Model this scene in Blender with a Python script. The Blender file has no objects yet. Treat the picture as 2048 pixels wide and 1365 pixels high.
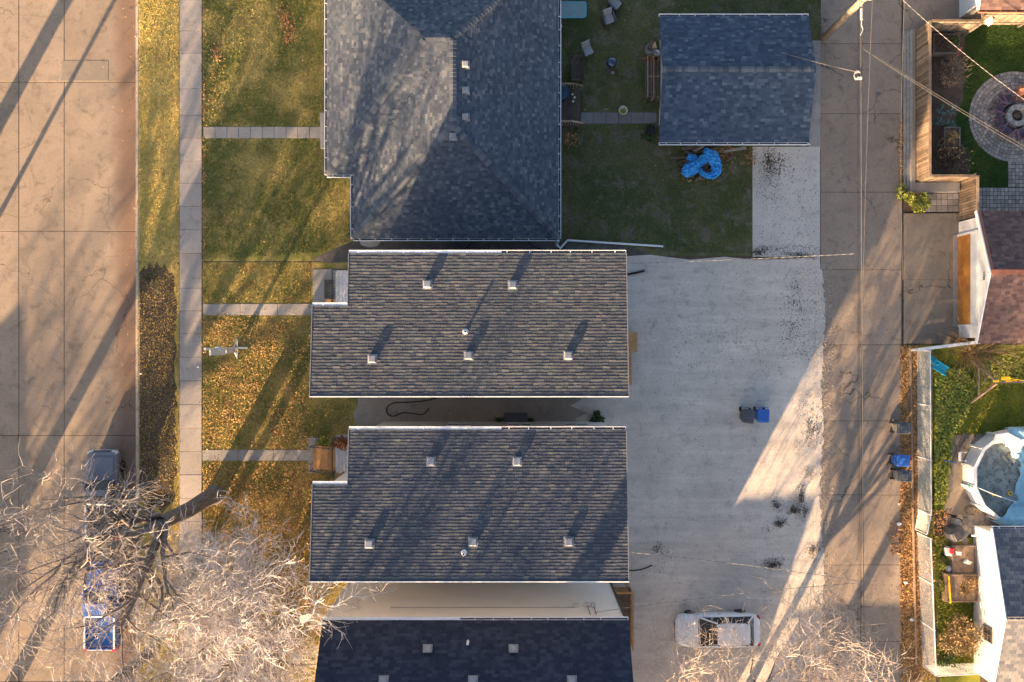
import bpy, math, random
import numpy as np
from mathutils import Vector, Matrix

scene = bpy.context.scene
COL = scene.collection
R = math.radians
rnd = random.Random(7)

# ------------------------------------------------------------------ camera
H = 46.0          # drone height above the yards, metres
S = 36.0          # photo pixels per metre on the ground
cam_d = bpy.data.cameras.new('camera')
cam_d.sensor_width = 36.0
cam_d.lens = 36.0 * S * H / 2048.0
cam_d.clip_start = 0.5
cam_d.clip_end = 2000.0
cam = bpy.data.objects.new('camera', cam_d)
cam.location = (0, 0, H)
cam.rotation_euler = (0, 0, 0)
COL.objects.link(cam)
scene.camera = cam

# ------------------------------------------------------------------ sky, sun, exposure
SUN_DX, SUN_DY, SUN_TAN = 0.472, 0.8815, 0.22       # light travels north-north-east, very low
EL = math.atan(SUN_TAN)
world = bpy.data.worlds.new('World')
scene.world = world
world.use_nodes = True
wn = world.node_tree.nodes
bg = wn['Background']
sky = wn.new('ShaderNodeTexSky')
sky.sky_type = 'NISHITA'
sky.sun_disc = False
sky.sun_elevation = EL
sky.sun_rotation = math.atan2(-SUN_DX, -SUN_DY)
sky.air_density = 0.8
sky.dust_density = 3.0
sky.ozone_density = 0.6
world.node_tree.links.new(sky.outputs[0], bg.inputs[0])
bg.inputs[1].default_value = 0.07
sun_d = bpy.data.lights.new('sun', 'SUN')
sun_d.energy = 5.0
sun_d.angle = R(0.55)
sun_d.color = (1.0, 0.66, 0.36)
sun = bpy.data.objects.new('sun', sun_d)
sun.location = (-30, -60, 40)
sun.rotation_euler = Vector((SUN_DX, SUN_DY, -SUN_TAN)).to_track_quat('-Z', 'Y').to_euler()
COL.objects.link(sun)
vs = scene.view_settings
scene.display_settings.display_device = 'sRGB'
vs.view_transform = 'Standard'
vs.look = 'None'
vs.exposure = 2.48
vs.gamma = 1.0
vs.use_curve_mapping = False
scene.cycles.max_bounces = 6
scene.cycles.diffuse_bounces = 3
scene.cycles.transparent_max_bounces = 8


def W(px, py, z=0.0):
    """photo pixel + height above ground -> world point"""
    f = (1 - z / H) / S
    return Vector(((px - 1024) * f, (682.5 - py) * f, z))


# ------------------------------------------------------------------ object helpers
def tag(o, label=None, cat=None, group=None, kind=None):
    if label: o['label'] = label
    if cat: o['category'] = cat
    if group: o['group'] = group
    if kind: o['kind'] = kind
    return o


def thing(name, label, cat, loc=(0, 0, 0), rz=0.0, group=None):
    o = bpy.data.objects.new(name, None)
    o.empty_display_size = 0.3
    COL.objects.link(o)
    o.location = loc
    o.rotation_euler = (0, 0, rz)
    return tag(o, label, cat, group)


def wl(o):
    v = Vector((0, 0, 0))
    while o is not None:
        v += o.location
        o = o.parent
    return v


def link(name, me, parent=None, loc=(0, 0, 0), rot=(0, 0, 0), scale=None):
    o = bpy.data.objects.new(name, me)
    COL.objects.link(o)
    o.parent = parent
    o.location = loc
    o.rotation_euler = rot
    if scale: o.scale = scale
    return o


def np_mesh(name, v, f, mat, smooth=False):
    """v (n,3), f (m,k) all faces with k corners"""
    v = np.asarray(v, dtype=np.float32)
    f = np.asarray(f, dtype=np.int32)
    me = bpy.data.meshes.new(name)
    me.vertices.add(len(v))
    me.vertices.foreach_set('co', v.ravel())
    k = f.shape[1]
    me.loops.add(f.size)
    me.loops.foreach_set('vertex_index', f.ravel())
    me.polygons.add(len(f))
    me.polygons.foreach_set('loop_start', np.arange(0, f.size, k, dtype=np.int32))
    me.polygons.foreach_set('loop_total', np.full(len(f), k, dtype=np.int32))
    if smooth:
        me.polygons.foreach_set('use_smooth', np.ones(len(f), dtype=bool))
    me.update(calc_edges=True)
    me.materials.append(mat)
    return me


class MB:
    def __init__(self):
        self.v = []
        self.f = []

    def face(self, pts):
        n = len(self.v)
        self.v += [tuple(p) for p in pts]
        self.f.append(tuple(range(n, n + len(pts))))
        return self

    def box(self, x0, x1, y0, y1, z0, z1):
        n = len(self.v)
        self.v += [(x0, y0, z0), (x1, y0, z0), (x1, y1, z0), (x0, y1, z0),
                   (x0, y0, z1), (x1, y0, z1), (x1, y1, z1), (x0, y1, z1)]
        self.f += [(n, n+3, n+2, n+1), (n+4, n+5, n+6, n+7), (n, n+1, n+5, n+4),
                   (n+1, n+2, n+6, n+5), (n+2, n+3, n+7, n+6), (n+3, n, n+4, n+7)]
        return self

    def cbox(self, c, d, rz=0.0, rx=0.0, ry=0.0):
        m = Matrix.Translation(Vector(c)) @ Matrix.Rotation(rz, 4, 'Z') @ Matrix.Rotation(ry, 4, 'Y') @ Matrix.Rotation(rx, 4, 'X')
        n = len(self.v)
        hx, hy, hz = d[0]/2, d[1]/2, d[2]/2
        for p in [(-hx, -hy, -hz), (hx, -hy, -hz), (hx, hy, -hz), (-hx, hy, -hz),
                  (-hx, -hy, hz), (hx, -hy, hz), (hx, hy, hz), (-hx, hy, hz)]:
            self.v.append(tuple(m @ Vector(p)))
        self.f += [(n, n+3, n+2, n+1), (n+4, n+5, n+6, n+7), (n, n+1, n+5, n+4),
                   (n+1, n+2, n+6, n+5), (n+2, n+3, n+7, n+6), (n+3, n, n+4, n+7)]
        return self

    def beam(self, p, q, w, h, up=(0, 0, 1)):
        p, q = Vector(p), Vector(q)
        d = (q - p).normalized()
        u = Vector(up)
        s = d.cross(u)
        if s.length < 1e-4:
            s = d.cross(Vector((0, 1, 0)))
        s.normalize()
        t = s.cross(d).normalized()
        s *= w / 2
        t *= h / 2
        n = len(self.v)
        for e in (p, q):
            for a, b in ((-1, -1), (1, -1), (1, 1), (-1, 1)):
                self.v.append(tuple(e + s * a + t * b))
        self.f += [(n, n+1, n+2, n+3), (n+7, n+6, n+5, n+4), (n, n+4, n+5, n+1),
                   (n+1, n+5, n+6, n+2), (n+2, n+6, n+7, n+3), (n+3, n+7, n+4, n)]
        return self

    def prism(self, poly, z0, z1, inset=0.0, dz=0.0):
        """vertical prism on a ccw plan polygon; the top may be inset (soft edge)"""
        k = len(poly)
        n = len(self.v)
        self.v += [(x, y, z0) for x, y in poly]
        self.v += [(x, y, z1 - dz) for x, y in poly]
        for i in range(k):
            j = (i + 1) % k
            self.f.append((n+i, n+j, n+k+j, n+k+i))
        self.f.append(tuple(n + i for i in reversed(range(k))))
        if inset > 0:
            cx = sum(p[0] for p in poly) / k
            cy = sum(p[1] for p in poly) / k
            m = len(self.v)
            for x, y in poly:
                d = math.hypot(x - cx, y - cy)
                s = max(0.0, 1 - inset / max(d, 1e-6))
                self.v.append((cx + (x - cx) * s, cy + (y - cy) * s, z1))
            for i in range(k):
                j = (i + 1) % k
                self.f.append((n+k+i, n+k+j, m+j, m+i))
            self.f.append(tuple(m + i for i in range(k)))
        else:
            self.f.append(tuple(n + k + i for i in range(k)))
        return self

    def tube(self, pts, rad, n=6, cap=True):
        pts = [Vector(p) for p in pts]
        if not isinstance(rad, (list, tuple)):
            rad = [rad] * len(pts)
        base = len(self.v)
        up = Vector((0.13, 0.27, 0.95))
        for i, p in enumerate(pts):
            d = (pts[min(i+1, len(pts)-1)] - pts[max(i-1, 0)])
            if d.length < 1e-9: d = Vector((0, 0, 1))
            d.normalize()
            s = d.cross(up)
            if s.length < 0.05: s = d.cross(Vector((1, 0, 0)))
            s.normalize()
            t = s.cross(d)
            for k in range(n):
                a = 2 * math.pi * k / n
                self.v.append(tuple(p + (s * math.cos(a) + t * math.sin(a)) * rad[i]))
        for i in range(len(pts) - 1):
            for k in range(n):
                a, b = base + i*n + k, base + i*n + (k+1) % n
                self.f.append((a, b, b + n, a + n))
        if cap:
            self.f.append(tuple(base + k for k in reversed(range(n))))
            self.f.append(tuple(base + (len(pts)-1)*n + k for k in range(n)))
        return self

    def lathe(self, prof, c=(0, 0, 0), n=16, cap0=True, cap1=True):
        base = len(self.v)
        for r, z in prof:
            for k in range(n):
                a = 2 * math.pi * k / n
                self.v.append((c[0] + r * math.cos(a), c[1] + r * math.sin(a), c[2] + z))
        for i in range(len(prof) - 1):
            for k in range(n):
                a, b = base + i*n + k, base + i*n + (k+1) % n
                self.f.append((a, b, b + n, a + n))
        if cap0: self.f.append(tuple(base + k for k in reversed(range(n))))
        if cap1: self.f.append(tuple(base + (len(prof)-1)*n + k for k in range(n)))
        return self

    def loft(self, secs, close=True):
        """secs: list of rings with equal point count (closed rings)"""
        base = len(self.v)
        k = len(secs[0])
        for r in secs:
            self.v += [tuple(p) for p in r]
        for i in range(len(secs) - 1):
            for j in range(k):
                a, b = base + i*k + j, base + i*k + (j+1) % k
                self.f.append((a, b, b + k, a + k))
        if close:
            self.f.append(tuple(base + j for j in reversed(range(k))))
            self.f.append(tuple(base + (len(secs)-1)*k + j for j in range(k)))
        return self

    def mesh(self, name, mat, off=(0, 0, 0), smooth=False):
        me = bpy.data.meshes.new(name)
        o = Vector(off)
        me.from_pydata([(x - o.x, y - o.y, z - o.z) for x, y, z in self.v], [], self.f)
        me.validate(clean_customdata=False)
        me.materials.append(mat)
        if smooth:
            for p in me.polygons: p.use_smooth = True
        me.update()
        return me

    def build(self, name, mat, parent=None, local=False, origin=None, smooth=False, bevel=0.0):
        if parent is not None:
            off = (0, 0, 0) if local else wl(parent)
            loc = (0, 0, 0)
        else:
            off = origin or (0, 0, 0)
            loc = off
        o = link(name, self.mesh(name, mat, off, smooth), parent, loc)
        if bevel:
            b = o.modifiers.new('bevel', 'BEVEL')
            b.width = bevel
            b.segments = 2
            b.limit_method = 'ANGLE'
        return o


def rrect(x0, x1, y0, y1, r, n=4):
    out = []
    for cx, cy, a0 in ((x1-r, y0+r, -90), (x1-r, y1-r, 0), (x0+r, y1-r, 90), (x0+r, y0+r, 180)):
        for i in range(n + 1):
            a = R(a0 + 90 * i / n)
            out.append((cx + r*math.cos(a), cy + r*math.sin(a)))
    return out


def blob(cx, cy, rx, ry, n=14, jit=0.2, seed=1):
    q = random.Random(seed)
    return [(cx + rx*math.cos(2*math.pi*i/n)*(1+q.uniform(-jit, jit)),
             cy + ry*math.sin(2*math.pi*i/n)*(1+q.uniform(-jit, jit))) for i in range(n)]


# ------------------------------------------------------------------ materials
def nmat(name):
    m = bpy.data.materials.new(name)
    m.use_nodes = True
    nt = m.node_tree
    return m, nt, nt.nodes, nt.links, nt.nodes['Principled BSDF']


def noise_node(nt, scale, detail=4, rough=0.6, dist=0.0, vec=None):
    n = nt.nodes.new('ShaderNodeTexNoise')
    n.inputs['Scale'].default_value = scale
    n.inputs['Detail'].default_value = detail
    n.inputs['Roughness'].default_value = rough
    n.inputs['Distortion'].default_value = dist
    if vec is None:
        g = nt.nodes.new('ShaderNodeNewGeometry')
        vec = g.outputs['Position']
    nt.links.new(vec, n.inputs['Vector'])
    return n.outputs['Fac']


def ramp(nt, fac, stops):
    r = nt.nodes.new('ShaderNodeValToRGB')
    e = r.color_ramp.elements
    while len(e) < len(stops): e.new(0.5)
    for i, (p, c) in enumerate(stops):
        e[i].position = p
        e[i].color = (c, c, c, 1) if isinstance(c, (int, float)) else (c[0], c[1], c[2], 1)
    nt.links.new(fac, r.inputs[0])
    return r.outputs[0]


def mixc(nt, fac, a, b, mode='MIX'):
    m = nt.nodes.new('ShaderNodeMix')
    m.data_type = 'RGBA'
    m.blend_type = mode
    for sock, val in ((m.inputs[0], fac), (m.inputs[6], a), (m.inputs[7], b)):
        if isinstance(val, bpy.types.NodeSocket): nt.links.new(val, sock)
        elif isinstance(val, (int, float)): sock.default_value = val
        else: sock.default_value = (val[0], val[1], val[2], 1)
    return m.outputs[2]


def math_n(nt, op, a, b=0.0, clamp=False):
    m = nt.nodes.new('ShaderNodeMath')
    m.operation = op
    m.use_clamp = clamp
    for i, val in enumerate((a, b)):
        if isinstance(val, bpy.types.NodeSocket): nt.links.new(val, m.inputs[i])
        else: m.inputs[i].default_value = val
    return m.outputs[0]


def set_bump(nt, bsdf, fac, strength, dist=0.02):
    b = nt.nodes.new('ShaderNodeBump')
    b.inputs['Strength'].default_value = strength
    b.inputs['Distance'].default_value = dist
    nt.links.new(fac, b.inputs['Height'])
    nt.links.new(b.outputs[0], bsdf.inputs['Normal'])


def jitter(nt, col, src, amount):
    """multiply colour by 1 +- amount using a random 0..1 value"""
    f = math_n(nt, 'ADD', math_n(nt, 'MULTIPLY', src, 2 * amount), 1 - amount)
    c = nt.nodes.new('ShaderNodeCombineColor')
    for i in range(3): nt.links.new(f, c.inputs[i])
    return mixc(nt, 1.0, col, c.outputs[0], 'MULTIPLY')


def mat(name, c1, c2=None, scale=3.0, rough=0.85, bump=0.0, bscale=40.0, bdist=0.02, island=0.0, objr=0.0,
        metal=0.0, spec=0.3, detail=5, fine=0.0, coat=0.0, lo=0.35, hi=0.65, trans=0.0):
    m, nt, N, L, b = nmat(name)
    c2 = c2 or tuple(x * 0.8 for x in c1)
    col = mixc(nt, ramp(nt, noise_node(nt, scale, detail), [(lo, 0.0), (hi, 1.0)]), c1, c2)
    if fine:
        col = jitter(nt, col, noise_node(nt, bscale, 2, 0.7), fine)
    if island:
        g = N.new('ShaderNodeNewGeometry')
        col = jitter(nt, col, g.outputs['Random Per Island'], island)
    if objr:
        oi = N.new('ShaderNodeObjectInfo')
        col = jitter(nt, col, oi.outputs['Random'], objr)
    L.new(col, b.inputs['Base Color'])
    b.inputs['Roughness'].default_value = rough
    b.inputs['Metallic'].default_value = metal
    b.inputs['Specular IOR Level'].default_value = spec
    b.inputs['Coat Weight'].default_value = coat
    if coat: b.inputs['Coat Roughness'].default_value = 0.08
    if trans: b.inputs['Transmission Weight'].default_value = trans
    if bump:
        set_bump(nt, b, noise_node(nt, bscale, 5, 0.65), bump, bdist)
    return m


def shingle_mat(name, stops, rust=None, obj=False):
    """per-shingle colour from a ramp on the island's random number"""
    m, nt, N, L, b = nmat(name)
    g = N.new('ShaderNodeObjectInfo' if obj else 'ShaderNodeNewGeometry')
    col = ramp(nt, g.outputs['Random' if obj else 'Random Per Island'], stops)
    col = jitter(nt, col, noise_node(nt, 60, 3, 0.7), 0.22)
    col = jitter(nt, col, noise_node(nt, 0.5, 4, 0.6), 0.18)
    if rust:
        # orange-brown weathering streaks
        n = noise_node(nt, 1.3, 5, 0.65)
        col = mixc(nt, ramp(nt, n, [(0.64, 0.0), (0.78, 0.6)]), col, rust)
    L.new(col, b.inputs['Base Color'])
    b.inputs['Roughness'].default_value = 0.9
    b.inputs['Specular IOR Level'].default_value = 0.25
    set_bump(nt, b, noise_node(nt, 120, 3, 0.7), 0.35, 0.006)
    return m


def lawn_mat(name, green, yellow, brown, ybias=0.5, bbias=0.62, k=1.0):
    m, nt, N, L, b = nmat(name)
    green, yellow, brown = [tuple(x*k for x in c) for c in (green, yellow, brown)]
    n1 = noise_node(nt, 0.45, 6, 0.62, 0.3)
    n2 = noise_node(nt, 7.0, 5, 0.7)
    n3 = noise_node(nt, 1.1, 5, 0.65, 0.4)
    f = math_n(nt, 'ADD', math_n(nt, 'MULTIPLY', n1, 0.72), math_n(nt, 'MULTIPLY', n2, 0.28))
    col = mixc(nt, ramp(nt, f, [(ybias - 0.08, 0.0), (ybias + 0.08, 1.0)]), green, yellow)
    col = mixc(nt, ramp(nt, n3, [(bbias - 0.06, 0.0), (bbias + 0.08, 0.85)]), col, brown)
    col = jitter(nt, col, noise_node(nt, 28, 4, 0.75), 0.45)
    g = N.new('ShaderNodeNewGeometry')
    col = jitter(nt, col, g.outputs['Random Per Island'], 0.25)
    L.new(col, b.inputs['Base Color'])
    b.inputs['Roughness'].default_value = 0.95
    b.inputs['Specular IOR Level'].default_value = 0.1
    set_bump(nt, b, noise_node(nt, 16, 6, 0.75), 0.6, 0.05)
    return m


def concrete_mat(name, c1, c2, stain=None, speck=0.14, gutter=None, objr=0.07, cracks=0.0, tracks=False):
    m, nt, N, L, b = nmat(name)
    col = mixc(nt, ramp(nt, noise_node(nt, 0.5, 7, 0.68, 0.3), [(0.35, 0.0), (0.66, 1.0)]), c1, c2)
    if stain:
        col = mixc(nt, ramp(nt, noise_node(nt, 1.6, 7, 0.7, 0.5), [(0.52, 0.0), (0.68, 0.85)]), col, stain)
    col = jitter(nt, col, noise_node(nt, 55, 4, 0.75), speck)
    col = jitter(nt, col, noise_node(nt, 9, 5, 0.75), 0.24)
    col = jitter(nt, col, noise_node(nt, 24, 3, 0.8), 0.20)
    # small dark pits and stains
    pit = ramp(nt, noise_node(nt, 4.5, 8, 0.8, 0.2), [(0.66, 0.0), (0.72, 0.55)])
    col = mixc(nt, pit, col, tuple(x*0.45 for x in c2))
    oi = N.new('ShaderNodeObjectInfo')
    col = jitter(nt, col, oi.outputs['Random'], objr)
    if gutter:
        # soil washed along the kerb: x0..x1 world band
        g = N.new('ShaderNodeNewGeometry')
        sx = N.new('ShaderNodeSeparateXYZ')
        L.new(g.outputs['Position'], sx.inputs[0])
        d = math_n(nt, 'ADD', sx.outputs[0], math_n(nt, 'MULTIPLY', noise_node(nt, 0.7, 6, 0.7), 0.9))
        mr = N.new('ShaderNodeMapRange')
        L.new(d, mr.inputs[0])
        mr.inputs[1].default_value = gutter[0]
        mr.inputs[2].default_value = gutter[1]
        mr.inputs[3].default_value = 0.0
        mr.inputs[4].default_value = 0.85
        col = mixc(nt, mr.outputs[0], col, gutter[2])
    if tracks:
        # long smears left by tyres and snow blades
        g3 = N.new('ShaderNodeNewGeometry')
        vm = N.new('ShaderNodeVectorMath')
        vm.operation = 'MULTIPLY'
        vm.inputs[1].default_value = (0.22, 1.7, 1.0)
        L.new(g3.outputs['Position'], vm.inputs[0])
        col = jitter(nt, col, noise_node(nt, 1.0, 6, 0.65, 0.6, vm.outputs[0]), 0.34)
        col = jitter(nt, col, noise_node(nt, 0.16, 4, 0.6, 0.8), 0.2)
    if cracks:
        v = N.new('ShaderNodeTexVoronoi')
        v.feature = 'DISTANCE_TO_EDGE'
        v.inputs['Scale'].default_value = 0.28
        g2 = N.new('ShaderNodeNewGeometry')
        wv = N.new('ShaderNodeVectorMath')
        wv.operation = 'ADD'
        nz = N.new('ShaderNodeTexNoise')
        nz.inputs['Scale'].default_value = 1.4
        nz.inputs['Detail'].default_value = 6
        L.new(g2.outputs['Position'], nz.inputs['Vector'])
        L.new(g2.outputs['Position'], wv.inputs[0])
        L.new(nz.outputs['Color'], wv.inputs[1])
        L.new(wv.outputs[0], v.inputs['Vector'])
        gate = ramp(nt, noise_node(nt, 0.22, 3), [(0.47, 0.0), (0.56, 1.0)])
        f = math_n(nt, 'MULTIPLY', ramp(nt, v.outputs[0], [(0.0, 1.0), (cracks, 0.0)]), gate)
        col = mixc(nt, math_n(nt, 'MULTIPLY', f, 0.9), col, (0.05, 0.04, 0.03))
    L.new(col, b.inputs['Base Color'])
    b.inputs['Roughness'].default_value = 0.93
    b.inputs['Specular IOR Level'].default_value = 0.2
    set_bump(nt, b, noise_node(nt, 45, 5, 0.7), 0.4, 0.012)
    return m


M = {}
M['shadesoil'] = mat('soil_with_shade', (0.085, 0.064, 0.05), (0.045, 0.034, 0.028), 1.8, 0.95, 0.7, 12, 0.06, fine=0.35)  # bare soil, base colour darkened to stand in for shade on the verge
M['soil'] = mat('soil', (0.12, 0.085, 0.06), (0.07, 0.05, 0.036), 1.5, 0.95, 0.6, 14, 0.05, fine=0.3)
M['joint'] = mat('joint_dirt', (0.06, 0.045, 0.035), (0.03, 0.025, 0.02), 3, 0.95)
M['street'] = concrete_mat('street_concrete', (0.30, 0.238, 0.185), (0.235, 0.19, 0.15), (0.165, 0.133, 0.108),
                           gutter=(W(232, 0).x, W(262, 0).x, (0.17, 0.11, 0.08)), cracks=0.007, tracks=False)
M['patch'] = concrete_mat('street_patch', (0.235, 0.20, 0.16), (0.185, 0.16, 0.135), (0.15, 0.13, 0.11), cracks=0.02)
M['sidewalk'] = concrete_mat('sidewalk_concrete', (0.35, 0.315, 0.29), (0.285, 0.258, 0.24), (0.23, 0.208, 0.195), objr=0.1)
M['walk'] = concrete_mat('walk_concrete', (0.32, 0.30, 0.28), (0.26, 0.245, 0.23), (0.21, 0.198, 0.187), objr=0.1)
M['slate_walk'] = concrete_mat('garden_walk_slab', (0.20, 0.19, 0.19), (0.16, 0.15, 0.15), (0.13, 0.125, 0.125), objr=0.1)
M['alley'] = concrete_mat('alley_concrete', (0.285, 0.232, 0.187), (0.225, 0.185, 0.152), (0.165, 0.136, 0.115), cracks=0.012)
M['apron'] = concrete_mat('apron_concrete', (0.26, 0.215, 0.165), (0.21, 0.175, 0.138), (0.16, 0.13, 0.105), cracks=0.009)
M['pad'] = concrete_mat('pad_concrete', (0.54, 0.51, 0.47), (0.47, 0.44, 0.41), (0.41, 0.385, 0.36))
M['kerb'] = concrete_mat('kerb_concrete', (0.42, 0.36, 0.30), (0.35, 0.30, 0.25))
M['gravel'] = concrete_mat('packed_gravel', (0.55, 0.495, 0.435), (0.465, 0.42, 0.37), (0.37, 0.332, 0.295), speck=0.35, tracks=True)
M['passage'] = concrete_mat('packed_soil_gravel', (0.34, 0.29, 0.245), (0.27, 0.235, 0.20), (0.21, 0.18, 0.155), speck=0.25)
M['darkgravel'] = concrete_mat('dark_gravel', (0.12, 0.11, 0.10), (0.07, 0.062, 0.055), (0.17, 0.155, 0.14), speck=0.6)
M['lawn_hip'] = lawn_mat('lawn_front_green', (0.155, 0.165, 0.05), (0.44, 0.35, 0.125), (0.27, 0.205, 0.095), 0.53, 0.62)
M['lawn_row'] = lawn_mat('lawn_front_gold', (0.18, 0.18, 0.05), (0.48, 0.365, 0.12), (0.34, 0.225, 0.09), 0.51, 0.58)
M['lawn_blvd'] = lawn_mat('lawn_boulevard', (0.34, 0.295, 0.085), (0.56, 0.43, 0.145), (0.38, 0.26, 0.11), 0.47, 0.62)
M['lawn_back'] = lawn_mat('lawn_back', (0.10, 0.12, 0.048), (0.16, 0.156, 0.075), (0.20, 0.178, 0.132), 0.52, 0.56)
M['lawn_lush'] = lawn_mat('lawn_lush', (0.042, 0.08, 0.02), (0.085, 0.115, 0.026), (0.06, 0.07, 0.027), 0.56, 0.72)
M['lawn_pool'] = lawn_mat('lawn_pool', (0.13, 0.18, 0.03), (0.30, 0.29, 0.045), (0.22, 0.175, 0.065), 0.5, 0.66)
M['t_lawn_hip'] = lawn_mat('lawn_front_green_thatch', (0.155, 0.165, 0.05), (0.44, 0.35, 0.125), (0.27, 0.205, 0.095), 0.53, 0.62, 0.8)
M['t_lawn_row'] = lawn_mat('lawn_front_gold_thatch', (0.18, 0.18, 0.05), (0.48, 0.365, 0.12), (0.34, 0.225, 0.09), 0.51, 0.58, 0.8)
M['t_lawn_blvd'] = lawn_mat('lawn_boulevard_thatch', (0.34, 0.295, 0.085), (0.56, 0.43, 0.145), (0.38, 0.26, 0.11), 0.47, 0.62, 0.8)
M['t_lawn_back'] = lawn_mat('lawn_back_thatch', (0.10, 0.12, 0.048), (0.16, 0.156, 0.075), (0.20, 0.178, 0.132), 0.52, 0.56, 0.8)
M['t_lawn_lush'] = lawn_mat('lawn_lush_thatch', (0.042, 0.08, 0.02), (0.085, 0.115, 0.026), (0.06, 0.07, 0.027), 0.56, 0.72, 0.8)
M['t_lawn_pool'] = lawn_mat('lawn_pool_thatch', (0.13, 0.18, 0.03), (0.30, 0.29, 0.045), (0.22, 0.175, 0.065), 0.5, 0.66, 0.8)
M['gravelbits'] = mat('gravel_bits', (0.5, 0.46, 0.42), (0.36, 0.33, 0.30), 6, 0.9, island=0.4)
M['bark'] = mat('bark', (0.21, 0.185, 0.165), (0.125, 0.11, 0.10), 6, 0.95, 0.9, 22, 0.05)
M['twig'] = mat('twig', (0.72, 0.67, 0.64), (0.52, 0.47, 0.44), 2, 0.9, island=0.3)
M['twiggrey'] = mat('twig_grey', (0.40, 0.355, 0.325), (0.27, 0.235, 0.215), 2, 0.9, island=0.3)
M['twig2'] = mat('twig_tan', (0.66, 0.55, 0.46), (0.48, 0.38, 0.31), 2, 0.9, island=0.3)
M['white'] = mat('white_paint', (0.78, 0.77, 0.76), (0.70, 0.69, 0.68), 2, 0.6)
M['whitemetal'] = mat('white_metal', (0.75, 0.76, 0.78), (0.66, 0.67, 0.70), 3, 0.4, spec=0.5)
M['stucco'] = mat('stucco_cream', (0.82, 0.78, 0.73), (0.77, 0.73, 0.68), 0.8, 0.9, 0.3, 60, 0.01)
M['greywall'] = mat('grey_wall', (0.45, 0.46, 0.48), (0.38, 0.39, 0.41), 1.5, 0.85)
M['dark'] = mat('dark_gap', (0.025, 0.027, 0.032), (0.018, 0.02, 0.024), 4, 0.7)
M['darkmetal'] = mat('dark_metal', (0.045, 0.045, 0.05), (0.03, 0.03, 0.034), 5, 0.5, spec=0.5)
M['troughdark'] = mat('gutter_dark', (0.05, 0.055, 0.07), (0.09, 0.085, 0.08), 5, 0.9)
M['glass'] = mat('glass_dark', (0.03, 0.04, 0.05), (0.02, 0.028, 0.036), 1, 0.08, spec=0.6)
M['wood'] = mat('wood_weathered', (0.28, 0.205, 0.145), (0.18, 0.13, 0.092), 5, 0.85, 0.4, 30, 0.01, objr=0.42)
M['woodgrey'] = mat('wood_grey', (0.20, 0.165, 0.135), (0.13, 0.105, 0.085), 5, 0.9, 0.4, 30, 0.01, objr=0.25)
M['woodnew'] = mat('wood_new', (0.50, 0.27, 0.11), (0.40, 0.21, 0.085), 4, 0.75, 0.3, 30, 0.01, objr=0.12)
M['wooddark'] = mat('wood_dark', (0.11, 0.085, 0.07), (0.07, 0.055, 0.045), 5, 0.9, objr=0.2)
M['deckdark'] = mat('deck_brown_boards', (0.17, 0.115, 0.07), (0.115, 0.078, 0.05), 4, 0.9, objr=0.15)
M['leafbrown'] = mat('leaf_brown', (0.44, 0.235, 0.10), (0.26, 0.135, 0.065), 3, 0.85, island=0.6)
M['leafgold'] = mat('leaf_gold', (0.56, 0.37, 0.14), (0.40, 0.235, 0.08), 3, 0.85, island=0.5)
M['leafdark'] = mat('leaf_dark', (0.10, 0.075, 0.055), (0.055, 0.042, 0.034), 3, 0.9, island=0.5)
M['leafgreen'] = mat('leaf_green', (0.045, 0.10, 0.03), (0.03, 0.065, 0.02), 4, 0.7, island=0.4)
M['leafyellow'] = mat('leaf_yellow_green', (0.30, 0.30, 0.05), (0.18, 0.22, 0.04), 4, 0.7, island=0.4)
M['leafblue'] = mat('leaf_blue_green', (0.16, 0.26, 0.24), (0.08, 0.16, 0.12), 4, 0.7, island=0.35)
M['leafrust'] = mat('leaf_rust', (0.42, 0.16, 0.05), (0.28, 0.10, 0.035), 4, 0.8, island=0.45)
M['dryplant'] = mat('dry_plant', (0.36, 0.25, 0.12), (0.22, 0.15, 0.07), 3, 0.9, island=0.4)
M['drybrown'] = mat('dry_brown_twigs', (0.27, 0.195, 0.145), (0.17, 0.12, 0.085), 3, 0.9, island=0.4)
M['binblue'] = mat('bin_blue', (0.03, 0.13, 0.46), (0.024, 0.10, 0.38), 2, 0.4, spec=0.5)
M['bingrey'] = mat('bin_grey', (0.075, 0.08, 0.095), (0.055, 0.06, 0.07), 2, 0.45, spec=0.5)
M['bingrey2'] = mat('bin_light_grey', (0.19, 0.185, 0.18), (0.15, 0.145, 0.14), 2, 0.5, spec=0.5)
M['rubber'] = mat('rubber', (0.02, 0.02, 0.021), (0.014, 0.014, 0.015), 5, 0.8)
M['chrome'] = mat('chrome', (0.6, 0.6, 0.62), (0.5, 0.5, 0.52), 3, 0.25, metal=0.8)
M['paintblue'] = mat('truck_blue', (0.02, 0.12, 0.48), (0.016, 0.10, 0.42), 1, 0.35, coat=0.6, spec=0.5)
M['bedblue'] = mat('bed_blue', (0.10, 0.32, 0.66), (0.07, 0.26, 0.58), 3, 0.55)
M['paintgrey'] = mat('truck_grey', (0.12, 0.13, 0.17), (0.10, 0.108, 0.14), 1, 0.35, coat=0.6, spec=0.5)
M['bedgrey'] = mat('bed_grey', (0.075, 0.08, 0.10), (0.055, 0.06, 0.075), 3, 0.6)
M['paintwhite'] = mat('car_white', (0.74, 0.75, 0.78), (0.70, 0.71, 0.74), 1, 0.3, coat=0.7, spec=0.5)
M['redlight'] = mat('tail_lamp_red', (0.55, 0.03, 0.03), (0.45, 0.025, 0.025), 2, 0.2, spec=0.5)
M['lamp'] = mat('head_lamp', (0.6, 0.6, 0.62), (0.5, 0.5, 0.52), 2, 0.1, spec=0.6)
M['tarpblue'] = mat('tarp_blue', (0.06, 0.36, 0.78), (0.03, 0.25, 0.64), 3, 0.5, 0.3, 12, 0.04)
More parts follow.
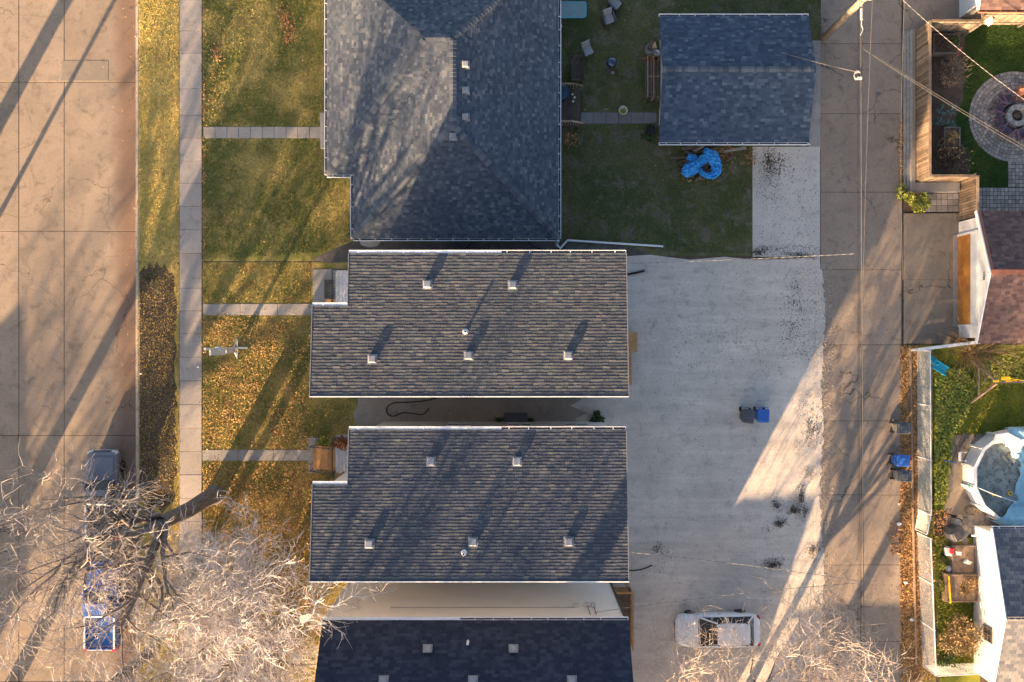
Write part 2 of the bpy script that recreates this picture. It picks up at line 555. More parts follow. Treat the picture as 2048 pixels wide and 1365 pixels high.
M['poolblue'] = mat('pool_cover_blue', (0.36, 0.58, 0.66), (0.26, 0.47, 0.58), 1.6, 0.55, 0.5, 5, 0.08)
M['teal'] = mat('teal_plastic', (0.02, 0.36, 0.52), (0.015, 0.30, 0.45), 2, 0.5)
M['yellow'] = mat('yellow_plastic', (0.80, 0.50, 0.03), (0.72, 0.44, 0.025), 2, 0.5)
M['green'] = mat('green_plastic', (0.03, 0.42, 0.20), None, 2, 0.5)
M['red'] = mat('red_plastic', (0.55, 0.04, 0.05), (0.45, 0.03, 0.04), 2, 0.5)
M['plum'] = mat('plum_plastic', (0.13, 0.085, 0.12), (0.10, 0.065, 0.095), 3, 0.6, objr=0.15)
M['redwood'] = mat('red_brown_paint', (0.34, 0.13, 0.08), (0.26, 0.10, 0.065), 3, 0.7)
M['stone'] = mat('stone_grey', (0.30, 0.29, 0.28), (0.22, 0.21, 0.205), 4, 0.9, 0.4, 30, 0.01, objr=0.2)
M['paver'] = mat('paver_stone', (0.31, 0.275, 0.245), (0.23, 0.205, 0.19), 3, 0.9, 0.3, 40, 0.01, objr=0.28, island=0.25)
M['ash'] = mat('ash', (0.10, 0.09, 0.08), (0.045, 0.04, 0.036), 8, 0.95)
M['cable'] = mat('cable_pale', (0.16, 0.15, 0.14), (0.11, 0.105, 0.10), 3, 0.7)
M['cablewhite'] = mat('cable_bright', (0.50, 0.48, 0.46), (0.38, 0.365, 0.35), 5, 0.6)
M['cabledark'] = mat('cable_dark', (0.05, 0.05, 0.055), None, 3, 0.7)
M['pole'] = mat('pole_wood', (0.42, 0.31, 0.21), (0.28, 0.20, 0.14), 3, 0.9, 0.5, 20, 0.02)
M['ventmetal'] = mat('vent_metal', (0.30, 0.31, 0.33), (0.22, 0.23, 0.25), 4, 0.5, metal=0.2, spec=0.5)
M['greytrim'] = mat('grey_trim', (0.26, 0.26, 0.27), (0.2, 0.2, 0.21), 3, 0.7)
M['galv'] = mat('galvanised', (0.66, 0.66, 0.67), (0.54, 0.54, 0.55), 4, 0.45, metal=0.2, spec=0.5)
M['doororange'] = mat('door_orange', (0.62, 0.27, 0.055), (0.34, 0.13, 0.035), 0.9, 0.65, 0.2, 20, 0.01, detail=8)
M['log'] = mat('log_bark', (0.16, 0.125, 0.095), (0.09, 0.07, 0.055), 7, 0.95, 0.6, 25, 0.02, objr=0.25)
M['logend'] = mat('log_end', (0.50, 0.36, 0.20), (0.40, 0.28, 0.15), 6, 0.9)
M['patioglass'] = mat('patio_glass', (0.17, 0.27, 0.29), (0.14, 0.23, 0.25), 2, 0.2, spec=0.6)
M['fabricgrey'] = mat('fabric_grey', (0.30, 0.31, 0.33), (0.25, 0.26, 0.28), 5, 0.9)
M['enamel'] = mat('enamel_navy', (0.012, 0.03, 0.09), None, 2, 0.12, coat=0.8, spec=0.6)
M['roundblue'] = mat('round_cover_blue', (0.015, 0.055, 0.11), (0.012, 0.045, 0.09), 2, 0.45)
M['terracotta'] = mat('terracotta', (0.40, 0.17, 0.09), None, 3, 0.85)
M['cream'] = mat('cream_ceramic', (0.66, 0.62, 0.52), None, 3, 0.6)
M['porch'] = mat('porch_white', (0.66, 0.65, 0.66), (0.55, 0.55, 0.57), 4, 0.7, objr=0.12)
M['papery'] = mat('paper_white', (0.78, 0.77, 0.75), None, 3, 0.8)

# roof shingles: stops over a random number per shingle
M['sh_hip'] = shingle_mat('shingle_slate', [(0, (0.05, 0.064, 0.088)), (0.45, (0.074, 0.09, 0.116)), (0.85, (0.10, 0.114, 0.138)), (1, (0.155, 0.165, 0.18))])
M['sh_gar'] = shingle_mat('shingle_slate_blue', [(0, (0.036, 0.055, 0.088)), (0.45, (0.052, 0.075, 0.113)), (0.85, (0.071, 0.097, 0.138)), (1, (0.115, 0.145, 0.185))])
M['sh_row'] = shingle_mat('shingle_weathered', [(0, (0.06, 0.066, 0.08)), (0.45, (0.08, 0.084, 0.093)), (0.85, (0.097, 0.099, 0.103)), (1, (0.13, 0.128, 0.124))],
                          rust=(0.14, 0.085, 0.06))
M['sh_row2'] = shingle_mat('shingle_weathered_blue', [(0, (0.042, 0.052, 0.075)), (0.45, (0.057, 0.067, 0.088)), (0.85, (0.073, 0.081, 0.097)), (1, (0.105, 0.11, 0.117))])
M['sh_dark'] = shingle_mat('shingle_charcoal', [(0, (0.014, 0.021, 0.042)), (0.5, (0.02, 0.029, 0.055)), (1, (0.036, 0.047, 0.075))])
M['sh_brown'] = shingle_mat('shingle_brown', [(0, (0.09, 0.055, 0.055)), (0.5, (0.135, 0.085, 0.077)), (1, (0.185, 0.12, 0.105))])
M['sh_tan'] = shingle_mat('shingle_tan', [(0, (0.10, 0.105, 0.125)), (0.5, (0.15, 0.15, 0.16)), (1, (0.22, 0.21, 0.205))], obj=True)
M['sh_cap'] = shingle_mat('shingle_cap', [(0, (0.065, 0.078, 0.10)), (0.5, (0.10, 0.112, 0.132)), (1, (0.155, 0.163, 0.175))], obj=True)
M['deckroof'] = mat('roof_underlay', (0.045, 0.05, 0.06), (0.035, 0.04, 0.048), 3, 0.9)

# ------------------------------------------------------------------ the setting: ground, street, walks, lot, alley
STREET_Z = -0.12
XK = W(277, 0).x            # house-side edge of the kerb
XW = -30.2                  # far kerb, outside the picture
g = MB()
g.box(XK - 0.02, 320, -320, 320, -0.6, -0.012)
g.box(-320, XW, -320, 320, -0.6, -0.012)
g.box(XW, XK - 0.02, -320, 320, -0.6, STREET_Z - 0.03)
tag(g.build('ground', M['soil']), kind='structure')


def sheet(name, pts, m, z, kind='structure'):
    """thin flat sheet on a plan polygon given in photo pixels"""
    b = MB()
    poly = [(W(x, y).x, W(x, y).y) for x, y in pts]
    a = sum(poly[i][0]*poly[(i+1) % len(poly)][1] - poly[(i+1) % len(poly)][0]*poly[i][1] for i in range(len(poly)))
    if a < 0: poly.reverse()
    b.prism(poly, z - 0.05, z)
    c = (sum(p[0] for p in poly)/len(poly), sum(p[1] for p in poly)/len(poly), z)
    return tag(b.build(name, m, origin=c), kind=kind)


def slab_piece(name, parent, x0, x1, y0, y1, z, m, th=0.1, gap=0.012, tilt=0.0):
    """one slab (pixel rectangle) as its own mesh under a piece of the setting"""
    a, c = W(x0, y1), W(x1, y0)
    cx, cy = (a.x + c.x)/2, (a.y + c.y)/2
    hx, hy = (c.x - a.x)/2 - gap, (c.y - a.y)/2 - gap
    b = MB()
    b.prism([(-hx, -hy), (hx, -hy), (hx, hy), (-hx, hy)], -th, 0, 0.012, 0.008)
    p = wl(parent)
    o = link(name, b.mesh(name, m), parent, (cx - p.x, cy - p.y, z - p.z),
             (rnd.uniform(-tilt, tilt), rnd.uniform(-tilt, tilt), 0))
    return o


# street of concrete panels
st = MB().box(XW, XK - 0.02, -320, 320, STREET_Z - 0.2, STREET_Z - 0.012)
street = tag(st.build('street', M['joint']), kind='structure')
cols = [-60, 35, 126, 271]
rows = [-1040, -740, -440, -137, 163, 462, 872, 1065, 1365, 1665, 1965, 2265]
for i in range(3):
    for j in range(len(rows) - 1):
        dj = (rnd.uniform(-6, 6) if i != 1 else 0)
        slab_piece('street_panel', street, cols[i], cols[i+1], rows[j], rows[j+1], STREET_Z + rnd.uniform(-0.003, 0.003), M['street'],
                   0.15, 0.016, 0.0006)
slab_piece('repair_patch', street, 121, 215, 120, 161, STREET_Z + 0.009, M['patch'], 0.02, 0.0)
kb = MB().box(W(271, 0).x + 0.012, XK, -320, 320, STREET_Z - 0.2, 0.012)
tag(kb.build('kerb', M['kerb'], bevel=0.02), kind='structure')
kb = MB().box(XW - 0.15, XW, -320, 320, STREET_Z - 0.2, 0.012)
tag(kb.build('kerb', M['kerb']), kind='structure')

# lawns
sheet('boulevard_lawn', [(277, -900), (358, -900), (358, 2300), (277, 2300)], M['t_lawn_blvd'], 0.0)
sheet('front_lawn', [(405, -900), (735, -900), (735, 523), (405, 523)], M['t_lawn_hip'], 0.0)
sheet('front_lawn', [(405, 525), (722, 525), (722, 2300), (405, 2300)], M['t_lawn_row'], 0.0)
sheet('back_lawn', [(1080, -900), (1660, -900), (1648, 80), (1620, 290), (1505, 300), (1505, 512), (1080, 512)], M['t_lawn_back'], 0.0)
qs = random.Random(9)
sheet('bare_soil', [(279, 1000)] + [(279 + (x - 279), 545 - 14*math.sin((x - 279)/20) + qs.uniform(-9, 9)) for x in range(279, 350, 5)] + [(352 + qs.uniform(-5, 4), y) for y in range(560, 1010, 12)] + [(340 - k*8, 1015 + qs.uniform(-8, 14)) for k in range(7)], M['shadesoil'], 0.006)
sheet('garden_soil', [(640, 512), (668, 498), (720, 478), (1130, 478), (1240, 490), (1300, 508), (1240, 520), (700, 524), (655, 527), (625, 520)], M['darkgravel'], 0.006)

# public sidewalk
sw = MB().box(W(358, 0).x, W(405, 0).x, -300, 300, -0.15, 0.004)
sidewalk = tag(sw.build('sidewalk', M['joint']), kind='structure')
ys = [-230, -184, -138, -92, -46, 0, 62, 107, 178, 231, 277, 322, 367, 413, 460, 507, 577, 622, 668, 715, 762, 810, 856, 903, 950, 997,
      1043, 1090, 1137, 1185, 1232, 1280, 1328, 1376, 1424, 1472]
for a, b_ in zip(ys[:-1], ys[1:]):
    slab_piece('paving_slab', sidewalk, 359, 404, a, b_, 0.028 + rnd.uniform(-0.006, 0.006), M['sidewalk'], 0.1, 0.008, 0.004)


def walk(name, x0, x1, y0, y1, n, m, z=0.026):
    b = MB().box(W(x0, 0).x, W(x1, 0).x, W(0, y1).y, W(0, y0).y, -0.1, 0.004)
    w_ = tag(b.build(name, M['joint']), kind='structure')
    for i in range(n):
        slab_piece('paving_slab', w_, x0 + (x1-x0)*i/n, x0 + (x1-x0)*(i+1)/n, y0, y1, z + rnd.uniform(-0.004, 0.004), m, 0.08, 0.009, 0.006)
    return w_


walk('front_walk', 407, 643, 254, 277, 10, M['walk'])
walk('front_walk', 406, 630, 608, 631, 3, M['walk'])
walk('front_walk', 405, 618, 900, 922, 3, M['walk'])
walk('garden_walk', 1161, 1313, 225, 248, 6, M['slate_walk'])

# gravel lot, passage, concrete pad
sheet('parking_lot', [(1100, 540), (1236, 514), (1300, 510), (1380, 520), (1450, 514), (1505, 520), (1560, 518), (1640, 514)] + [(1641, y) for y in range(560, 2300, 400)] + [(1641, 2300), (1100, 2300)], M['gravel'], 0.008)
q_ = random.Random(3)
sheet('gravel_spill', [(1630, 530)] + [(1644 + q_.uniform(-2.5, 3) + 5*math.sin(y/57)*math.sin(y/131), y) for y in range(540, 1320, 6)] + [(1630, 1330)], M['gravel'], 0.034)
sheet('passage', [(714, 770), (1150, 770), (1163, 800), (1140, 812), (1175, 826), (1150, 838), (1165, 850), (1140, 880), (704, 880), (712, 850), (706, 830), (716, 810)], M['passage'], 0.012)
sheet('side_passage', [(735, 1120), (1262, 1120), (1262, 1300), (735, 1300)], M['passage'], 0.006)
pd = MB().box(W(1505, 0).x, W(1640, 0).x, W(0, 514).y, W(0, 294).y, -0.1, 0.03)
tag(pd.build('concrete_pad', M['pad'], bevel=0.01), kind='structure')

# alley of concrete panels
al = MB().box(W(1641, 0).x, W(1806, 0).x, -300, 300, -0.2, 0.006)
alley = tag(al.build('alley', M['joint']), kind='structure')
ay = [-420, -200, 88, 228, 385, 540, 690, 842, 990, 1130, 1283, 1440, 1600, 1760]
for i, (x0, x1) in enumerate(((1641, 1716), (1723, 1803))):
    for a, b_ in zip(ay[:-1], ay[1:]):
        sh_ = rnd.uniform(-4, 4) if i else 0
        slab_piece('alley_panel', alley, x0, x1, a, b_, 0.024 + rnd.uniform(-0.003, 0.003), M['alley'], 0.1, 0.012, 0.001)
for a, b_ in zip(ay[:-1], ay[1:]):
    slab_piece('drain_strip', alley, 1716, 1723, a, b_, 0.012, M['alley'], 0.1, 0.012)
ap = MB().box(W(1806, 0).x, W(1922, 0).x, W(0, 690).y, W(0, 425).y, -0.2, 0.004)
apron = tag(ap.build('garage_apron', M['joint']), kind='structure')
for x0, x1, y0, y1 in ((1807, 1921, 427, 560), (1807, 1921, 560, 688)):
    slab_piece('apron_panel', apron, x0, x1, y0, y1, 0.024, M['apron'], 0.1, 0.006)
ap = MB().box(W(1618, 0).x, W(1641, 0).x, W(0, 300).y, W(0, 82).y, -0.2, 0.02)
tag(ap.build('garage_footing', M['walk']), kind='structure')
ap = MB().box(W(1806, 0).x, W(1925, 0).x, W(0, 68).y, W(0, -200).y, -0.2, 0.02)
tag(ap.build('driveway', M['alley']), kind='structure')


# ------------------------------------------------------------------ roofs
def shingles(mb_v, mb_f, poly, up, e, w, t, q, clipdeep=0.0):
    """lay courses of tabs on a convex planar face. poly: 3D points; up: unit upslope vector in the plane"""
    up = Vector(up).normalized()
    n = (poly[1] - poly[0]).cross(poly[2] - poly[0]).normalized()
    if n.z < 0: n = -n
    u = up.cross(n).normalized()
    o = poly[0]
    pu = [(p - o).dot(u) for p in poly]
    pv = [(p - o).dot(up) for p in poly]
    v0, v1 = min(pv), max(pv)
    k = len(poly)

    def span(v):
        xs = []
        for i in range(k):
            a, b = pv[i], pv[(i+1) % k]
            if (a - v) * (b - v) <= 0 and abs(a - b) > 1e-9:
                s = (v - a) / (b - a)
                xs.append(pu[i] + s * (pu[(i+1) % k] - pu[i]))
        return (min(xs), max(xs)) if len(xs) >= 2 else None
    v = v0
    while v < v1 - 0.02:
        vm = min(v + e * 0.5, v1 - 0.001)
        sp = span(vm)
        if sp:
            a, b = sp
            x = a - q.uniform(0, w * 0.9)
            while x < b:
                ww = w * q.uniform(0.75, 1.35)
                x0, x1 = max(x, a), min(x + ww - 0.006, b)
                if x1 - x0 > 0.015:
                    dv = q.uniform(-0.012, 0.012)
                    tt = t * q.uniform(0.8, 1.25)
                    vt = min(v + e + 0.02, v1)
                    vl = max(v + dv, v0 - 0.02)
                    m = len(mb_v)
                    lo = q.uniform(-0.01, 0.01)
                    for (uu, vv, h) in ((x0, vl, 0), (x1, vl + lo, 0), (x0, vl, tt), (x1, vl + lo, tt), (x1, vt, 0.002), (x0, vt, 0.002)):
                        mb_v.append(tuple(o + u * uu + up * vv + n * h))
                    mb_f += [(m, m+1, m+3, m+2), (m+2, m+3, m+4, m+5), (m, m+2, m+5, m+5), (m+1, m+4, m+4, m+3)]
                x += ww
        v += e


def shingle_part(parent, faces, e, w, t, m, seed):
    q = random.Random(seed)
    v, f = [], []
    for poly, up in faces:
        shingles(v, f, [Vector(p) for p in poly], up, e, w, t, q)
    quads = [x for x in f]
    me = bpy.data.meshes.new('shingles')
    off = wl(parent)
    me.from_pydata([(a - off.x, b - off.y, c - off.z) for a, b, c in v], [], [tuple(dict.fromkeys(x)) for x in quads])
    me.materials.append(m)
    o = link('shingles', me, parent)
    o['kind'] = 'stuff'
    return o


def roof_deck(parent, faces, th=0.09, m=None):
    b = MB()
    for poly, up in faces:
        poly = [Vector(p) for p in poly]
        n = (poly[1] - poly[0]).cross(poly[2] - poly[0]).normalized()
        if n.z < 0:
            poly.reverse()
        low = [p - Vector((0, 0, th)) for p in poly]
        k = len(poly)
        b.face(poly)
        b.face(list(reversed(low)))
        for i in range(k):
            j = (i + 1) % k
            b.face([low[i], low[j], poly[j], poly[i]])
    return b.build('roof', m or M['deckroof'], parent)


def cap_row(parent, p, q_, m, step=0.15, wid=0.30, seed=1):
    """ridge or hip cap shingles, each its own piece"""
    p, q_ = Vector(p), Vector(q_)
    d = (q_ - p)
    L_ = d.length
    d.normalize()
    side = d.cross(Vector((0, 0, 1))).normalized()
    n = side.cross(d).normalized()
    b = MB()
    ln, hw, dr = step * 1.15, wid / 2, 0.035
    b.v = [(0, -hw, -dr + .02), (0, 0, .038), (0, hw, -dr + .02), (ln, -hw, -dr - .004), (ln, 0, .012), (ln, hw, -dr - .004),
           (0, -hw, -dr), (0, 0, .008), (0, hw, -dr)]
    b.f = [(0, 3, 4, 1), (1, 4, 5, 2), (6, 0, 1, 7), (7, 1, 2, 8)]
    me = b.mesh('cap_shingle', m)
    rot = Matrix((d, side * -1 if False else n.cross(d), n)).transposed().to_euler()
    off = wl(parent)
    k = int(L_ / step)
    qq = random.Random(seed)
    for i in range(k):
        o = link('cap_shingle', me, parent, p + d * (i * step) + n * .028 - off, rot, (1, qq.uniform(0.93, 1.06), 1))


def gutter(parent, p, q_, out, m=None, wd=0.12, step=0.8, seed=3, cover=0.0, inner=None):
    """trough along p..q with its outer lip in direction out, plus hangers"""
    p, q_, out = Vector(p), Vector(q_), Vector(out)
    m = m or M['whitemetal']
    b = MB()
    dz = Vector((0, 0, 1))
    d = (q_ - p).normalized()
    b.beam(p + out * wd - dz * 0.05, q_ + out * wd - dz * 0.05, 0.028, 0.12)
    b.beam(p + out * 0.008 - dz * 0.06, q_ + out * 0.008 - dz * 0.06, 0.015, 0.09)
    b.beam(p + out * wd / 2 - dz * 0.115, q_ + out * wd / 2 - dz * 0.115, wd, 0.015)
    b.beam(p + d * 0.01 + out * 0.01 - dz * 0.05, p + d * 0.01 + out * wd - dz * 0.05, 0.02, 0.11)
    b.beam(q_ - d * 0.01 + out * 0.01 - dz * 0.05, q_ - d * 0.01 + out * wd - dz * 0.05, 0.02, 0.11)
    gt = b.build('gutter', m, parent)
    if cover:
        MB().beam(p + out * wd * 0.5 - dz * 0.012, p.lerp(q_, cover) + out * wd * 0.5 - dz * 0.012, wd * 0.8, 0.008).build('leaf_guard', m, gt)
    MB().beam(p + d * 0.03 + out * wd / 2 - dz * 0.098, q_ - d * 0.03 + out * wd / 2 - dz * 0.098, wd * 0.8, 0.012).build('trough_strip', inner or M['troughdark'], gt)  # dark strip along the bottom of the trough
    L_ = (q_ - p).length
    hm = MB().beam(Vector((0, 0, 0)), out * (wd + 0.02), 0.035, 0.012).mesh('hanger', m)
    off = wl(parent)
    for i in range(int(L_ / step)):
        s = (i + 0.5) * step + random.Random(seed + i).uniform(-0.08, 0.08)
        link('hanger', hm, gt, p + d * s - off + dz * 0.004)
    return gt


def box_vent(parent, c, slope, m, s=0.4, h=0.2):
    """square metal roof vent standing on a slope falling to the north"""
    rx = -slope
    mm = Matrix.Translation(Vector(c)) @ Matrix.Rotation(rx, 4, 'X')
    b = MB()
    b.cbox((0, 0, 0.012), (s * 1.25, s * 1.25, 0.012))
    k = s / 2
    b.prism([(-k*0.8, -k*0.8), (k*0.8, -k*0.8), (k*0.8, k*0.8), (-k*0.8, k*0.8)], 0.01, h * 0.7)
    b.v = [tuple(mm @ Vector(p)) for p in b.v]
    v = b.build('roof_vent', m, parent)
    c_ = MB()
    c_.prism([(-k, -k), (k, -k), (k, k), (-k, k)], h * 0.62, h, 0.07, 0.08)
    c_.v = [tuple(mm @ Vector(p)) for p in c_.v]
    c_.build('vent_hood', m, v)
    return v


def window(parent, c, w, h, axis, out, fm=None):
    """window on a wall facing +-x or +-y; c = centre on the wall face"""
    fm = fm or M['white']
    b = MB()
    cx, cy, cz = c
    t = 0.05
    def bar(u0, u1, z0, z1, d0, d1):
        if axis == 'x':
            b.box(min(cx + out*d0, cx + out*d1), max(cx + out*d0, cx + out*d1), cy + u0, cy + u1, cz + z0, cz + z1)
        else:
            b.box(cx + u0, cx + u1, min(cy + out*d0, cy + out*d1), max(cy + out*d0, cy + out*d1), cz + z0, cz + z1)
    bar(-w/2 - t, w/2 + t, h/2, h/2 + t, 0, 0.05)
    bar(-w/2 - t, w/2 + t, -h/2 - t, -h/2, 0, 0.06)
    bar(-w/2 - t, -w/2, -h/2, h/2, 0, 0.05)
    bar(w/2, w/2 + t, -h/2, h/2, 0, 0.05)
    bar(-0.02, 0.02, -h/2, h/2, 0, 0.04)
    o = b.build('window', fm, parent)
    b = MB()
    bar(-w/2, -0.02, -h/2, h/2, 0.005, 0.02)
    b.build('pane', M['glass'], o)
    b = MB()
    bar(0.02, w/2, -h/2, h/2, 0.005, 0.02)
    b.build('pane', M['glass'], o)
    return o


def door(parent, c, w, h, axis, out, m):
    b = MB()
    cx, cy, cz = c
    if axis == 'x':
        b.box(min(cx, cx + out*0.05), max(cx, cx + out*0.05), cy - w/2, cy + w/2, cz, cz + h)
        k = (cx + out*0.08, cy + w*0.38, cz + h*0.47)
    else:
        b.box(cx - w/2, cx + w/2, min(cy, cy + out*0.05), max(cy, cy + out*0.05), cz, cz + h)
        k = (cx + w*0.38, cy + out*0.08, cz + h*0.47)
    o = b.build('door', m, parent)
    MB().cbox(k, (0.06, 0.06, 0.06)).build('handle', M['chrome'], o)
    return o


# ------------------------------------------------------------------ the bungalow with the hip roof
hip = thing('bungalow', 'bungalow with hipped slate shingle roof, half lit, beside the back garden', 'house', (-3.3, 12.0, 0))
ZE, ZR = 2.9, 4.95
SWc, SEc = W(706, 477, ZE), W(1117, 477, ZE)
INc, WSc = W(706, 350, ZE), W(654, 350, ZE)
hw_ = (SEc.x - SWc.x) / 2
xr = (SEc.x + SWc.x) / 2
yN = INc.y + 2 * (W(870, 97, ZR).y - INc.y)
NEc = Vector((SEc.x, yN, ZE))
NWc = Vector((WSc.x, yN, ZE))
R1 = Vector((xr, SWc.y + hw_, ZR))
R2 = Vector((xr, yN - hw_, ZR))
AP = Vector((WSc.x + hw_, yN - hw_, ZR))


def upv(d, rise):
    v = Vector((d[0], d[1], rise))
    return v.normalized()


sl = (ZR - ZE) / hw_
slw = (ZR - ZE) / (R2.y - INc.y)
hip_faces = [([SWc, SEc, R1], upv((0, 1), sl)), ([SEc, NEc, R2, R1], upv((-1, 0), sl)), ([NEc, NWc, AP, R2], upv((0, -1), sl)),
             ([NWc, WSc, AP], upv((1, 0), sl)), ([WSc, INc, R2, AP], upv((0, 1), slw)), ([SWc, R1, R2, INc], upv((1, 0), sl))]
hr = roof_deck(hip, hip_faces)
shingle_part(hr, hip_faces, 0.135, 0.19, 0.010, M['sh_hip'], 11)
for a, b_, sd in ((SWc, R1, 1), (SEc, R1, 2), (WSc, AP, 3), (NEc, R2, 4), (R1, R2, 5), (AP, R2, 6)):
    if sd == 4:
        b2 = R2; a = R2.lerp(NEc, 0.75)
        cap_row(hr, a, b2, M['sh_cap'], 0.20, 0.36, sd)
    else:
        cap_row(hr, a, b_, M['sh_cap'], 0.20, 0.36, sd)
wb = MB()
ov = 0.5
wb.prism([(SWc.x + ov, SWc.y + ov), (SEc.x - ov, SWc.y + ov), (SEc.x - ov, yN - ov), (WSc.x + ov, yN - ov), (WSc.x + ov, INc.y + ov), (SWc.x + ov, INc.y + ov)], 0, ZE - 0.05)
wb.build('wall', M['white'], hip)
gutter(hip, SWc, SEc, (0, -1, 0), seed=3)
gutter(hip, INc, SWc, (-1, 0, 0), seed=4, step=1.1)
gutter(hip, WSc, INc + Vector((-0.1, 0, 0)), (0, -1, 0), seed=5, step=0.55)
gutter(hip, NWc, WSc, (-1, 0, 0), seed=6)
gutter(hip, SEc, NEc, (1, 0, 0), seed=7)
for px, py in ((877, 74), (931, 129), (931, 181), (931, 234), (906, 273)):
    p = W(px, py, ZR - 0.05)
    d = max(0, min(p.x - SWc.x, SEc.x - p.x, p.y - SWc.y, yN - p.y))
    z = min(ZR, ZE + sl * d)
    p = W(px, py, z + 0.1)
    box_vent(hip, (p.x, p.y, z), 0.0, M['ventmetal'], 0.34, 0.22)
b = MB()
c0 = SEc + Vector((0.0, -0.12, -0.1))
b.tube([c0, c0 + Vector((0, 0.1, -2.2)), c0 + Vector((0.25, -0.1, -2.65)), W(1135, 481, 0.10), W(1230, 487, 0.07), W(1326, 493, 0.06)], 0.06, 6)
b.build('downspout', M['whitemetal'], hip)
b = MB().box(W(643, 0).x, W(643, 0).x + 1.0, W(0, 299).y, W(0, 229).y, 0.0, 0.32)
b.build('entry_step', M['walk'], hip)
door(hip, (WSc.x + ov, W(0, 262).y, 0.3), 0.95, 2.05, 'x', -1, M['greywall'])
for y_ in (9.3, 13.8, 16.0):
    window(hip, (WSc.x + ov, y_ + 0.4, 1.6), 1.5, 1.1, 'x', -1)
for x_ in (-6.3, -4.0, 0.3):
    window(hip, (x_, SWc.y + ov, 1.7), 1.2, 0.9, 'y', -1)
window(hip, (SEc.x - ov, 7.4, 1.6), 1.3, 1.0, 'x', 1)
window(hip, (SEc.x - ov, 10.2, 1.6), 1.0, 1.0, 'x', 1)
door(hip, (SEc.x - ov, W(0, 215).y, 0.45), 0.9, 2.05, 'x', 1, M['white'])


# ------------------------------------------------------------------ the two shed-roofed houses in the row
def row_house(name, label, yN_, ynotch, yS, seed, wallm, shm):
    zN, zS = 9.0, 9.76
    zM = zN + 0.33
    PN, PS = W(1250.5, yN_, zN), W(1258.5, yS, zS)
    x1 = (PN.x + PS.x) / 2
    xl = W(698, yN_, zN).x
    xw = W(620, yS, zS).x
    y_n, y_s, y_m = PN.y, PS.y, W(622, ynotch, zM).y
    slope = (zS - zN) / (y_n - y_s)
    zof = lambda y: zN + (y_n - y) * slope
    t = thing(name, label, 'house', ((x1 + xw)/2, (y_n + y_s)/2, 0))
    up = upv((0, -1), slope)
    V = lambda x, y: Vector((x, y, zof(y)))
    faces = [([V(x1, y_n), V(xl, y_n), V(xl, y_m), V(x1, y_m)], up), ([V(x1, y_m), V(xw, y_m), V(xw, y_s), V(x1, y_s)], up)]
    r = roof_deck(t, faces, 0.16)
    shingle_part(r, faces, 0.142, 0.25, 0.020, shm, seed)
    # trim along the high south edge and the rakes
    MB().beam(V(xw, y_s) + Vector((-0.02, -0.02, -0.06)), V(x1, y_s) + Vector((0.02, -0.02, -0.06)), 0.04, 0.2).build('fascia', M['white'], t)
    MB().beam(V(x1, y_s) + Vector((0.015, 0, -0.06)), V(x1, y_n) + Vector((0.015, 0, -0.06)), 0.03, 0.18).build('rake_board', M['greytrim'], t)
    MB().beam(V(xw, y_s) + Vector((-0.015, 0, -0.06)), V(xw, y_m) + Vector((-0.015, 0, -0.06)), 0.03, 0.18).build('rake_board', M['greytrim'], t)
    MB().beam(V(xl, y_m) + Vector((-0.015, 0, -0.06)), V(xl, y_n) + Vector((-0.015, 0, -0.06)), 0.03, 0.18).build('rake_board', M['greytrim'], t)
    gutter(t, V(xl, y_n), V(x1, y_n), (0, 1, 0), seed=seed, wd=0.13, step=0.95, cover=0.55)
    gutter(t, V(xw, y_m), V(xl - 0.03, y_m), (0, 1, 0), seed=seed + 1, wd=0.13, cover=1.0)
    ov = 0.5
    w = MB()
    w.prism([(xw + 0.12, y_s + 0.12), (x1 - 0.1, y_s + 0.12), (x1 - 0.1, y_n - ov), (xl + 0.15, y_n - ov), (xl + 0.15, y_m - ov), (xw + 0.12, y_m - ov)], 0, zN - 0.02)
    wo = w.build('wall', wallm, t)
    # upper wedge of wall under the higher south edge
    w = MB()
    ys_, yn_ = y_s + 0.12, y_m - ov
    for xa in (xw + 0.12, x1 - 0.1):
        pass
    a = [(xw + 0.12, ys_, zN - 0.02), (x1 - 0.1, ys_, zN - 0.02), (x1 - 0.1, yn_, zN - 0.02), (xw + 0.12, yn_, zN - 0.02)]
    c = [(x, y, zof(y) - 0.17) for x, y, _ in a]
    w.loft([a, c])
    w.build('upper_wall', wallm, t)
    for wx in (-6.0, -2.8, 0.4, 3.4):
        for wz in (2.0, 4.9, 7.3):
            window(t, (wx, y_s + 0.12, wz), 1.2, 1.1, 'y', -1)
            if wx > -6: window(t, (wx, y_n - ov, wz), 1.2, 1.1, 'y', 1)
    for wz in (4.9, 7.3):
        window(t, (xw + 0.12, (y_s + y_m)/2, wz), 1.5, 1.2, 'x', -1)
        window(t, (x1 - 0.1, (y_s + y_n)/2 + 1.0, wz), 1.3, 1.1, 'x', 1)
    door(t, (xl + 0.15, (y_n + y_m)/2 - 0.5, 1.05), 0.95, 2.05, 'x', -1, M['greywall'])
    door(t, (x1 - 0.1, (y_s + y_n)/2 - 1.4, 1.0), 0.95, 2.05, 'x', 1, M['greywall'])
    return t, V, zof, slope, dict(x1=x1, xl=xl, xw=xw, yn=y_n, ys=y_s, ym=y_m)


def on_roof(px, py, V, z0=9.4):
    z = z0
    for _ in range(4):
        p = W(px, py, z)
        z = V(p.x, p.y).z
    return Vector((p.x, p.y, z))


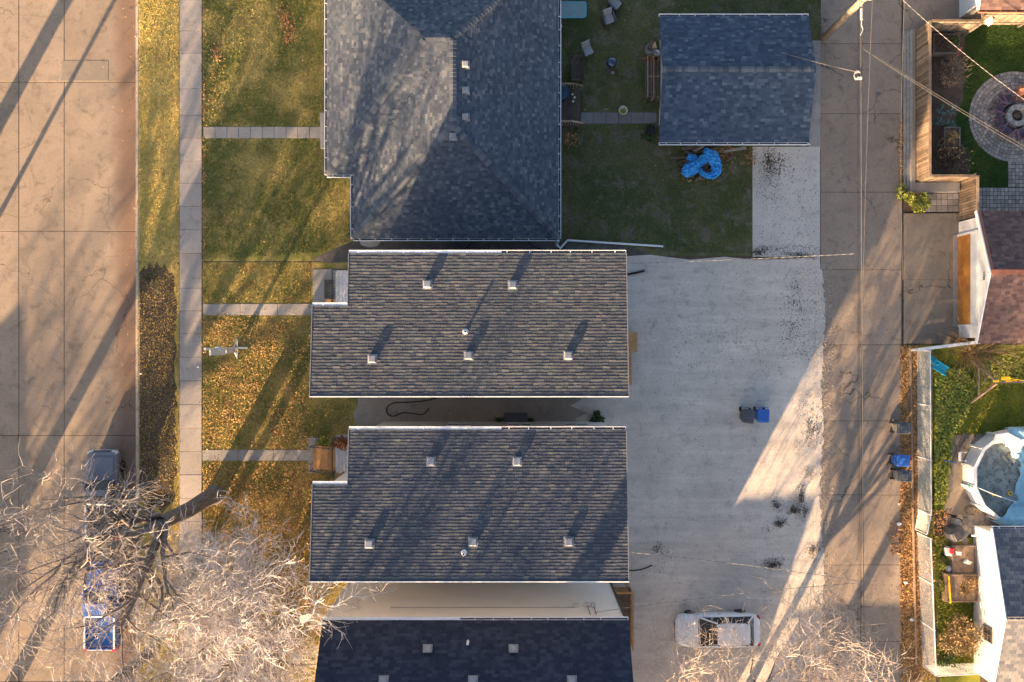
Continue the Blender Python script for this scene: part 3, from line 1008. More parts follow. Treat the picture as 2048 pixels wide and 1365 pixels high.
hA, VA, zA, slA, dA = row_house('row_house', 'weathered grey shed roof house with sunny unbroken roof, north of its twin', 507, 612, 793, 21, M['greywall'], M['sh_row'])
hB, VB, zB, slB, dB = row_house('row_house', 'weathered grey shed roof house with a broad shadow on its roof, below its sunny twin', 860, 970, 1163, 31, M['stucco'], M['sh_row2'])
for h_, V_, s_, pts in ((hA, VA, slA, ((855, 570), (1025, 571), (745, 719), (937, 712), (1136, 712))),
                        (hB, VB, slB, ((862, 924), (1034, 924), (739, 1088), (946, 1084), (1137, 1084)))):
    for px, py in pts:
        box_vent(h_, on_roof(px, py, V_), math.atan(s_), M['ventmetal'], 0.36, 0.20)
for h_, V_, px, py in ((hA, VA, 931, 664), (hB, VB, 928, 1106)):
    p = on_roof(px, py, V_)
    o = MB().lathe([(0.065, -0.02), (0.065, 0.30), (0.05, 0.31), (0.045, 0.2)], p, 12, True, False).build('vent_pipe', M['whitemetal'], h_, smooth=True)
    MB().lathe([(0.15, 0.0), (0.09, 0.05), (0.067, 0.09)], p, 12, False, False).build('flashing', M['galv'], o, smooth=True)
    MB().lathe([(0.044, 0.18), (0.001, 0.19)], p, 12, False, False).build('flue_opening', M['dark'], o)


# porches in the notches
def porch(parent, d, ytop_px, ybot_px, wooden):
    z = 1.0
    x0, x1 = W(671, 0, z).x, d['xl'] + 0.14
    y1, y0 = W(0, ytop_px, z).y, W(0, ybot_px, z).y
    MB().box(x0 + 0.05, x1, y0 + 0.05, y1 - 0.05, 0, z - 0.06).build('porch_base', M['walk'], parent)
    k = 13
    wdt = (x1 - x0) / k
    bm = MB().box(0.006, wdt - 0.006, 0, y1 - y0, -0.05, 0).mesh('floor_board', M['porch'])
    off = wl(parent)
    for i in range(k):
        link('floor_board', bm, parent, Vector((x0 + i*wdt, y0, z)) - off)
    rl = MB()
    rl.beam((x0 + 0.04, y0 + 0.03, z + 1.0), (x0 + 0.04, y1 - 0.03, z + 1.0), 0.05, 0.05)
    rl.beam((x0 + 0.04, y1 - 0.03, z + 1.0), (x1, y1 - 0.03, z + 1.0), 0.05, 0.05)
    ro = rl.build('rail', M['darkmetal'], parent)
    n = int((y1 - y0) / 0.14)
    bl = MB().cbox((0, 0, 0.5), (0.018, 0.018, 1.0)).mesh('baluster', M['darkmetal'])
    for i in range(n + 1):
        yy = y0 + 0.05 + (y1 - y0 - 0.1) * i / n
        if wooden and W(0, 893, z).y - 0.1 > yy > W(0, 938, z).y + 0.1: continue
        link('baluster', bl, ro, Vector((x0 + 0.04, yy, z)) - off)
    for i in range(12):
        link('baluster', bl, ro, Vector((x0 + 0.1 + i*0.17, y1 - 0.03, z)) - off)
    return x0, x1, y0, y1


pA = porch(hA, dA, 541, 612, False)
pB = porch(hB, dB, 871, 972, True)
sheet('front_pad', [(626, 540), (678, 538), (690, 615), (626, 612)], M['walk'], 0.03)
sheet('front_pad', [(617, 876), (641, 876), (641, 946), (617, 946)], M['walk'], 0.03)
# wooden stairs up to the porches
def steps(parent, xa, xb, y0, y1, ztop, n, rail=True):
    off = wl(parent)
    for i in range(n):
        x = xa + (xb - xa) * i / n
        z = ztop * (i + 1) / n
        MB().box(x + 0.004, x + abs(xb - xa)/n + 0.02, y0, y1, z - 0.045, z - 0.012 - 0.001*i).build('stair_tread', M['woodnew'], parent)
    for yy in (y0 + 0.02, y1 - 0.02):
        MB().beam((xa + 0.06, yy, 0.08), (xb - 0.06, yy, ztop - 0.16), 0.05, 0.12).build('stringer', M['woodnew'], parent)
    if rail:
        for yy in (y0 - 0.03, y1 + 0.03):
            rb = MB().beam((xa, yy, 0.95), (xb, yy, ztop + 0.95), 0.05, 0.05)
            for i in range(7):
                s = i / 6
                xx, zz = xa + (xb - xa) * s, ztop * s
                rb.beam((xx, yy, zz * 0.9), (xx, yy, zz + 0.95), 0.02, 0.02)
            rb.build('stair_rail', M['darkmetal'], parent)


steps(hB, W(627, 0).x, W(671, 0, 1.0).x, W(0, 939, 0.5).y, W(0, 893, 0.5).y, 1.0, 6)
steps(hA, W(654, 0).x, W(671, 0, 1.0).x, W(0, 612, 0.5).y - 0.4, W(0, 600, 0.5).y, 1.0, 4, False)
MB().box(W(649, 0).x, W(667, 0).x, W(0, 598).y, W(0, 560).y, 0.03, 0.055).build('door_mat', M['darkgravel'], hA)


# wooden landings on the lot side
def landing(parent, x0, x1, y0, y1, z, k):
    off = wl(parent)
    wd = (y1 - y0) / k
    bm = MB().box(0, x1 - x0, 0.008, wd - 0.008, -0.04, 0).mesh('deck_board', M['deckdark'])
    for i in range(k):
        link('deck_board', bm, parent, Vector((x0, y0 + i*wd, z)) - off)
    for xx in (x0 + 0.1, x1 - 0.1):
        for yy in (y0 + 0.1, y1 - 0.1):
            MB().cbox((xx, yy, (z - 0.045)/2), (0.12, 0.12, z - 0.045)).build('post', M['wood'], parent)
    rl = MB()
    zr = z + 0.95
    rl.beam((x1 - 0.03, y0, zr), (x1 - 0.03, y1, zr), 0.09, 0.04)
    rl.beam((x0 + 0.1, y1 - 0.03, zr), (x1 - 0.08, y1 - 0.03, zr), 0.09, 0.04)
    ro = rl.build('rail', M['woodnew'], parent)
    bl = MB().cbox((0, 0, (zr - z)/2), (0.04, 0.04, zr - z - 0.03)).mesh('baluster', M['woodnew'])
    n = int((y1 - y0) / 0.14)
    for i in range(n):
        link('baluster', bl, ro, Vector((x1 - 0.03, y0 + (i + 0.5)*(y1 - y0)/n, z)) - off)
    for i in range(7):
        link('baluster', bl, ro, Vector((x0 + 0.2 + i*(x1 - x0 - 0.35)/7, y1 - 0.03, z)) - off)


landing(hA, dA['x1'] - 0.08, W(1262, 0, 1.9).x, W(0, 770, 1.9).y, W(0, 704, 1.9).y, 1.0, 11)
MB().beam(W(1256, 702, 0.95), W(1256, 664, 0.3), 1.0, 0.06).build('stair_flight', M['woodnew'], hA)

# ------------------------------------------------------------------ pale-walled house at the bottom edge
hC = thing('row_house', 'dark charcoal gable roof house with a long pale cream wall, bottom edge', 'house', (-1.7, -17.6, 0))
ZC = 7.0
EC0, EC1 = W(645, 1241, ZC), W(1257, 1241, ZC)
YR, ZRC = EC0.y - 4.6, ZC + 4.6 * 0.70
xa, xb = EC0.x, EC1.x
Vc = lambda x, n_: Vector((x, EC0.y, ZC)) if n_ == 0 else (Vector((x, YR, ZRC)) if n_ == 1 else Vector((x, 2*YR - EC0.y, ZC)))
cf = [([Vc(xb, 0), Vc(xa, 0), Vc(xa, 1), Vc(xb, 1)], upv((0, -1), 0.7)), ([Vc(xa, 2), Vc(xb, 2), Vc(xb, 1), Vc(xa, 1)], upv((0, 1), 0.7))]
cr = roof_deck(hC, cf, 0.14)
shingle_part(cr, cf, 0.15, 0.26, 0.008, M['sh_dark'], 41)
gutter(hC, Vc(xa, 0), Vc(xb, 0), (0, 1, 0), seed=51, wd=0.13, step=0.85, cover=0.45)
cw = MB()
wy0, wy1 = 2*YR - EC0.y + 0.15, EC0.y - 0.06
cw.box(xa + 0.05, xb - 0.12, wy0, wy1, 0, ZC - 0.02)
cw.build('wall', M['stucco'], hC)
for xx, s in ((xa + 0.05, 1), (xb - 0.12, -1)):
    g_ = MB().loft([[(xx, wy0, ZC - 0.02), (xx, wy1, ZC - 0.02), (xx, YR, ZRC - 0.25)], [(xx + 0.15*s, wy0, ZC - 0.02), (xx + 0.15*s, wy1, ZC - 0.02), (xx + 0.15*s, YR, ZRC - 0.25)]])
    g_.build('gable', M['stucco'], hC)
for xx in (xa + 0.03, xb - 0.1):
    MB().cbox((xx, wy1 + 0.03, ZC/2), (0.1, 0.1, ZC - 0.1)).build('corner_trim', M['wooddark' if xx > 0 else 'white'], hC)
MB().tube([(-6.0, wy1 + 0.06, 5.1), (3.2, wy1 + 0.06, 5.1)], 0.013, 6).build('service_conduit', M['greytrim'], hC)
for xx in (3.75, 4.05):
    MB().tube([(xx, wy1 + 0.1, 4.9), (xx, wy1 + 0.1, 6.3)], 0.02, 6).build('meter_conduit', M['darkmetal'], hC)
    MB().cbox((xx, wy1 + 0.1, 4.75), (0.24, 0.16, 0.4)).build('meter_box', M['galv'], hC, bevel=0.02)
MB().cbox((3.2, wy1 + 0.08, 4.8), (0.3, 0.14, 0.35)).build('meter_box', M['galv'], hC, bevel=0.02)
for px in (855, 1027, 767, 946, 1144):
    py = 1299 if px in (855, 1027) else 1362
    z = 8.0
    for _ in range(6):
        p = W(px, py, z)
        z = ZC + max(0, EC0.y - p.y) * 0.7
    box_vent(hC, (p.x, p.y, z), math.atan(0.55), M['ventmetal'], 0.36, 0.24)
p = W(935, 1290, 8.0)
MB().lathe([(0.06, -0.1), (0.06, 0.35), (0.045, 0.36)], (p.x, p.y, ZC + (EC0.y - p.y)*0.7), 10).build('vent_pipe', M['whitemetal'], hC)
landing(hC, xb - 0.11, W(1263, 0, 1.9).x + 0.1, W(0, 1300, 1.9).y, W(0, 1185, 1.9).y, 1.0, 22)
for wx in (-6.5, -3, 0.5, 3.5):
    window(hC, (wx, wy0, 4.8), 1.2, 1.1, 'y', -1)
window(hC, (xa + 0.05, YR, 4.8), 1.6, 1.2, 'x', -1)
door(hC, (xb - 0.12, W(0, 1230, 1.0).y, 1.0), 0.95, 2.05, 'x', 1, M['white'])

# ------------------------------------------------------------------ garage in the back garden
gar = thing('garage', 'white garage with blue grey gable roof, beside the alley and garden', 'garage', (12.3, 13.2, 0))
ZG, ZGR = 2.6, 3.75
g0, g1 = W(1318, 285, ZG), W(1617, 33, ZG)
ymid = W(0, 139, ZGR).y
gf = [([Vector((g0.x, g0.y, ZG)), Vector((g1.x, g0.y, ZG)), Vector((g1.x, ymid, ZGR)), Vector((g0.x, ymid, ZGR))], upv((0, 1), (ZGR-ZG)/(ymid-g0.y))),
      ([Vector((g1.x, g1.y, ZG)), Vector((g0.x, g1.y, ZG)), Vector((g0.x, ymid, ZGR)), Vector((g1.x, ymid, ZGR))], upv((0, -1), (ZGR-ZG)/(g1.y-ymid)))]
gr = roof_deck(gar, gf, 0.1)
shingle_part(gr, gf, 0.15, 0.24, 0.010, M['sh_gar'], 61)
cap_row(gr, (g0.x, ymid, ZGR), (g1.x, ymid, ZGR), M['sh_cap'], 0.16, 0.3, 9)
gutter(gar, gf[0][0][0], gf[0][0][1], (0, -1, 0), seed=71)
gutter(gar, gf[1][0][0], gf[1][0][1], (0, 1, 0), seed=72)
gx0, gx1, gy0, gy1 = W(1312, 0).x + 0.2, g1.x - 0.1, W(0, 291).y + 0.05, g1.y - 0.3
MB().box(gx0, gx1, gy0, gy1, 0, ZG - 0.03).build('wall', M['white'], gar)
for xx, s in ((gx0, 1), (gx1, -1)):
    ge = MB().loft([[(xx, gy0, ZG - 0.03), (xx, gy1, ZG - 0.03), (xx, ymid, ZGR - 0.2)], [(xx + .12*s, gy0, ZG - 0.03), (xx + .12*s, gy1, ZG - 0.03), (xx + .12*s, ymid, ZGR - 0.2)]])
    ge.build('gable', M['white'], gar)
MB().beam(W(1618, 288, 2.4), W(1619, 290, 0.1), 0.07, 0.07).build('downspout', M['whitemetal'], gar)
b = MB()
for i in range(5):
    b.box(gx1, gx1 + 0.035, gy0 + 0.9, gy1 - 0.9, 0.08 + i*0.44, 0.5 + i*0.44)
b.build('garage_door', M['greywall'], gar)
door(gar, (gx0, W(0, 237).y, 0.1), 0.9, 2.05, 'x', -1, M['white'])
window(gar, (gx0, W(0, 150).y, 1.5), 1.2, 0.9, 'x', -1)

# ------------------------------------------------------------------ foliage helpers
def leaf_cloud(pts, size, seed, flat=0.5, jit=0.5):
    """pts (n,3) -> vertices and quads of small randomly turned leaves"""
    q = np.random.default_rng(seed)
    n = len(pts)
    a = q.normal(size=(n, 3))
    a[:, 2] *= flat
    a /= np.linalg.norm(a, axis=1)[:, None] + 1e-9
    b = q.normal(size=(n, 3))
    b[:, 2] *= flat
    b -= (a * b).sum(1)[:, None] * a
    b /= np.linalg.norm(b, axis=1)[:, None] + 1e-9
    s = size * q.uniform(1 - jit, 1 + jit, n)
    a *= s[:, None]
    b *= (s * q.uniform(0.45, 0.8, n))[:, None]
    v = np.stack([pts - a, pts + b, pts + a, pts - b], 1).reshape(-1, 3)
    f = np.arange(4*n).reshape(n, 4)
    return v, f


def leaves_obj(name, pts, size, m, seed, parent=None, flat=0.5, origin=None):
    v, f = leaf_cloud(np.asarray(pts, dtype=float), size, seed, flat)
    off = np.array(wl(parent)) if parent is not None else np.array(origin or (0, 0, 0))
    return link(name, np_mesh(name, v - off, f, m), parent, (0, 0, 0) if parent is not None else tuple(off))


def clump_pts(c, r, h, n, seed, lumps=5):
    q = np.random.default_rng(seed)
    cs = q.uniform(-1, 1, (lumps, 3)) * np.array([r*0.6, r*0.6, h*0.3]) + np.array([c[0], c[1], c[2] + h*0.55])
    k = q.integers(0, lumps, n)
    d = q.normal(size=(n, 3))
    d /= np.linalg.norm(d, axis=1)[:, None]
    p = cs[k] + d * (q.uniform(0.3, 1, n)**0.5)[:, None] * np.array([r*0.55, r*0.55, h*0.42])
    p[:, 2] = np.maximum(p[:, 2], c[2] + 0.02)
    return p


def stems(c, r, h, n, seed, rad=0.012, droop=0.3, segs=4):
    q = random.Random(seed)
    b = MB()
    for i in range(n):
        a = q.uniform(0, 2*math.pi)
        rr = r * q.uniform(0.4, 1.05)
        hh = h * q.uniform(0.6, 1.1)
        pts = []
        for k in range(segs + 1):
            s = k / segs
            pts.append((c[0] + math.cos(a)*rr*s**1.3 + q.uniform(-.04, .04), c[1] + math.sin(a)*rr*s**1.3 + q.uniform(-.04, .04),
                        c[2] + hh*(s - droop*s*s*s)))
        b.tube(pts, [rad*(1 - 0.75*k/segs) for k in range(segs + 1)], 3, False)
        for m in range(3):
            s0 = q.randint(1, segs)
            p = Vector(pts[s0])
            d = Vector((math.cos(a + q.uniform(-1.2, 1.2)), math.sin(a + q.uniform(-1.2, 1.2)), q.uniform(0.2, 1.0))) * q.uniform(0.15, 0.4)
            b.tube([p, p + d*0.5 + Vector((0, 0, .02)), p + d], [rad*0.5, rad*0.4, rad*0.2], 3, False)
    return b


def plant(name, label, cat, c, r, h, n, leaf, m, seed, stem_n=12, stem_m=None, group=None, flat=0.6):
    t = thing(name, label, cat, c, 0, group)
    stems(c, r*0.8, h*0.9, stem_n, seed, 0.01).build('stem', stem_m or M['drybrown'], t)
    if n:
        leaves_obj('foliage', clump_pts(c, r, h, n, seed), leaf, m, seed, t, flat)
    return t


# ------------------------------------------------------------------ white garage with the orange door
def gable_garage(name, label, xw, y0, y1, xlen, ze, zr, wall, yr=None, ov=0.16):
    yr = yr if yr is not None else (y0 + y1)/2
    t = thing(name, label, 'garage', (xw + xlen/2, (y0 + y1)/2, 0))
    MB().box(xw, xw + xlen, y0, y1, 0, ze - 0.02).build('wall', wall, t)
    for xx, s in ((xw, 1), (xw + xlen, -1)):
        e = MB().loft([[(xx, y0, ze - 0.02), (xx, y1, ze - 0.02), (xx, yr, zr - 0.1)], [(xx + .12*s, y0, ze - 0.02), (xx + .12*s, y1, ze - 0.02), (xx + .12*s, yr, zr - 0.1)]])
        e.build('gable', wall, t)
    xo0, xo1 = xw - ov, xw + xlen + ov
    ya, yb = y0 - 0.3, y1 + 0.3
    s0 = (zr - ze) / (yr - y0)
    s1 = (zr - ze) / (y1 - yr)
    za, zb = ze - 0.3*s0, ze - 0.3*s1
    faces = [([Vector((xo0, ya, za + .08)), Vector((xo1, ya, za + .08)), Vector((xo1, yr, zr + .08)), Vector((xo0, yr, zr + .08))], upv((0, 1), s0)),
             ([Vector((xo1, yb, zb + .08)), Vector((xo0, yb, zb + .08)), Vector((xo0, yr, zr + .08)), Vector((xo1, yr, zr + .08))], upv((0, -1), s1))]
    return t, faces


gx = W(1917, 0).x
orange = thing
t1, f1 = gable_garage('garage', 'white garage with peeling orange overhead door and brown shingle roof', gx, W(0, 676).y, W(0, 445).y, 7.2, 2.15, 3.3, M['white'], W(0, 545, 3.3).y)
r1 = roof_deck(t1, f1, 0.08)
shingle_part(r1, f1, 0.15, 0.26, 0.009, M['sh_brown'], 81)
MB().beam(f1[0][0][3] + Vector((0, 0, 0.02)), f1[0][0][2] + Vector((0, 0, 0.02)), 0.26, 0.03).build('ridge_cap', M['redwood'], t1)
MB().beam(f1[1][0][1] + Vector((0.08, 0, 0.02)), f1[1][0][2] + Vector((0.08, 0, 0.02)), 0.2, 0.025).build('rake_trim', M['redwood'], t1)
for k_, (a, b_) in enumerate(((0, 3), (1, 2))):
    MB().beam(f1[k_][0][a] + Vector((-0.03, 0, -0.05)), f1[k_][0][b_] + Vector((-0.03, 0, -0.05)), 0.06, 0.2).build('barge_board', M['white'], t1)
dy0, dy1 = W(0, 650).y, W(0, 474).y
dr = MB()
dm = thing
dd = MB().box(gx - 0.035, gx, dy0, dy1, 0.0, 0.02).build('garage_door', M['doororange'], t1)
for i in range(3):
    MB().box(gx - 0.05, gx - 0.004, dy0, dy1, 0.03 + i*0.42, 0.44 + i*0.42).build('door_panel', M['doororange'], dd)
MB().box(gx - 0.05, gx - 0.004, dy0, dy1, 1.29, 1.80).build('door_panel', M['white'], dd)
for yy in (dy0 - 0.06, dy1 + 0.06):
    MB().box(gx - 0.07, gx - 0.002, yy - 0.06, yy + 0.06, 0, 1.9).build('door_jamb', M['white'], t1)
MB().box(gx - 0.08, gx - 0.002, dy0 - 0.12, dy1 + 0.12, 1.83, 1.95).build('door_header', M['white'], t1)
MB().box(gx - 0.32, gx - 0.06, dy0 - 0.1, dy1 + 0.1, 0.0, 0.045).build('door_sill', M['walk'], t1)
# house number on the gable, read by someone standing in the alley
txt = bpy.data.curves.new('house_number', 'FONT')
txt.body = '1735'
txt.size = 0.24
txt.extrude = 0.008
txt.align_x = 'CENTER'
txt.materials.append(M['darkmetal'])
tmp_o = bpy.data.objects.new('house_number_text', txt)
COL.objects.link(tmp_o)
bpy.context.view_layer.update()
num_me = bpy.data.meshes.new_from_object(tmp_o.evaluated_get(bpy.context.evaluated_depsgraph_get()))
bpy.data.objects.remove(tmp_o)
num_me.materials.clear()
num_me.materials.append(M['darkmetal'])
to = link('house_number', num_me, t1)
to.rotation_euler = (R(90), 0, R(-90))
to.location = Vector((gx - 0.012, W(0, 552, 2.6).y, 2.42)) - wl(t1)

# garage at the lower right, larger tabs: each shingle in view its own piece
t2, f2 = gable_garage('garage', 'white garage with small window and tan and blue grey tab shingles, lower right corner', 25.62, -18.3, -10.25, 6.5, 2.15, 3.25, M['white'], -14.25)
r2 = roof_deck(t2, f2, 0.08, M['deckroof'])
tabm = MB()
tabm.v = [(0, 0, 0), (.33, 0, 0), (0, 0, .014), (.33, 0, .014), (.33, .24, .002), (0, .24, .002), (.02, -.012, .0), (.31, -.012, .0)]
tabm.v = [(0.01, 0, 0), (.325, 0, 0), (.01, 0, .014), (.325, 0, .014), (.325, .25, .003), (.01, .25, .003)]
tabm.f = [(0, 1, 3, 2), (2, 3, 4, 5), (0, 2, 5), (1, 4, 3)]
tab_me = tabm.mesh('shingle', M['sh_tan'])
far_v, far_f = [], []
qq = random.Random(5)
for poly, up in f2:
    o_ = poly[0]
    n_ = (poly[1] - poly[0]).cross(poly[2] - poly[0]).normalized()
    u_ = up.cross(n_).normalized()
    L_ = (poly[1] - poly[0]).length
    Dv = (poly[2] - poly[1]).length
    rot = Matrix((u_, up, n_)).transposed().to_euler()
    j = 0
    v_ = 0.0
    while v_ < Dv - 0.1:
        x = -0.165 * (j % 2)
        while x < L_ - 0.05:
            p = o_ + u_ * max(x, 0) + up * (v_ + qq.uniform(-.006, .006))
            dist = p.x if True else 0
            if min(p.x, (p + u_*0.33).x) < 27.5:
                link('shingle', tab_me, r2, p - wl(r2), rot, ((min(.335, L_ - max(x, 0)) if x >= 0 else .16)/.335, 1, qq.uniform(0.6, 1.6)))
            else:
                m0 = len(far_v)
                for a, b_, c_ in tabm.v:
                    far_v.append(tuple(p + u_*a + up*b_ + n_*c_ - wl(r2)))
                far_f += [(m0, m0+1, m0+3, m0+2), (m0+2, m0+3, m0+4, m0+5)]
            x += 0.335
        v_ += 0.215
        j += 1
me = bpy.data.meshes.new('far_shingles')
me.from_pydata(far_v, [], far_f)
me.materials.append(M['sh_hip'])
o = link('far_shingles', me, r2)
o['kind'] = 'stuff'
for k_, (a, b_) in enumerate(((0, 3), (1, 2))):
    MB().beam(f2[k_][0][a] + Vector((-0.03, 0, -0.03)), f2[k_][0][b_] + Vector((-0.03, 0, -0.03)), 0.05, 0.2).build('barge_board', M['white'], t2)
gutter(t2, f2[1][0][1], f2[1][0][0], (0, 1, 0), seed=91)
wnd = MB()
wx, wy, wz = 25.62, W(0, 1268, 1.4).y, 1.45
wf = MB()
for z0, z1, ya, yb in ((-.42, -.34, -.4, .4), (.34, .42, -.4, .4), (-.34, .34, -.4, -.33), (-.34, .34, .33, .4), (-.34, .34, -.025, .025), (-.025, .025, -.33, .33)):
    wf.box(wx - 0.06, wx, wy + ya, wy + yb, wz + z0, wz + z1)
wo_ = wf.build('window', M['wooddark'], t2)
for ya, yb in ((-.33, -.025), (.025, .33)):
    for z0, z1 in ((-.34, -.025), (.025, .34)):
        MB().box(wx - 0.03, wx - 0.005, wy + ya, wy + yb, wz + z0, wz + z1).build('pane', M['glass'], wo_)
MB().beam(W(1944, 1072, 2.0), W(1976, 1068, 2.05), 0.09, 0.09).build('downspout', M['whitemetal'], t2)

# house corner at the top right
t3 = thing('neighbour_house', 'white house corner with red brown roof edge, top right corner', 'house', (29, 22, 0))
hx, hy = W(1918, 0).x, W(0, 37).y
MB().box(hx, hx + 9, hy, hy + 10, 0, 2.35).build('wall', M['white'], t3)
nf = [([Vector((hx - .2, hy - .45, 2.3)), Vector((hx + 9.2, hy - .45, 2.3)), Vector((hx + 9.2, hy + 5, 4.2)), Vector((hx - .2, hy + 5, 4.2))], upv((0, 1), 0.35)),
      ([Vector((hx + 9.2, hy + 10.4, 2.3)), Vector((hx - .2, hy + 10.4, 2.3)), Vector((hx - .2, hy + 5, 4.2)), Vector((hx + 9.2, hy + 5, 4.2))], upv((0, -1), 0.35))]
n3 = roof_deck(t3, nf, 0.1)
shingle_part(n3, nf, 0.16, 0.28, 0.01, M['sh_brown'], 95)
gutter(t3, nf[0][0][0], nf[0][0][1], (0, -1, 0), seed=96, m=M['redwood'])
MB().beam(nf[0][0][0] + Vector((-.03, 0, -.03)), nf[0][0][3] + Vector((-.03, 0, -.03)), 0.05, 0.2).build('barge_board', M['white'], t3)
window(t3, (hx, hy + 1.3, 1.35), 1.2, 1.0, 'x', -1)


# ------------------------------------------------------------------ tall wooden fence round the fire-pit garden
fence = thing('wooden_fence', 'tall brown board fence along the alley with a ledge rail on top', 'fence', (22.3, 12.9, 0))
brd = MB().box(-0.061, 0.061, -0.01, 0.01, 0.06, 1.84).mesh('fence_board', M['wood'])
FO = wl(fence)


def fence_run(p, q_, rail=True):
    p, q_ = Vector((p[0], p[1], 0)), Vector((q_[0], q_[1], 0))
    d = q_ - p
    L_ = d.length
    d.normalize()
    a = math.atan2(d.y, d.x)
    n = int(L_ / 0.142)
    for i in range(n):
        c = p + d * ((i + 0.5) * L_ / n)
        link('fence_board', brd, fence, c - FO + Vector((0, 0, rnd.uniform(-.01, .01))), (rnd.uniform(-.01, .01), 0, a + rnd.uniform(-.02, .02)),
             (1, 1, rnd.uniform(0.99, 1.0)))
    nn = Vector((-d.y, d.x, 0))
    for z in (0.4, 1.5):
        MB().beam(p + nn*0.04 + Vector((0, 0, z)), q_ + nn*0.04 + Vector((0, 0, z)), 0.04, 0.09).build('rail', M['woodgrey'], fence)
    MB().beam(p + Vector((0, 0, 1.875)), q_ + Vector((0, 0, 1.875)), 0.13, 0.04).build('cap_rail', M['wood'], fence)
    for i in range(max(2, int(L_/2.4) + 1)):
        s = i / max(1, int(L_/2.4))
        MB().cbox(p + d*(L_*min(1, s)) + nn*0.1 + Vector((0, 0, 0.9)), (0.1, 0.1, 1.8), a).build('post', M['woodgrey'], fence)


fx = W(1826, 0).x
fN = W(0, 42, 1.85).y
fS = W(0, 352, 1.85).y
fx2 = W(1955, 0, 1.85).x
fence_run((fx, fN), (fx, fS + 0.08))
fence_run((fx + 0.08, fS), (fx2 - 0.08, fS))
fence_run((fx2, fS), (fx2, W(0, 430, 1.85).y))
fxn = W(1965, 0, 1.85).x
fence_run((fxn, fN), (fx + 0.08, fN))
fence_run((fxn + 6, W(0, 24, 1.85).y), (fxn + 0.05, W(0, 24, 1.85).y))
fence_run((fxn, W(0, 24, 1.85).y), (fxn, fN + 0.08))

rw = thing('retaining_wall', 'weathered grey timber retaining wall along the alley below the fence', 'retaining wall', (21.9, 12.8, 0))
for i, (x, z) in enumerate(((1805.5, 0.14), (1810, 0.27), (1814.5, 0.40))):
    xx = W(x, 0).x
    MB().box(xx, xx + 0.12, W(0, 386).y, W(0, 64).y, 0, z).build('timber', M['stone'], rw, bevel=0.012)
xx = W(1819, 0).x
MB().box(xx, fx - 0.06, W(0, 384).y, W(0, 64).y, 0, 0.42).build('ledge', M['alley'], rw)
MB().box(W(1819, 0).x, fx2 - 0.1, W(0, 386).y, fS - 0.05, 0, 0.30).build('ledge', M['walk'], rw)

# paving beside the fence
def paver_field(parent_name, x0, x1, y0, y1, m, z=0.03, s=0.235, seed=3, stuff=False):
    a, c = W(x0, y1), W(x1, y0)
    base = tag(MB().box(a.x, c.x, a.y, c.y, -0.1, 0.008).build(parent_name, M['joint']), kind='structure')
    q = random.Random(seed)
    nx, ny = int((c.x - a.x)/s), int((c.y - a.y)/s)
    dx, dy = (c.x - a.x)/max(1, nx), (c.y - a.y)/max(1, ny)
    off = wl(base)
    b = MB()
    me = MB().prism([(-dx/2+.012, -dy/2+.012), (dx/2-.012, -dy/2+.012), (dx/2-.012, dy/2-.012), (-dx/2+.012, dy/2-.012)], -0.05, 0, 0.015, 0.008).mesh('paver', m)
    for i in range(nx):
        for j in range(ny):
            cx, cy = a.x + (i+.5)*dx, a.y + (j+.5)*dy
            if stuff:
                b.prism([(cx-dx/2+.012, cy-dy/2+.012), (cx+dx/2-.012, cy-dy/2+.012), (cx+dx/2-.012, cy+dy/2-.012), (cx-dx/2+.012, cy+dy/2-.012)], z-0.05, z + q.uniform(-.004, .004))
            else:
                link('paver', me, base, (cx - off.x, cy - off.y, z + q.uniform(-.005, .005)), (0, 0, q.uniform(-.03, .03)))
    if stuff:
        o = b.build('pavers', m, base)
        o['kind'] = 'stuff'
    return base


paver_field('side_paving', 1850, 1917, 387, 424, M['paver'], s=0.27)
sheet('fire_garden_lawn', [(1868, 30), (2300, 30), (2300, 430), (1958, 430), (1958, 350), (1868, 350)], M['t_lawn_lush'], 0.0)
paver_field('garden_paving', 1957, 2200, 376, 424, M['paver'], z=0.03, s=0.2, stuff=True)
paver_field('garden_paving', 2016, 2060, 322, 375, M['paver'], z=0.03, s=0.2)
sheet('planting_bed', [(1866, 52), (1930, 52), (1926, 200), (1905, 250), (1930, 300), (1938, 348), (1866, 348)], M['soil'], 0.006)

# circular terrace of concentric pavers
FC = W(2028, 234)
ter = tag(MB().lathe([(2.52, -0.1), (2.52, 0.008)], (FC.x, FC.y, 0), 48).build('fire_terrace', M['joint'], origin=(FC.x, FC.y, 0)), kind='structure')
far = MB()
for k in range(9):
    r0 = 0.72 + k*0.2
    n = max(6, int(2*math.pi*(r0 + .1)/0.215))
    da = 2*math.pi/n
    w0, w1 = 2*(r0 + .01)*math.tan(da/2) - .02, 2*(r0 + .19)*math.tan(da/2) - .02
    poly = [(r0 + .012, -w0/2), (r0 + .19, -w1/2), (r0 + .19, w1/2), (r0 + .012, w0/2)]
    me = MB().prism(poly, -0.04, 0.03, 0.012, 0.008).mesh('paver', M['paver'])
    for i in range(n):
        a = da*i + k*0.3
        if FC.x + math.cos(a)*r0 < 28.7:
            link('paver', me, ter, (0, 0, rnd.uniform(-.006, .005)), (0, 0, a))
        else:
            far.v_off = 0
            ca, sa = math.cos(a), math.sin(a)
            far.prism([(FC.x + x*ca - y*sa, FC.y + x*sa + y*ca) for x, y in poly], -0.04, 0.03)
o = far.build('far_pavers', M['paver'], ter)
o['kind'] = 'stuff'

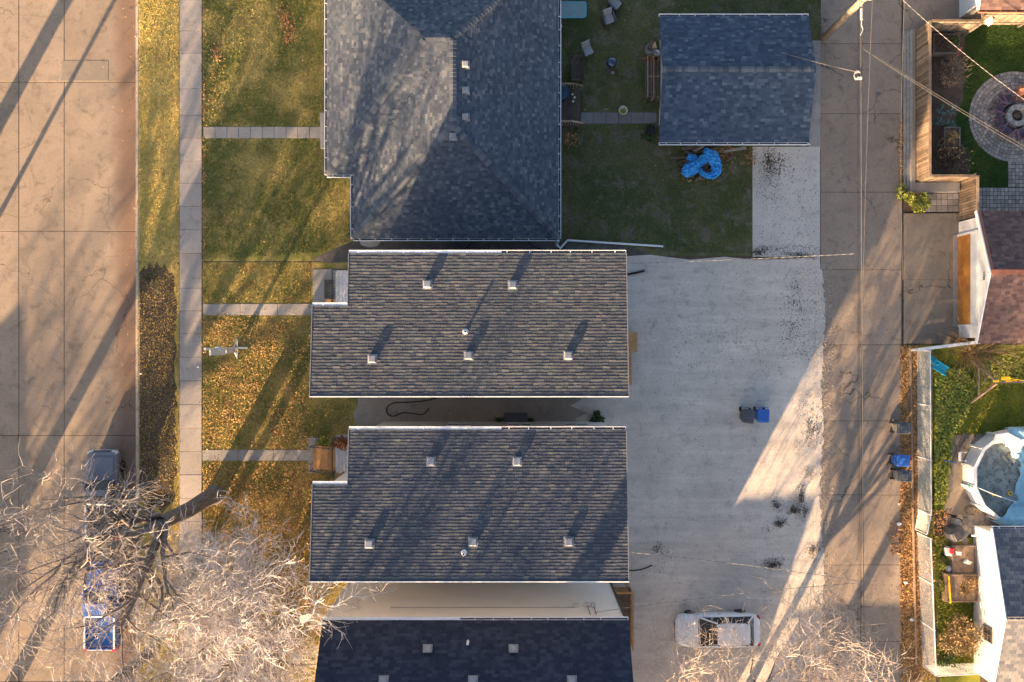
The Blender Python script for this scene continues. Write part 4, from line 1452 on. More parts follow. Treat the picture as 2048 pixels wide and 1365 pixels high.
# fire pit
fp = thing('fire_pit', 'round grey stone fire pit ringed by chairs on the circular terrace', 'fire pit', (FC.x, FC.y, 0))
for row in range(3):
    n = 14
    me = None
    b = MB()
    a0, a1 = -math.pi/n*0.95, math.pi/n*0.95
    b.prism([(.34*math.cos(a0), .34*math.sin(a0)), (.62*math.cos(a0), .62*math.sin(a0)), (.62*math.cos(a1), .62*math.sin(a1)), (.34*math.cos(a1), .34*math.sin(a1))], 0, 0.115, 0.015, 0.01)
    me = b.mesh('ring_stone', M['stone'])
    for i in range(n):
        link('ring_stone', me, fp, (0, 0, 0.03 + row*0.12), (0, 0, 2*math.pi*(i + 0.5*(row % 2))/n))
MB().lathe([(.34, 0), (.34, 0.16)], (0, 0, 0.02), 20).build('ash_bed', M['ash'], fp, local=True)
for i in range(6):
    a = i*1.1
    MB().tube([(.2*math.cos(a), .2*math.sin(a), 0.22), (-.16*math.cos(a + .5), -.16*math.sin(a + .5), 0.27)], 0.035, 6).build('charred_log', M['log'], fp, local=True)


def adirondack(label, c, rz, m, group='plum garden chairs round the fire pit'):
    t = thing('garden_chair', label, 'chair', c, rz, group)
    t.scale = (.8, .8, .85)
    # faces -x locally (towards pit when rotated); seat slopes back
    for i in range(6):
        yy = -0.25 + i*0.1
        MB().beam((-0.28, yy, 0.37), (0.24, yy, 0.24), 0.085, 0.022).build('seat_slat', m, t, local=True)
    for i in range(6):
        yy = -0.25 + i*0.1
        hgt = 0.62 - abs(i - 2.5)*0.05
        MB().beam((0.2, yy, 0.25), (0.2 + hgt*0.42, yy*1.08, 0.25 + hgt), 0.085, 0.02, (1, 0, 0)).build('back_slat', m, t, local=True)
    for s in (-1, 1):
        MB().beam((-0.36, s*0.36, 0.55), (0.36, s*0.36, 0.53), 0.12, 0.025).build('armrest', m, t, local=True)
        MB().cbox((-0.28, s*0.34, 0.27), (0.08, 0.03, 0.54)).build('leg', m, t, local=True)
        MB().beam((-0.3, s*0.30, 0.33), (0.55, s*0.30, 0.04), 0.03, 0.09).build('leg', m, t, local=True)
        MB().beam((0.3, s*0.35, 0.52), (0.42, s*0.3, 0.1), 0.03, 0.07).build('leg', m, t, local=True)
    return t


for px, py, lb, m in ((1996, 214, 'plum slatted garden chair on the lawn side of the fire pit, upper of two', M['plum']),
                      (1998, 244, 'plum slatted garden chair on the lawn side of the fire pit, lower of two', M['plum']),
                      (2014, 264, 'plum slatted garden chair below left of the fire pit', M['plum']),
                      (2019, 198, 'plum slatted garden chair above the fire pit, next to the red brown one', M['plum']),
                      (2041, 200, 'red brown garden chair above the fire pit', M['redwood']),
                      (2046, 276, 'plum slatted garden chair below the fire pit, at the picture edge', M['plum'])):
    p = W(px, py, 0.35)
    a = math.atan2(p.y - FC.y, p.x - FC.x)
    adirondack(lb, (FC.x + math.cos(a)*1.05, FC.y + math.sin(a)*1.05, 0.032), a, m)
lamp_ = thing('side_table', 'small round pinkish side table behind the red brown garden chair', 'table', W(2034, 186, 0.0))
MB().lathe([(0.28, 0.44), (0.28, 0.47)], (0, 0, 0), 18).build('table_top', M['terracotta'], lamp_, local=True)
for k in range(3):
    MB().tube([(0.2*math.cos(k*2.1), 0.2*math.sin(k*2.1), 0.03), (0.08*math.cos(k*2.1), 0.08*math.sin(k*2.1), 0.44)], 0.018, 6).build('leg', M['terracotta'], lamp_, local=True)


# raised planters and shrubs in the fire-pit garden
def planter(label, x0, x1, y0, y1, h, m, fill=None, fillz=0.06):
    a, c = W(x0, y1, h), W(x1, y0, h)
    t = thing('planter_box', label, 'planter', ((a.x + c.x)/2, (a.y + c.y)/2, 0))
    th = 0.06
    for bx in ((a.x, c.x, a.y, a.y + th), (a.x, c.x, c.y - th, c.y), (a.x, a.x + th, a.y + th + .002, c.y - th - .002), (c.x - th, c.x, a.y + th + .002, c.y - th - .002)):
        for k in range(2):
            MB().box(*bx, h*k/2 + 0.004, h*(k+1)/2).build('side_board', m, t)
    MB().box(a.x + th + .002, c.x - th - .002, a.y + th + .004, c.y - th - .004, 0, h - fillz).build('soil', fill or M['soil'], t)
    return t, a, c


planter('long wooden raised planter in the garden corner under the overhead wire', 1867, 1919, 68, 107, 0.55, M['woodgrey'])
planter('square wooden raised planter between blue green plants and dark shrub', 1889, 1921, 254, 297, 0.5, M['woodgrey'])
plant('herb_clump', 'green herbs growing at the right end of the long planter', 'plant', W(1908, 82, 0.5), 0.33, 0.35, 260, 0.05, M['leafgreen'], 3)
plant('withered_plant', 'withered brown plants filling the long planter', 'plant', W(1884, 90, 0.5), 0.45, 0.25, 300, 0.05, M['leafdark'], 4)
plant('withered_plant', 'yellowing plant in the square wooden planter', 'plant', W(1903, 276, 0.45), 0.33, 0.35, 260, 0.05, M['dryplant'], 5)
t = thing('bare_shrub', 'wide brown bare twiggy shrub behind the fence, above the blue green plants', 'shrub', W(1898, 152))
b = stems(W(1896, 150), 0.85, 0.95, 150, 7, 0.013)
b.build('stem', M['drybrown'], t)
leaves_obj('foliage', clump_pts(W(1898, 152), 0.95, 0.95, 1500, 8), 0.035, M['drybrown'], 8, t)
t = thing('dark_shrub', 'dark shrub with dry flower heads in the inner fence corner', 'shrub', W(1900, 322))
stems(W(1900, 322), 0.95, 0.8, 90, 9, 0.012).build('stem', M['drybrown'], t)
leaves_obj('foliage', clump_pts(W(1897, 322), 0.9, 0.7, 1100, 9), 0.045, M['leafdark'], 9, t)
leaves_obj('flower_heads', clump_pts(W(1900, 318, 0.3), 0.95, 0.75, 130, 10), 0.05, M['dryplant'], 10, t)
for i, (px, py, lb) in enumerate(((1880, 224, 'left'), (1900, 224, 'top'), (1896, 252, 'middle'), (1880, 288, 'bottom'), (1876, 246, 'inner'))):
    c = W(px, py)
    t = thing('spiky_plant', 'blue green spiky rosette plant, the %s one of the group by the fence' % {'left': 'upper left', 'top': 'upper right', 'middle': 'middle', 'bottom': 'lowest', 'inner': 'fence side'}[lb], 'plant', c, 0, 'blue green spiky plants')
    q = random.Random(i)
    for k in range(22):
        a = q.uniform(0, 6.28)
        r_ = q.uniform(.2, .42)
        b = MB()
        p0, p1 = c + Vector((0, 0, .03)), c + Vector((math.cos(a)*r_, math.sin(a)*r_, q.uniform(.15, .5)))
        s = Vector((-math.sin(a), math.cos(a), 0))*0.022
        pm = p0.lerp(p1, .5) + Vector((0, 0, .1))
        b.face([p0 - s*.5, p0 + s*.5, pm + s, pm - s])
        b.face([pm - s, pm + s, p1])
        b.build('leaf_blade', M['leafblue'], t)
wbk = thing('garden_sculpture', 'curved rusty red garden piece leaning on the long planter', 'ornament', W(1914, 106))
MB().tube([W(1911, 118, 0.05), W(1914, 110, 0.4), W(1918, 100, 0.6), W(1923, 96, 0.5)], [0.05, 0.09, 0.11, 0.05], 8).build('body', M['redwood'], wbk)
bag = thing('white_bag', 'small white bag hanging on the fence corner by the lawn', 'bag', W(1957, 56))
MB().prism(blob(W(1957, 56).x, W(1957, 56).y, .16, .22, 9, .25, 4), 0.9, 1.25, 0.06, 0.1).build('sack', M['papery'], bag)
MB().tube([W(1957, 56, 1.2), W(1960, 50, 1.5)], 0.012, 4).build('cord', M['cabledark'], bag)

# yellow-green weeds at the retaining wall corner
plant('weed_bush', 'bright yellow green leafy bush on the alley at the retaining wall corner', 'plant', W(1806, 388), 0.5, 0.6, 420, 0.07, M['leafyellow'], 12)
plant('weed_bush', 'yellow green leafy clump in front of the side paving', 'plant', W(1833, 407), 0.55, 0.55, 420, 0.075, M['leafyellow'], 13)

# ------------------------------------------------------------------ pool garden
sheet('pool_lawn', [(1866, 690), (2300, 690), (2300, 880), (1895, 880), (1890, 1030), (1866, 1030)], M['t_lawn_pool'], 0.0)
sheet('fence_strip', [(1806, 690), (1866, 690), (1872, 1360), (1890, 2000), (1806, 2000)], M['t_lawn_row'], 0.0)
sheet('garden_strip', [(1866, 1072), (1960, 1072), (1960, 1365), (1880, 1365)], M['t_lawn_pool'], 0.0)
sheet('pool_slab', [(1893, 872), (2060, 862), (2060, 1030), (1955, 1040), (1890, 1026), (1884, 985), (1900, 930)], M['apron'], 0.02)
# hexagonal pavers south of the pool
hexbase = sheet('hex_paving', [(1885, 1026), (2080, 1040), (2080, 1082), (1893, 1074)], M['joint'], 0.012)
hx_me = MB().prism([(0.2*math.cos(R(60*i)), 0.2*math.sin(R(60*i))) for i in range(6)], -0.04, 0, 0.015, 0.008).mesh('paver', M['paver'])
ho = wl(hexbase)
for i in range(16):
    for j in range(5):
        p = Vector((W(1896, 0).x + i*0.315, W(0, 1036).y - j*0.365 - (0.18 if i % 2 else 0), 0.034))
        if p.x < 29.2 and W(0, 1084).y < p.y and not (p.y < W(0, 1072).y and p.x > 25.2):
            link('paver', hx_me, hexbase, p - ho + Vector((0, 0, rnd.uniform(-.004, .004))), (0, 0, rnd.uniform(-.05, .05)))

# chain-link fence
cl = thing('chain_link_fence', 'white chain link fence along the alley in front of the pool', 'fence', (22.5, -8, 0))


def chain_run(parent, p, q_, h=1.5, mesh_only=False, base=0.03):
    p, q_ = Vector((p[0], p[1], 0)), Vector((q_[0], q_[1], 0))
    d = q_ - p
    L_ = d.length
    d.normalize()
    b = MB()
    st_ = 0.085
    n0 = int((L_ + h)/st_)
    for sgn in (0, 1):
        for i in range(n0):
            s = i*st_ - (h if sgn == 0 else 0)
            if sgn == 0:
                a0, z0, a1, z1 = s, 0.0, s + h, h
            else:
                a0, z0, a1, z1 = s, h - 0.0, s + h, 0.0
                a0, a1 = s - h + h, s + h
            # clip to 0..L
            if a1 <= 0 or a0 >= L_: continue
            def at(a): return z0 + (z1 - z0)*(a - a0)/(a1 - a0)
            c0, c1 = max(a0, 0), min(a1, L_)
            pa, pb = p + d*c0 + Vector((0, 0, base + at(c0))), p + d*c1 + Vector((0, 0, base + at(c1)))
            b.tube([pa, pb], 0.0045, 3, False)
    # diagonals of the second family that start left of the run
    for i in range(1, int(h/st_) + 1):
        z0 = h - i*st_
        if z0 <= 0.02: continue
        c1 = min(z0, L_)
        b.tube([p + Vector((0, 0, base + z0)), p + d*c1 + Vector((0, 0, base + z0 - c1))], 0.0045, 3, False)
    o = b.build('chain_mesh', M['galv'], parent)
    o['kind'] = 'stuff'
    MB().tube([p + Vector((0, 0, h + base)), q_ + Vector((0, 0, h + base))], 0.03, 6).build('top_rail', M['whitemetal'], parent)
    k = max(1, round(L_/2.8))
    for i in range(k + 1):
        c = p + d*(L_*i/k)
        MB().tube([c, c + Vector((0, 0, h + base + 0.05))], 0.035, 6).build('post', M['whitemetal'], parent)


c_n = W(1860, 702, 1.5)
c_g0 = W(1862, 1030, 1.5)
c_g1 = W(1861, 1078, 1.5)
c_s = W(1872, 1352, 1.5)
chain_run(cl, (c_n.x, c_n.y), (c_g0.x, c_g0.y))
chain_run(cl, (c_g1.x, c_g1.y), (c_s.x, c_s.y))
c_e = W(1995, 1346, 1.5)
chain_run(cl, (c_s.x, c_s.y), (c_e.x, c_e.y))
gate = thing('chain_link_gate', 'chain link gate with rounded frame, ajar, in the fence by the pool', 'gate', (c_g0.x, c_g0.y, 0))
ga, gb = W(1862, 1031, 1.4), W(1854, 1071, 1.4)
b = MB()
dg = (Vector((gb.x, gb.y, 0)) - Vector((ga.x, ga.y, 0)))
L_ = dg.length
dg.normalize()
A0 = Vector((ga.x, ga.y, 0))
fr = [A0 + dg*0.03 + Vector((0, 0, .1)), A0 + dg*0.03 + Vector((0, 0, 1.33)), A0 + dg*0.1 + Vector((0, 0, 1.42)), A0 + dg*(L_ - .1) + Vector((0, 0, 1.42)),
      A0 + dg*(L_ - .03) + Vector((0, 0, 1.33)), A0 + dg*(L_ - .03) + Vector((0, 0, .1)), A0 + dg*0.03 + Vector((0, 0, .1))]
b.tube(fr, 0.028, 6)
b.build('gate_frame', M['whitemetal'], gate)
b = MB()
for i in range(36):
    s = i*0.07 - 1.25
    for sg in (1, -1):
        a0, a1 = s, s + 1.3
        c0, c1 = max(a0, .03), min(a1, L_ - .03)
        if c1 > c0:
            z = lambda a: .1 + ((a - a0) if sg > 0 else (1.3 - (a - a0)))
            b.tube([A0 + dg*c0 + Vector((0, 0, z(c0))), A0 + dg*c1 + Vector((0, 0, z(c1)))], 0.005, 3, False)
o = b.build('chain_mesh', M['galv'], gate)
o['kind'] = 'stuff'
for k in range(4):
    MB().box(A0.x - 0.03, A0.x - 0.01, A0.y - .75 - k*0.1, A0.y - .7 - k*0.1, 1.0, 1.2).build('warning_sign', M['darkmetal'], gate)

# white board fence at the top of the pool garden
wfz = thing('white_board_fence', 'low white board fence between the orange door garage and pool garden', 'fence', (24.2, -0.1, 0))
pa, pb = W(1836, 699, 0.9), W(1962, 683, 0.9)
for k in range(3):
    MB().beam((pa.x, pa.y, 0.25 + k*0.28), (pb.x, pb.y, 0.25 + k*0.28), 0.03, 0.22).build('board', M['white'], wfz)
for k in range(3):
    p = pa.lerp(pb, (k + .02)/2.05)
    MB().cbox((p.x, p.y - 0.07, 0.47), (0.09, 0.09, 0.94)).build('post', M['white'], wfz)
MB().beam((pa.x, pa.y - 0.02, 0.96), (pb.x, pb.y - 0.02, 0.96), 0.16, 0.03).build('cap_rail', M['white'], wfz)

# edging timber in the leaf strip
ed = thing('edging_timber', 'long thin wooden edging board in the leaf strip beside the alley', 'edging', (22.1, -9.5, 0))
MB().beam(W(1820, 695, 0.06), W(1825, 1010, 0.06), 0.09, 0.12).build('board', M['wood'], ed)
MB().beam(W(1825, 1015, 0.06), W(1832, 1330, 0.06), 0.09, 0.12).build('board', M['wood'], ed)

# above-ground pool
PC = Vector((W(2040, 0, 1.2).x, W(0, 956, 1.2).y, 0))
NP = 14
pr = 2.52
pool = thing('pool', 'round above ground pool with white walls and murky leaf strewn water', 'pool', (PC.x, PC.y, 0))
ring = lambda r_, z: [(PC.x + r_*math.cos(2*math.pi*(i + .5)/NP), PC.y + r_*math.sin(2*math.pi*(i + .5)/NP), z) for i in range(NP)]
for i in range(NP):
    j = (i + 1) % NP
    a, b2 = ring(pr, 0.02), ring(pr, 1.2)
    c_, d_ = ring(pr - .05, 1.2), ring(pr - .05, 0.02)
    MB().loft([[a[i], a[j], d_[j], d_[i]], [b2[i], b2[j], c_[j], c_[i]]]).build('wall_panel', M['white'], pool)
    e0, e1 = ring(pr - .12, 1.2), ring(pr + .06, 1.2)
    e2, e3 = ring(pr + .06, 1.235), ring(pr - .12, 1.235)
    MB().loft([[e0[i], e1[i], e2[i], e3[i]], [e0[j], e1[j], e2[j], e3[j]]]).build('rim_segment', M['white'], pool)
    p = Vector(a[i])
    MB().cbox((PC.x + (pr + .05)*math.cos(2*math.pi*(i + .5)/NP), PC.y + (pr + .05)*math.sin(2*math.pi*(i + .5)/NP), 0.6), (0.08, 0.12, 1.16), 2*math.pi*(i + .5)/NP).build('upright', M['white'], pool)
m, nt, N, L, bs = nmat('murky_water')
col = mixc(nt, ramp(nt, noise_node(nt, 1.6, 7, 0.7, 0.6), [(0.42, 0.0), (0.56, 1.0)]), (0.17, 0.185, 0.165), (0.27, 0.295, 0.27))
col = mixc(nt, ramp(nt, noise_node(nt, 3.2, 6, 0.72), [(0.57, 0.0), (0.63, 0.9)]), col, (0.05, 0.05, 0.055))
L.new(col, bs.inputs['Base Color'])
bs.inputs['Roughness'].default_value = 0.25
M['murky'] = m
MB().prism([(x, y) for x, y, z in ring(pr - .06, 0)], 0.03, 0.62).build('water', M['murky'], pool)
# half-pulled pool cover: draped sheet over the right part of the rim, sagging into the water
cv = thing('pool_cover', 'crumpled pale blue pool cover pulled over the right half of the pool', 'pool cover', (PC.x + 1, PC.y, 0))
V_, F_ = [], []
nu, nv = 46, 46
q = np.random.default_rng(4)
def cover_z(x, y):
    r_ = math.hypot(x - PC.x, y - PC.y)
    w = 0.05*math.sin(5*x + 2*math.sin(3*y)) + 0.05*math.sin(7*y - 2*x) + 0.04*math.sin(13*x + 9*y)
    if r_ > pr + .16: return max(0.55, 1.2 - (r_ - pr - .16)*4) + w*0.3
    if r_ > pr - .3: return 1.265 + abs(w)*0.3
    return max(0.66, 1.26 - (pr - .3 - r_)*1.1) + w*0.8
def edge_x(y):
    s = (y - PC.y)/pr
    return PC.x - 0.35 - 0.0*s + 0.75*(1 - abs(s))*0.9 - 0.95*max(0, -s - .55)*3.0 + 0.12*math.sin(7*s) - 0.35*max(0, s)
for j in range(nv + 1):
    y = PC.y - (pr + .22) + (2*pr + .44)*j/nv
    x0 = edge_x(y)
    x1 = PC.x + pr + .3
    for i in range(nu + 1):
        x = x0 + (x1 - x0)*(i/nu)
        r_ = math.hypot(x - PC.x, y - PC.y)
        if r_ > pr + .24:
            k = (pr + .24)/r_
            xx, yy = PC.x + (x - PC.x)*k, PC.y + (y - PC.y)*k
        else: xx, yy = x, y
        V_.append((xx, yy, cover_z(xx, yy)))
for j in range(nv):
    for i in range(nu):
        a = j*(nu + 1) + i
        F_.append((a, a + 1, a + nu + 2, a + nu + 1))
b = MB(); b.v = V_; b.f = F_
o = b.build('sheet', M['poolblue'], cv, smooth=True)
so = o.modifiers.new('solid', 'SOLIDIFY'); so.thickness = 0.012
# white folded liner at the top of the cover
b = MB()
lp = [W(1984, 889, 1.34), W(1992, 868, 1.34), W(2015, 864, 1.34), W(2042, 878, 1.34), W(2047, 890, 1.34), W(2040, 905, 1.34), W(2026, 904, 1.34), W(2018, 890, 1.36), W(2005, 886, 1.38)]
b.prism([(p.x, p.y) for p in reversed(lp)], 1.30, 1.36, 0.06, 0.03)
b.build('liner_fold', M['papery'], cv)
pp = thing('skimmer_pole', 'white skimmer pole lying across the pool water', 'pole', W(1976, 980, 1.0))
MB().tube([W(1936, 967, 1.27), W(1985, 988, 1.1), W(2032, 1005, 0.95)], 0.022, 6).build('shaft', M['whitemetal'], pp)
MB().cbox(W(1986, 990, 0.9), (0.16, 0.12, 0.12), 0.4).build('float_block', M['yellow'], pp)
MB().cbox(W(1938, 972, 1.25), (0.07, 0.2, 0.06)).build('grip', M['green'], pp)
rg = W(2020, 987, 0.64)
rb = MB()
ro_ = []
for i in range(20):
    a = 2*math.pi*i/20
    ro_.append([(rg.x + (0.10 + .032*math.cos(k*math.pi/4))*math.cos(a), rg.y + (0.10 + .032*math.cos(k*math.pi/4))*math.sin(a), 0.66 + .032*math.sin(k*math.pi/4)) for k in range(8)])
ro_.append(ro_[0])
rb.loft(ro_, False)
tag(rb.build('float_ring', M['yellow'], origin=(rg.x, rg.y, .64), smooth=True), 'small yellow ring floating on the pool water', 'float ring')
lad = thing('pool_ladder', 'white ladder hooked over the left pool wall', 'ladder', W(1922, 915))
for yy in (905, 922):
    MB().tube([W(1918, yy, 0.05), W(1922, yy, 1.35), W(1932, yy, 1.4), W(1934, yy, 0.75)], 0.022, 6).build('rail', M['whitemetal'], lad)
for k in range(4):
    MB().beam(W(1918.6 + k*0.8, 905, 0.3 + k*.28), W(1918.6 + k*0.8, 922, 0.3 + k*.28), 0.08, 0.03).build('rung', M['whitemetal'], lad)
bp = thing('plank', 'grey weathered plank leaning beside the pool slab', 'plank', W(1920, 895))
MB().beam(W(1908, 924, 0.05), W(1930, 866, 0.12), 0.18, 0.04).build('board', M['woodgrey'], bp)
bp = thing('plank', 'brown plank lying between grey plank and pool', 'plank', W(1924, 900))
MB().beam(W(1912, 918, 0.06), W(1935, 878, 0.06), 0.16, 0.04).build('board', M['wood'], bp)
hs = thing('net_pole', 'blue and white pole lying from the lawn to the pool ladder', 'pole', W(1900, 924))
MB().tube([W(1889, 922, 0.25), W(1913, 926, 0.9)], 0.03, 6).build('shaft', M['paintblue'], hs)
bk = thing('wire_basket', 'dark wire basket on the pavers by the pool slab', 'basket', W(1938, 1024))
for k in range(3):
    pts = [(W(1940, 1020).x + .32*math.cos(a*0.5236), W(1940, 1020).y + .24*math.sin(a*0.5236), 0.05 + k*0.12) for a in range(13)]
    MB().tube(pts, 0.012, 4, False).build('hoop', M['darkmetal'], bk)
for a in range(12):
    x_, y_ = W(1940, 1020).x + .32*math.cos(a*0.5236), W(1940, 1020).y + .24*math.sin(a*0.5236)
    MB().tube([(x_, y_, 0.03), (x_, y_, 0.3)], 0.008, 4).build('wire', M['darkmetal'], bk)

# swing set
ss = thing('swing_set', 'wooden swing set with A frame legs and yellow brackets over the pool lawn', 'swing set', W(1960, 765))
top = W(1994, 765, 2.25)
f_s, f_n = W(1941, 809), W(1937, 718)
f_s.x = f_n.x = top.x - 0.25
f_s.y, f_n.y = W(0, 809).y, W(0, 716).y
MB().beam(f_s, top + Vector((0.0, -0.04, 0)), 0.1, 0.1).build('leg', M['wood'], ss)
MB().beam(f_n, top + Vector((0.0, 0.04, 0)), 0.1, 0.1).build('leg', M['wood'], ss)
MB().beam(f_s.lerp(top, .42) + Vector((-0.08, 0, 0)), f_n.lerp(top, .42) + Vector((-0.08, 0, 0)), 0.06, 0.1).build('cross_brace', M['wood'], ss)
MB().beam(top + Vector((-0.1, 0, .04)), top + Vector((4.5, 0.05, .04)), 0.1, 0.14).build('beam', M['wood'], ss)
MB().cbox(top + Vector((-.12, 0.06, .13)), (0.3, 0.1, 0.03)).build('bracket', M['yellow'], ss)
MB().cbox(top + Vector((.55, 0.06, .13)), (0.3, 0.05, 0.03)).build('bracket', M['yellow'], ss)
e_s, e_n = f_s + Vector((4.6, 0, 0)), f_n + Vector((4.6, 0, 0))
MB().beam(e_s, top + Vector((4.4, -0.04, 0)), 0.1, 0.1).build('leg', M['wood'], ss)
MB().beam(e_n, top + Vector((4.4, 0.04, 0)), 0.1, 0.1).build('leg', M['wood'], ss)
for dx in (1.3, 1.75):
    MB().tube([top + Vector((dx, .03, 0)), top + Vector((dx, .12, -1.75))], 0.012, 4).build('rope', M['yellow'], ss)
MB().cbox(top + Vector((1.525, .12, -1.77)), (0.5, 0.2, 0.03)).build('swing_seat', M['yellow'], ss)
sl_ = thing('slide', 'bright blue plastic toy slide lying by the chain link fence', 'slide', W(1878, 730))
for a, c_, w_ in (((1862, 712, .1), (1868, 728, .75), .42), ((1868, 728, .75), (1893, 744, .12), .46)):
    p, q2 = W(*a), W(*c_)
    MB().beam(p, q2, w_, 0.05).build('chute', M['teal'], sl_, bevel=0.015)
    s = (q2 - p).cross(Vector((0, 0, 1))).normalized()*(w_/2)
    for sg in (1, -1):
        MB().beam(p + s*sg + Vector((0, 0, .05)), q2 + s*sg + Vector((0, 0, .05)), 0.05, 0.12).build('side_rail', M['teal'], sl_)
# arching bare shrub between garage and pool lawn
ab = thing('bare_shrub', 'golden bare arching shrub at the garage corner above the pool lawn', 'shrub', W(1932, 705))
stems(W(1938, 704), 2.6, 2.3, 70, 31, 0.02, 0.45, 6).build('stem', M['dryplant'], ab)
stems(W(1925, 708), 1.5, 1.2, 90, 32, 0.013, 0.5, 5).build('stem', M['dryplant'], ab)
stems(W(1975, 700), 1.9, 1.8, 60, 33, 0.016, 0.4, 5).build('stem', M['dryplant'], ab)

# things beside the lower right garage
planter('grey wooden planter crowded with garden oddments beside the white garage', 1905, 1952, 1092, 1148, 0.4, M['woodgrey'], M['drybrown'])
planter('wooden planter with a yellow end board full of dead stalks', 1893, 1955, 1150, 1205, 0.55, M['wood'], M['drybrown'])
yb_ = thing('yellow_board', 'yellow painted board propped on the planter end', 'board', W(1894, 1178))
MB().beam(W(1893, 1150, .35), W(1897, 1204, .35), 0.05, 0.55).build('panel', M['yellow'], yb_)
plant('dead_stalks', 'dead brown stalks standing in the planter with the yellow end', 'plant', W(1928, 1176, .5), 0.7, 0.5, 420, 0.045, M['dryplant'], 41, 60, M['dryplant'])
sh_ = thing('golden_shrub', 'dense golden brown dried shrub between chain link fence and white garage wall', 'shrub', W(1905, 1270))
stems(W(1905, 1265), 1.1, 1.3, 240, 42, 0.012, 0.35, 5).build('stem', M['dryplant'], sh_)
leaves_obj('foliage', clump_pts(W(1903, 1262), 1.2, 1.35, 2600, 43, 9), 0.05, M['dryplant'], 43, sh_)
plant('green_bush', 'small green bush below the golden shrub', 'plant', W(1885, 1318), 0.45, 0.5, 420, 0.05, M['leafgreen'], 44)
plant('hedge_row', 'yellow green ground plants along the inside of the chain link fence', 'plant', W(1876, 1130), 0.35, 0.35, 700, 0.05, M['leafyellow'], 45)
plant('hedge_row', 'yellow green plants inside the fence beside the yellow board', 'plant', W(1880, 1170), 0.35, 0.35, 600, 0.05, M['leafyellow'], 46)
bh = thing('black_barbecue', 'black covered barbecue on the hexagonal pavers', 'barbecue', W(1903, 1062))
MB().prism(blob(W(1903, 1062).x, W(1903, 1062).y, .5, .42, 10, .15, 2), 0.03, 0.95, 0.16, 0.25).build('cover', M['bingrey'], bh, smooth=False)
MB().cbox(W(1916, 1072, 1.0), (0.35, 0.5, 0.06), 0.5).build('side_shelf', M['darkmetal'], bh)
ct = thing('garden_cart', 'grey tipped garden cart beside the black barbecue', 'cart', W(1918, 1058))
MB().cbox(W(1916, 1053, .45), (0.35, 0.75, 0.25), 0.35, 0.3).build('tray', M['stone'], ct, bevel=0.03)
for s in (-1, 1):
    MB().lathe([(0.14, -.04), (0.14, .04)], W(1918, 1050 + s*8, .15), 12).build('wheel', M['rubber'], ct)
ry = thing('toy_car', 'red and white toy ride on by the garden planter', 'toy', W(1892, 1100))
MB().prism(rrect(W(1886, 0).x, W(1901, 0).x, W(0, 1110).y, W(0, 1092).y, .08), 0.1, 0.35, 0.06, 0.08).build('body', M['papery'], ry)
MB().prism(rrect(W(1892, 0).x, W(1900, 0).x, W(0, 1104).y, W(0, 1092).y, .06), 0.355, 0.5, 0.04, 0.05).build('seat', M['red'], ry)
for x_, y_ in ((1887, 1093), (1901, 1093), (1887, 1109), (1901, 1109)):
    MB().lathe([(0.09, -.04), (0.09, .04)], W(x_, y_, .1), 10).build('wheel', M['rubber'], ry)
for i, (px, py, lb) in enumerate(((1895, 1137, 'round white ball like pot at the corner of the oddments planter'), (1917, 1107, 'white plastic scrap on the oddments planter'),
                                  (1934, 1124, 'pale pink scrap on the oddments planter'))):
    p = W(px, py, .42 if i else 0.0)
    MBx = MB().lathe([(0.05, 0), (0.17, .08), (0.19, .17), (0.14, .26), (0.03, .3)], p, 10) if i == 0 else MB().prism(blob(p.x, p.y, .2, .14, 8, .4, i), p.z, p.z + .1, .05, .05)
    tag(MBx.build('pot' if i == 0 else 'scrap', M['papery'], origin=tuple(p)), lb, 'pot' if i == 0 else 'scrap')
rk = thing('garden_rake', 'long wooden rake handle leaning over the stalk planter', 'rake', W(1935, 1200))
MB().tube([W(1915, 1172, 1.0), W(1948, 1223, 0.05)], 0.018, 5).build('handle', M['wood'], rk)
MB().beam(W(1913, 1168, 1.02), W(1918, 1175, 1.02), 0.04, 0.04).build('rake_head', M['darkmetal'], rk)

# ------------------------------------------------------------------ back garden of the bungalow
tb = thing('patio_table', 'teal glass topped rectangular patio table at the bungalow gutter', 'table', W(1144, 30))
p = W(1143, 30, .72)
MB().prism(rrect(-.72, .72, -.43, .43, .14), .70, .725).build('table_top', M['patioglass'], tb, local=True)
b = MB()
rr = rrect(-.73, .73, -.44, .44, .15)
b.tube([(x, y, .71) for x, y in rr + rr[:1]], 0.022, 6, False)
b.build('rim', M['teal'], tb, local=True)
for sx in (-1, 1):
    for sy in (-1, 1):
        MB().tube([(sx*.55, sy*.3, .7), (sx*.62, sy*.36, .0)], 0.022, 6).build('leg', M['darkmetal'], tb, local=True)


def patio_chair(label, px, py, rz, m, boxy=False):
    c = W(px, py)
    t = thing('patio_chair', label, 'chair', c, rz, 'grey patio chairs on the back lawn')
    MB().cbox((0, 0, .42), (.52, .5, .07 if boxy else .03)).build('seat', m, t, local=True, bevel=0.012)
    MB().cbox((-.02, .31, .68), (.52, .06 if boxy else .03, .5), 0, -0.3).build('backrest', m, t, local=True, bevel=0.012)
    for s in (-1, 1):
        MB().tube([(s*.27, -.25, 0), (s*.28, -.24, .6), (s*.28, .2, .62), (s*.27, .36, .9)], 0.018, 5).build('arm_frame', M['darkmetal'], t, local=True)
        MB().tube([(s*.27, .3, 0), (s*.27, .18, .42)], 0.018, 5).build('leg', M['darkmetal'], t, local=True)
        if boxy:
            MB().cbox((s*.31, 0, .33), (.07, .56, .6)).build('side_panel', M['bingrey'], t, local=True)
    return t


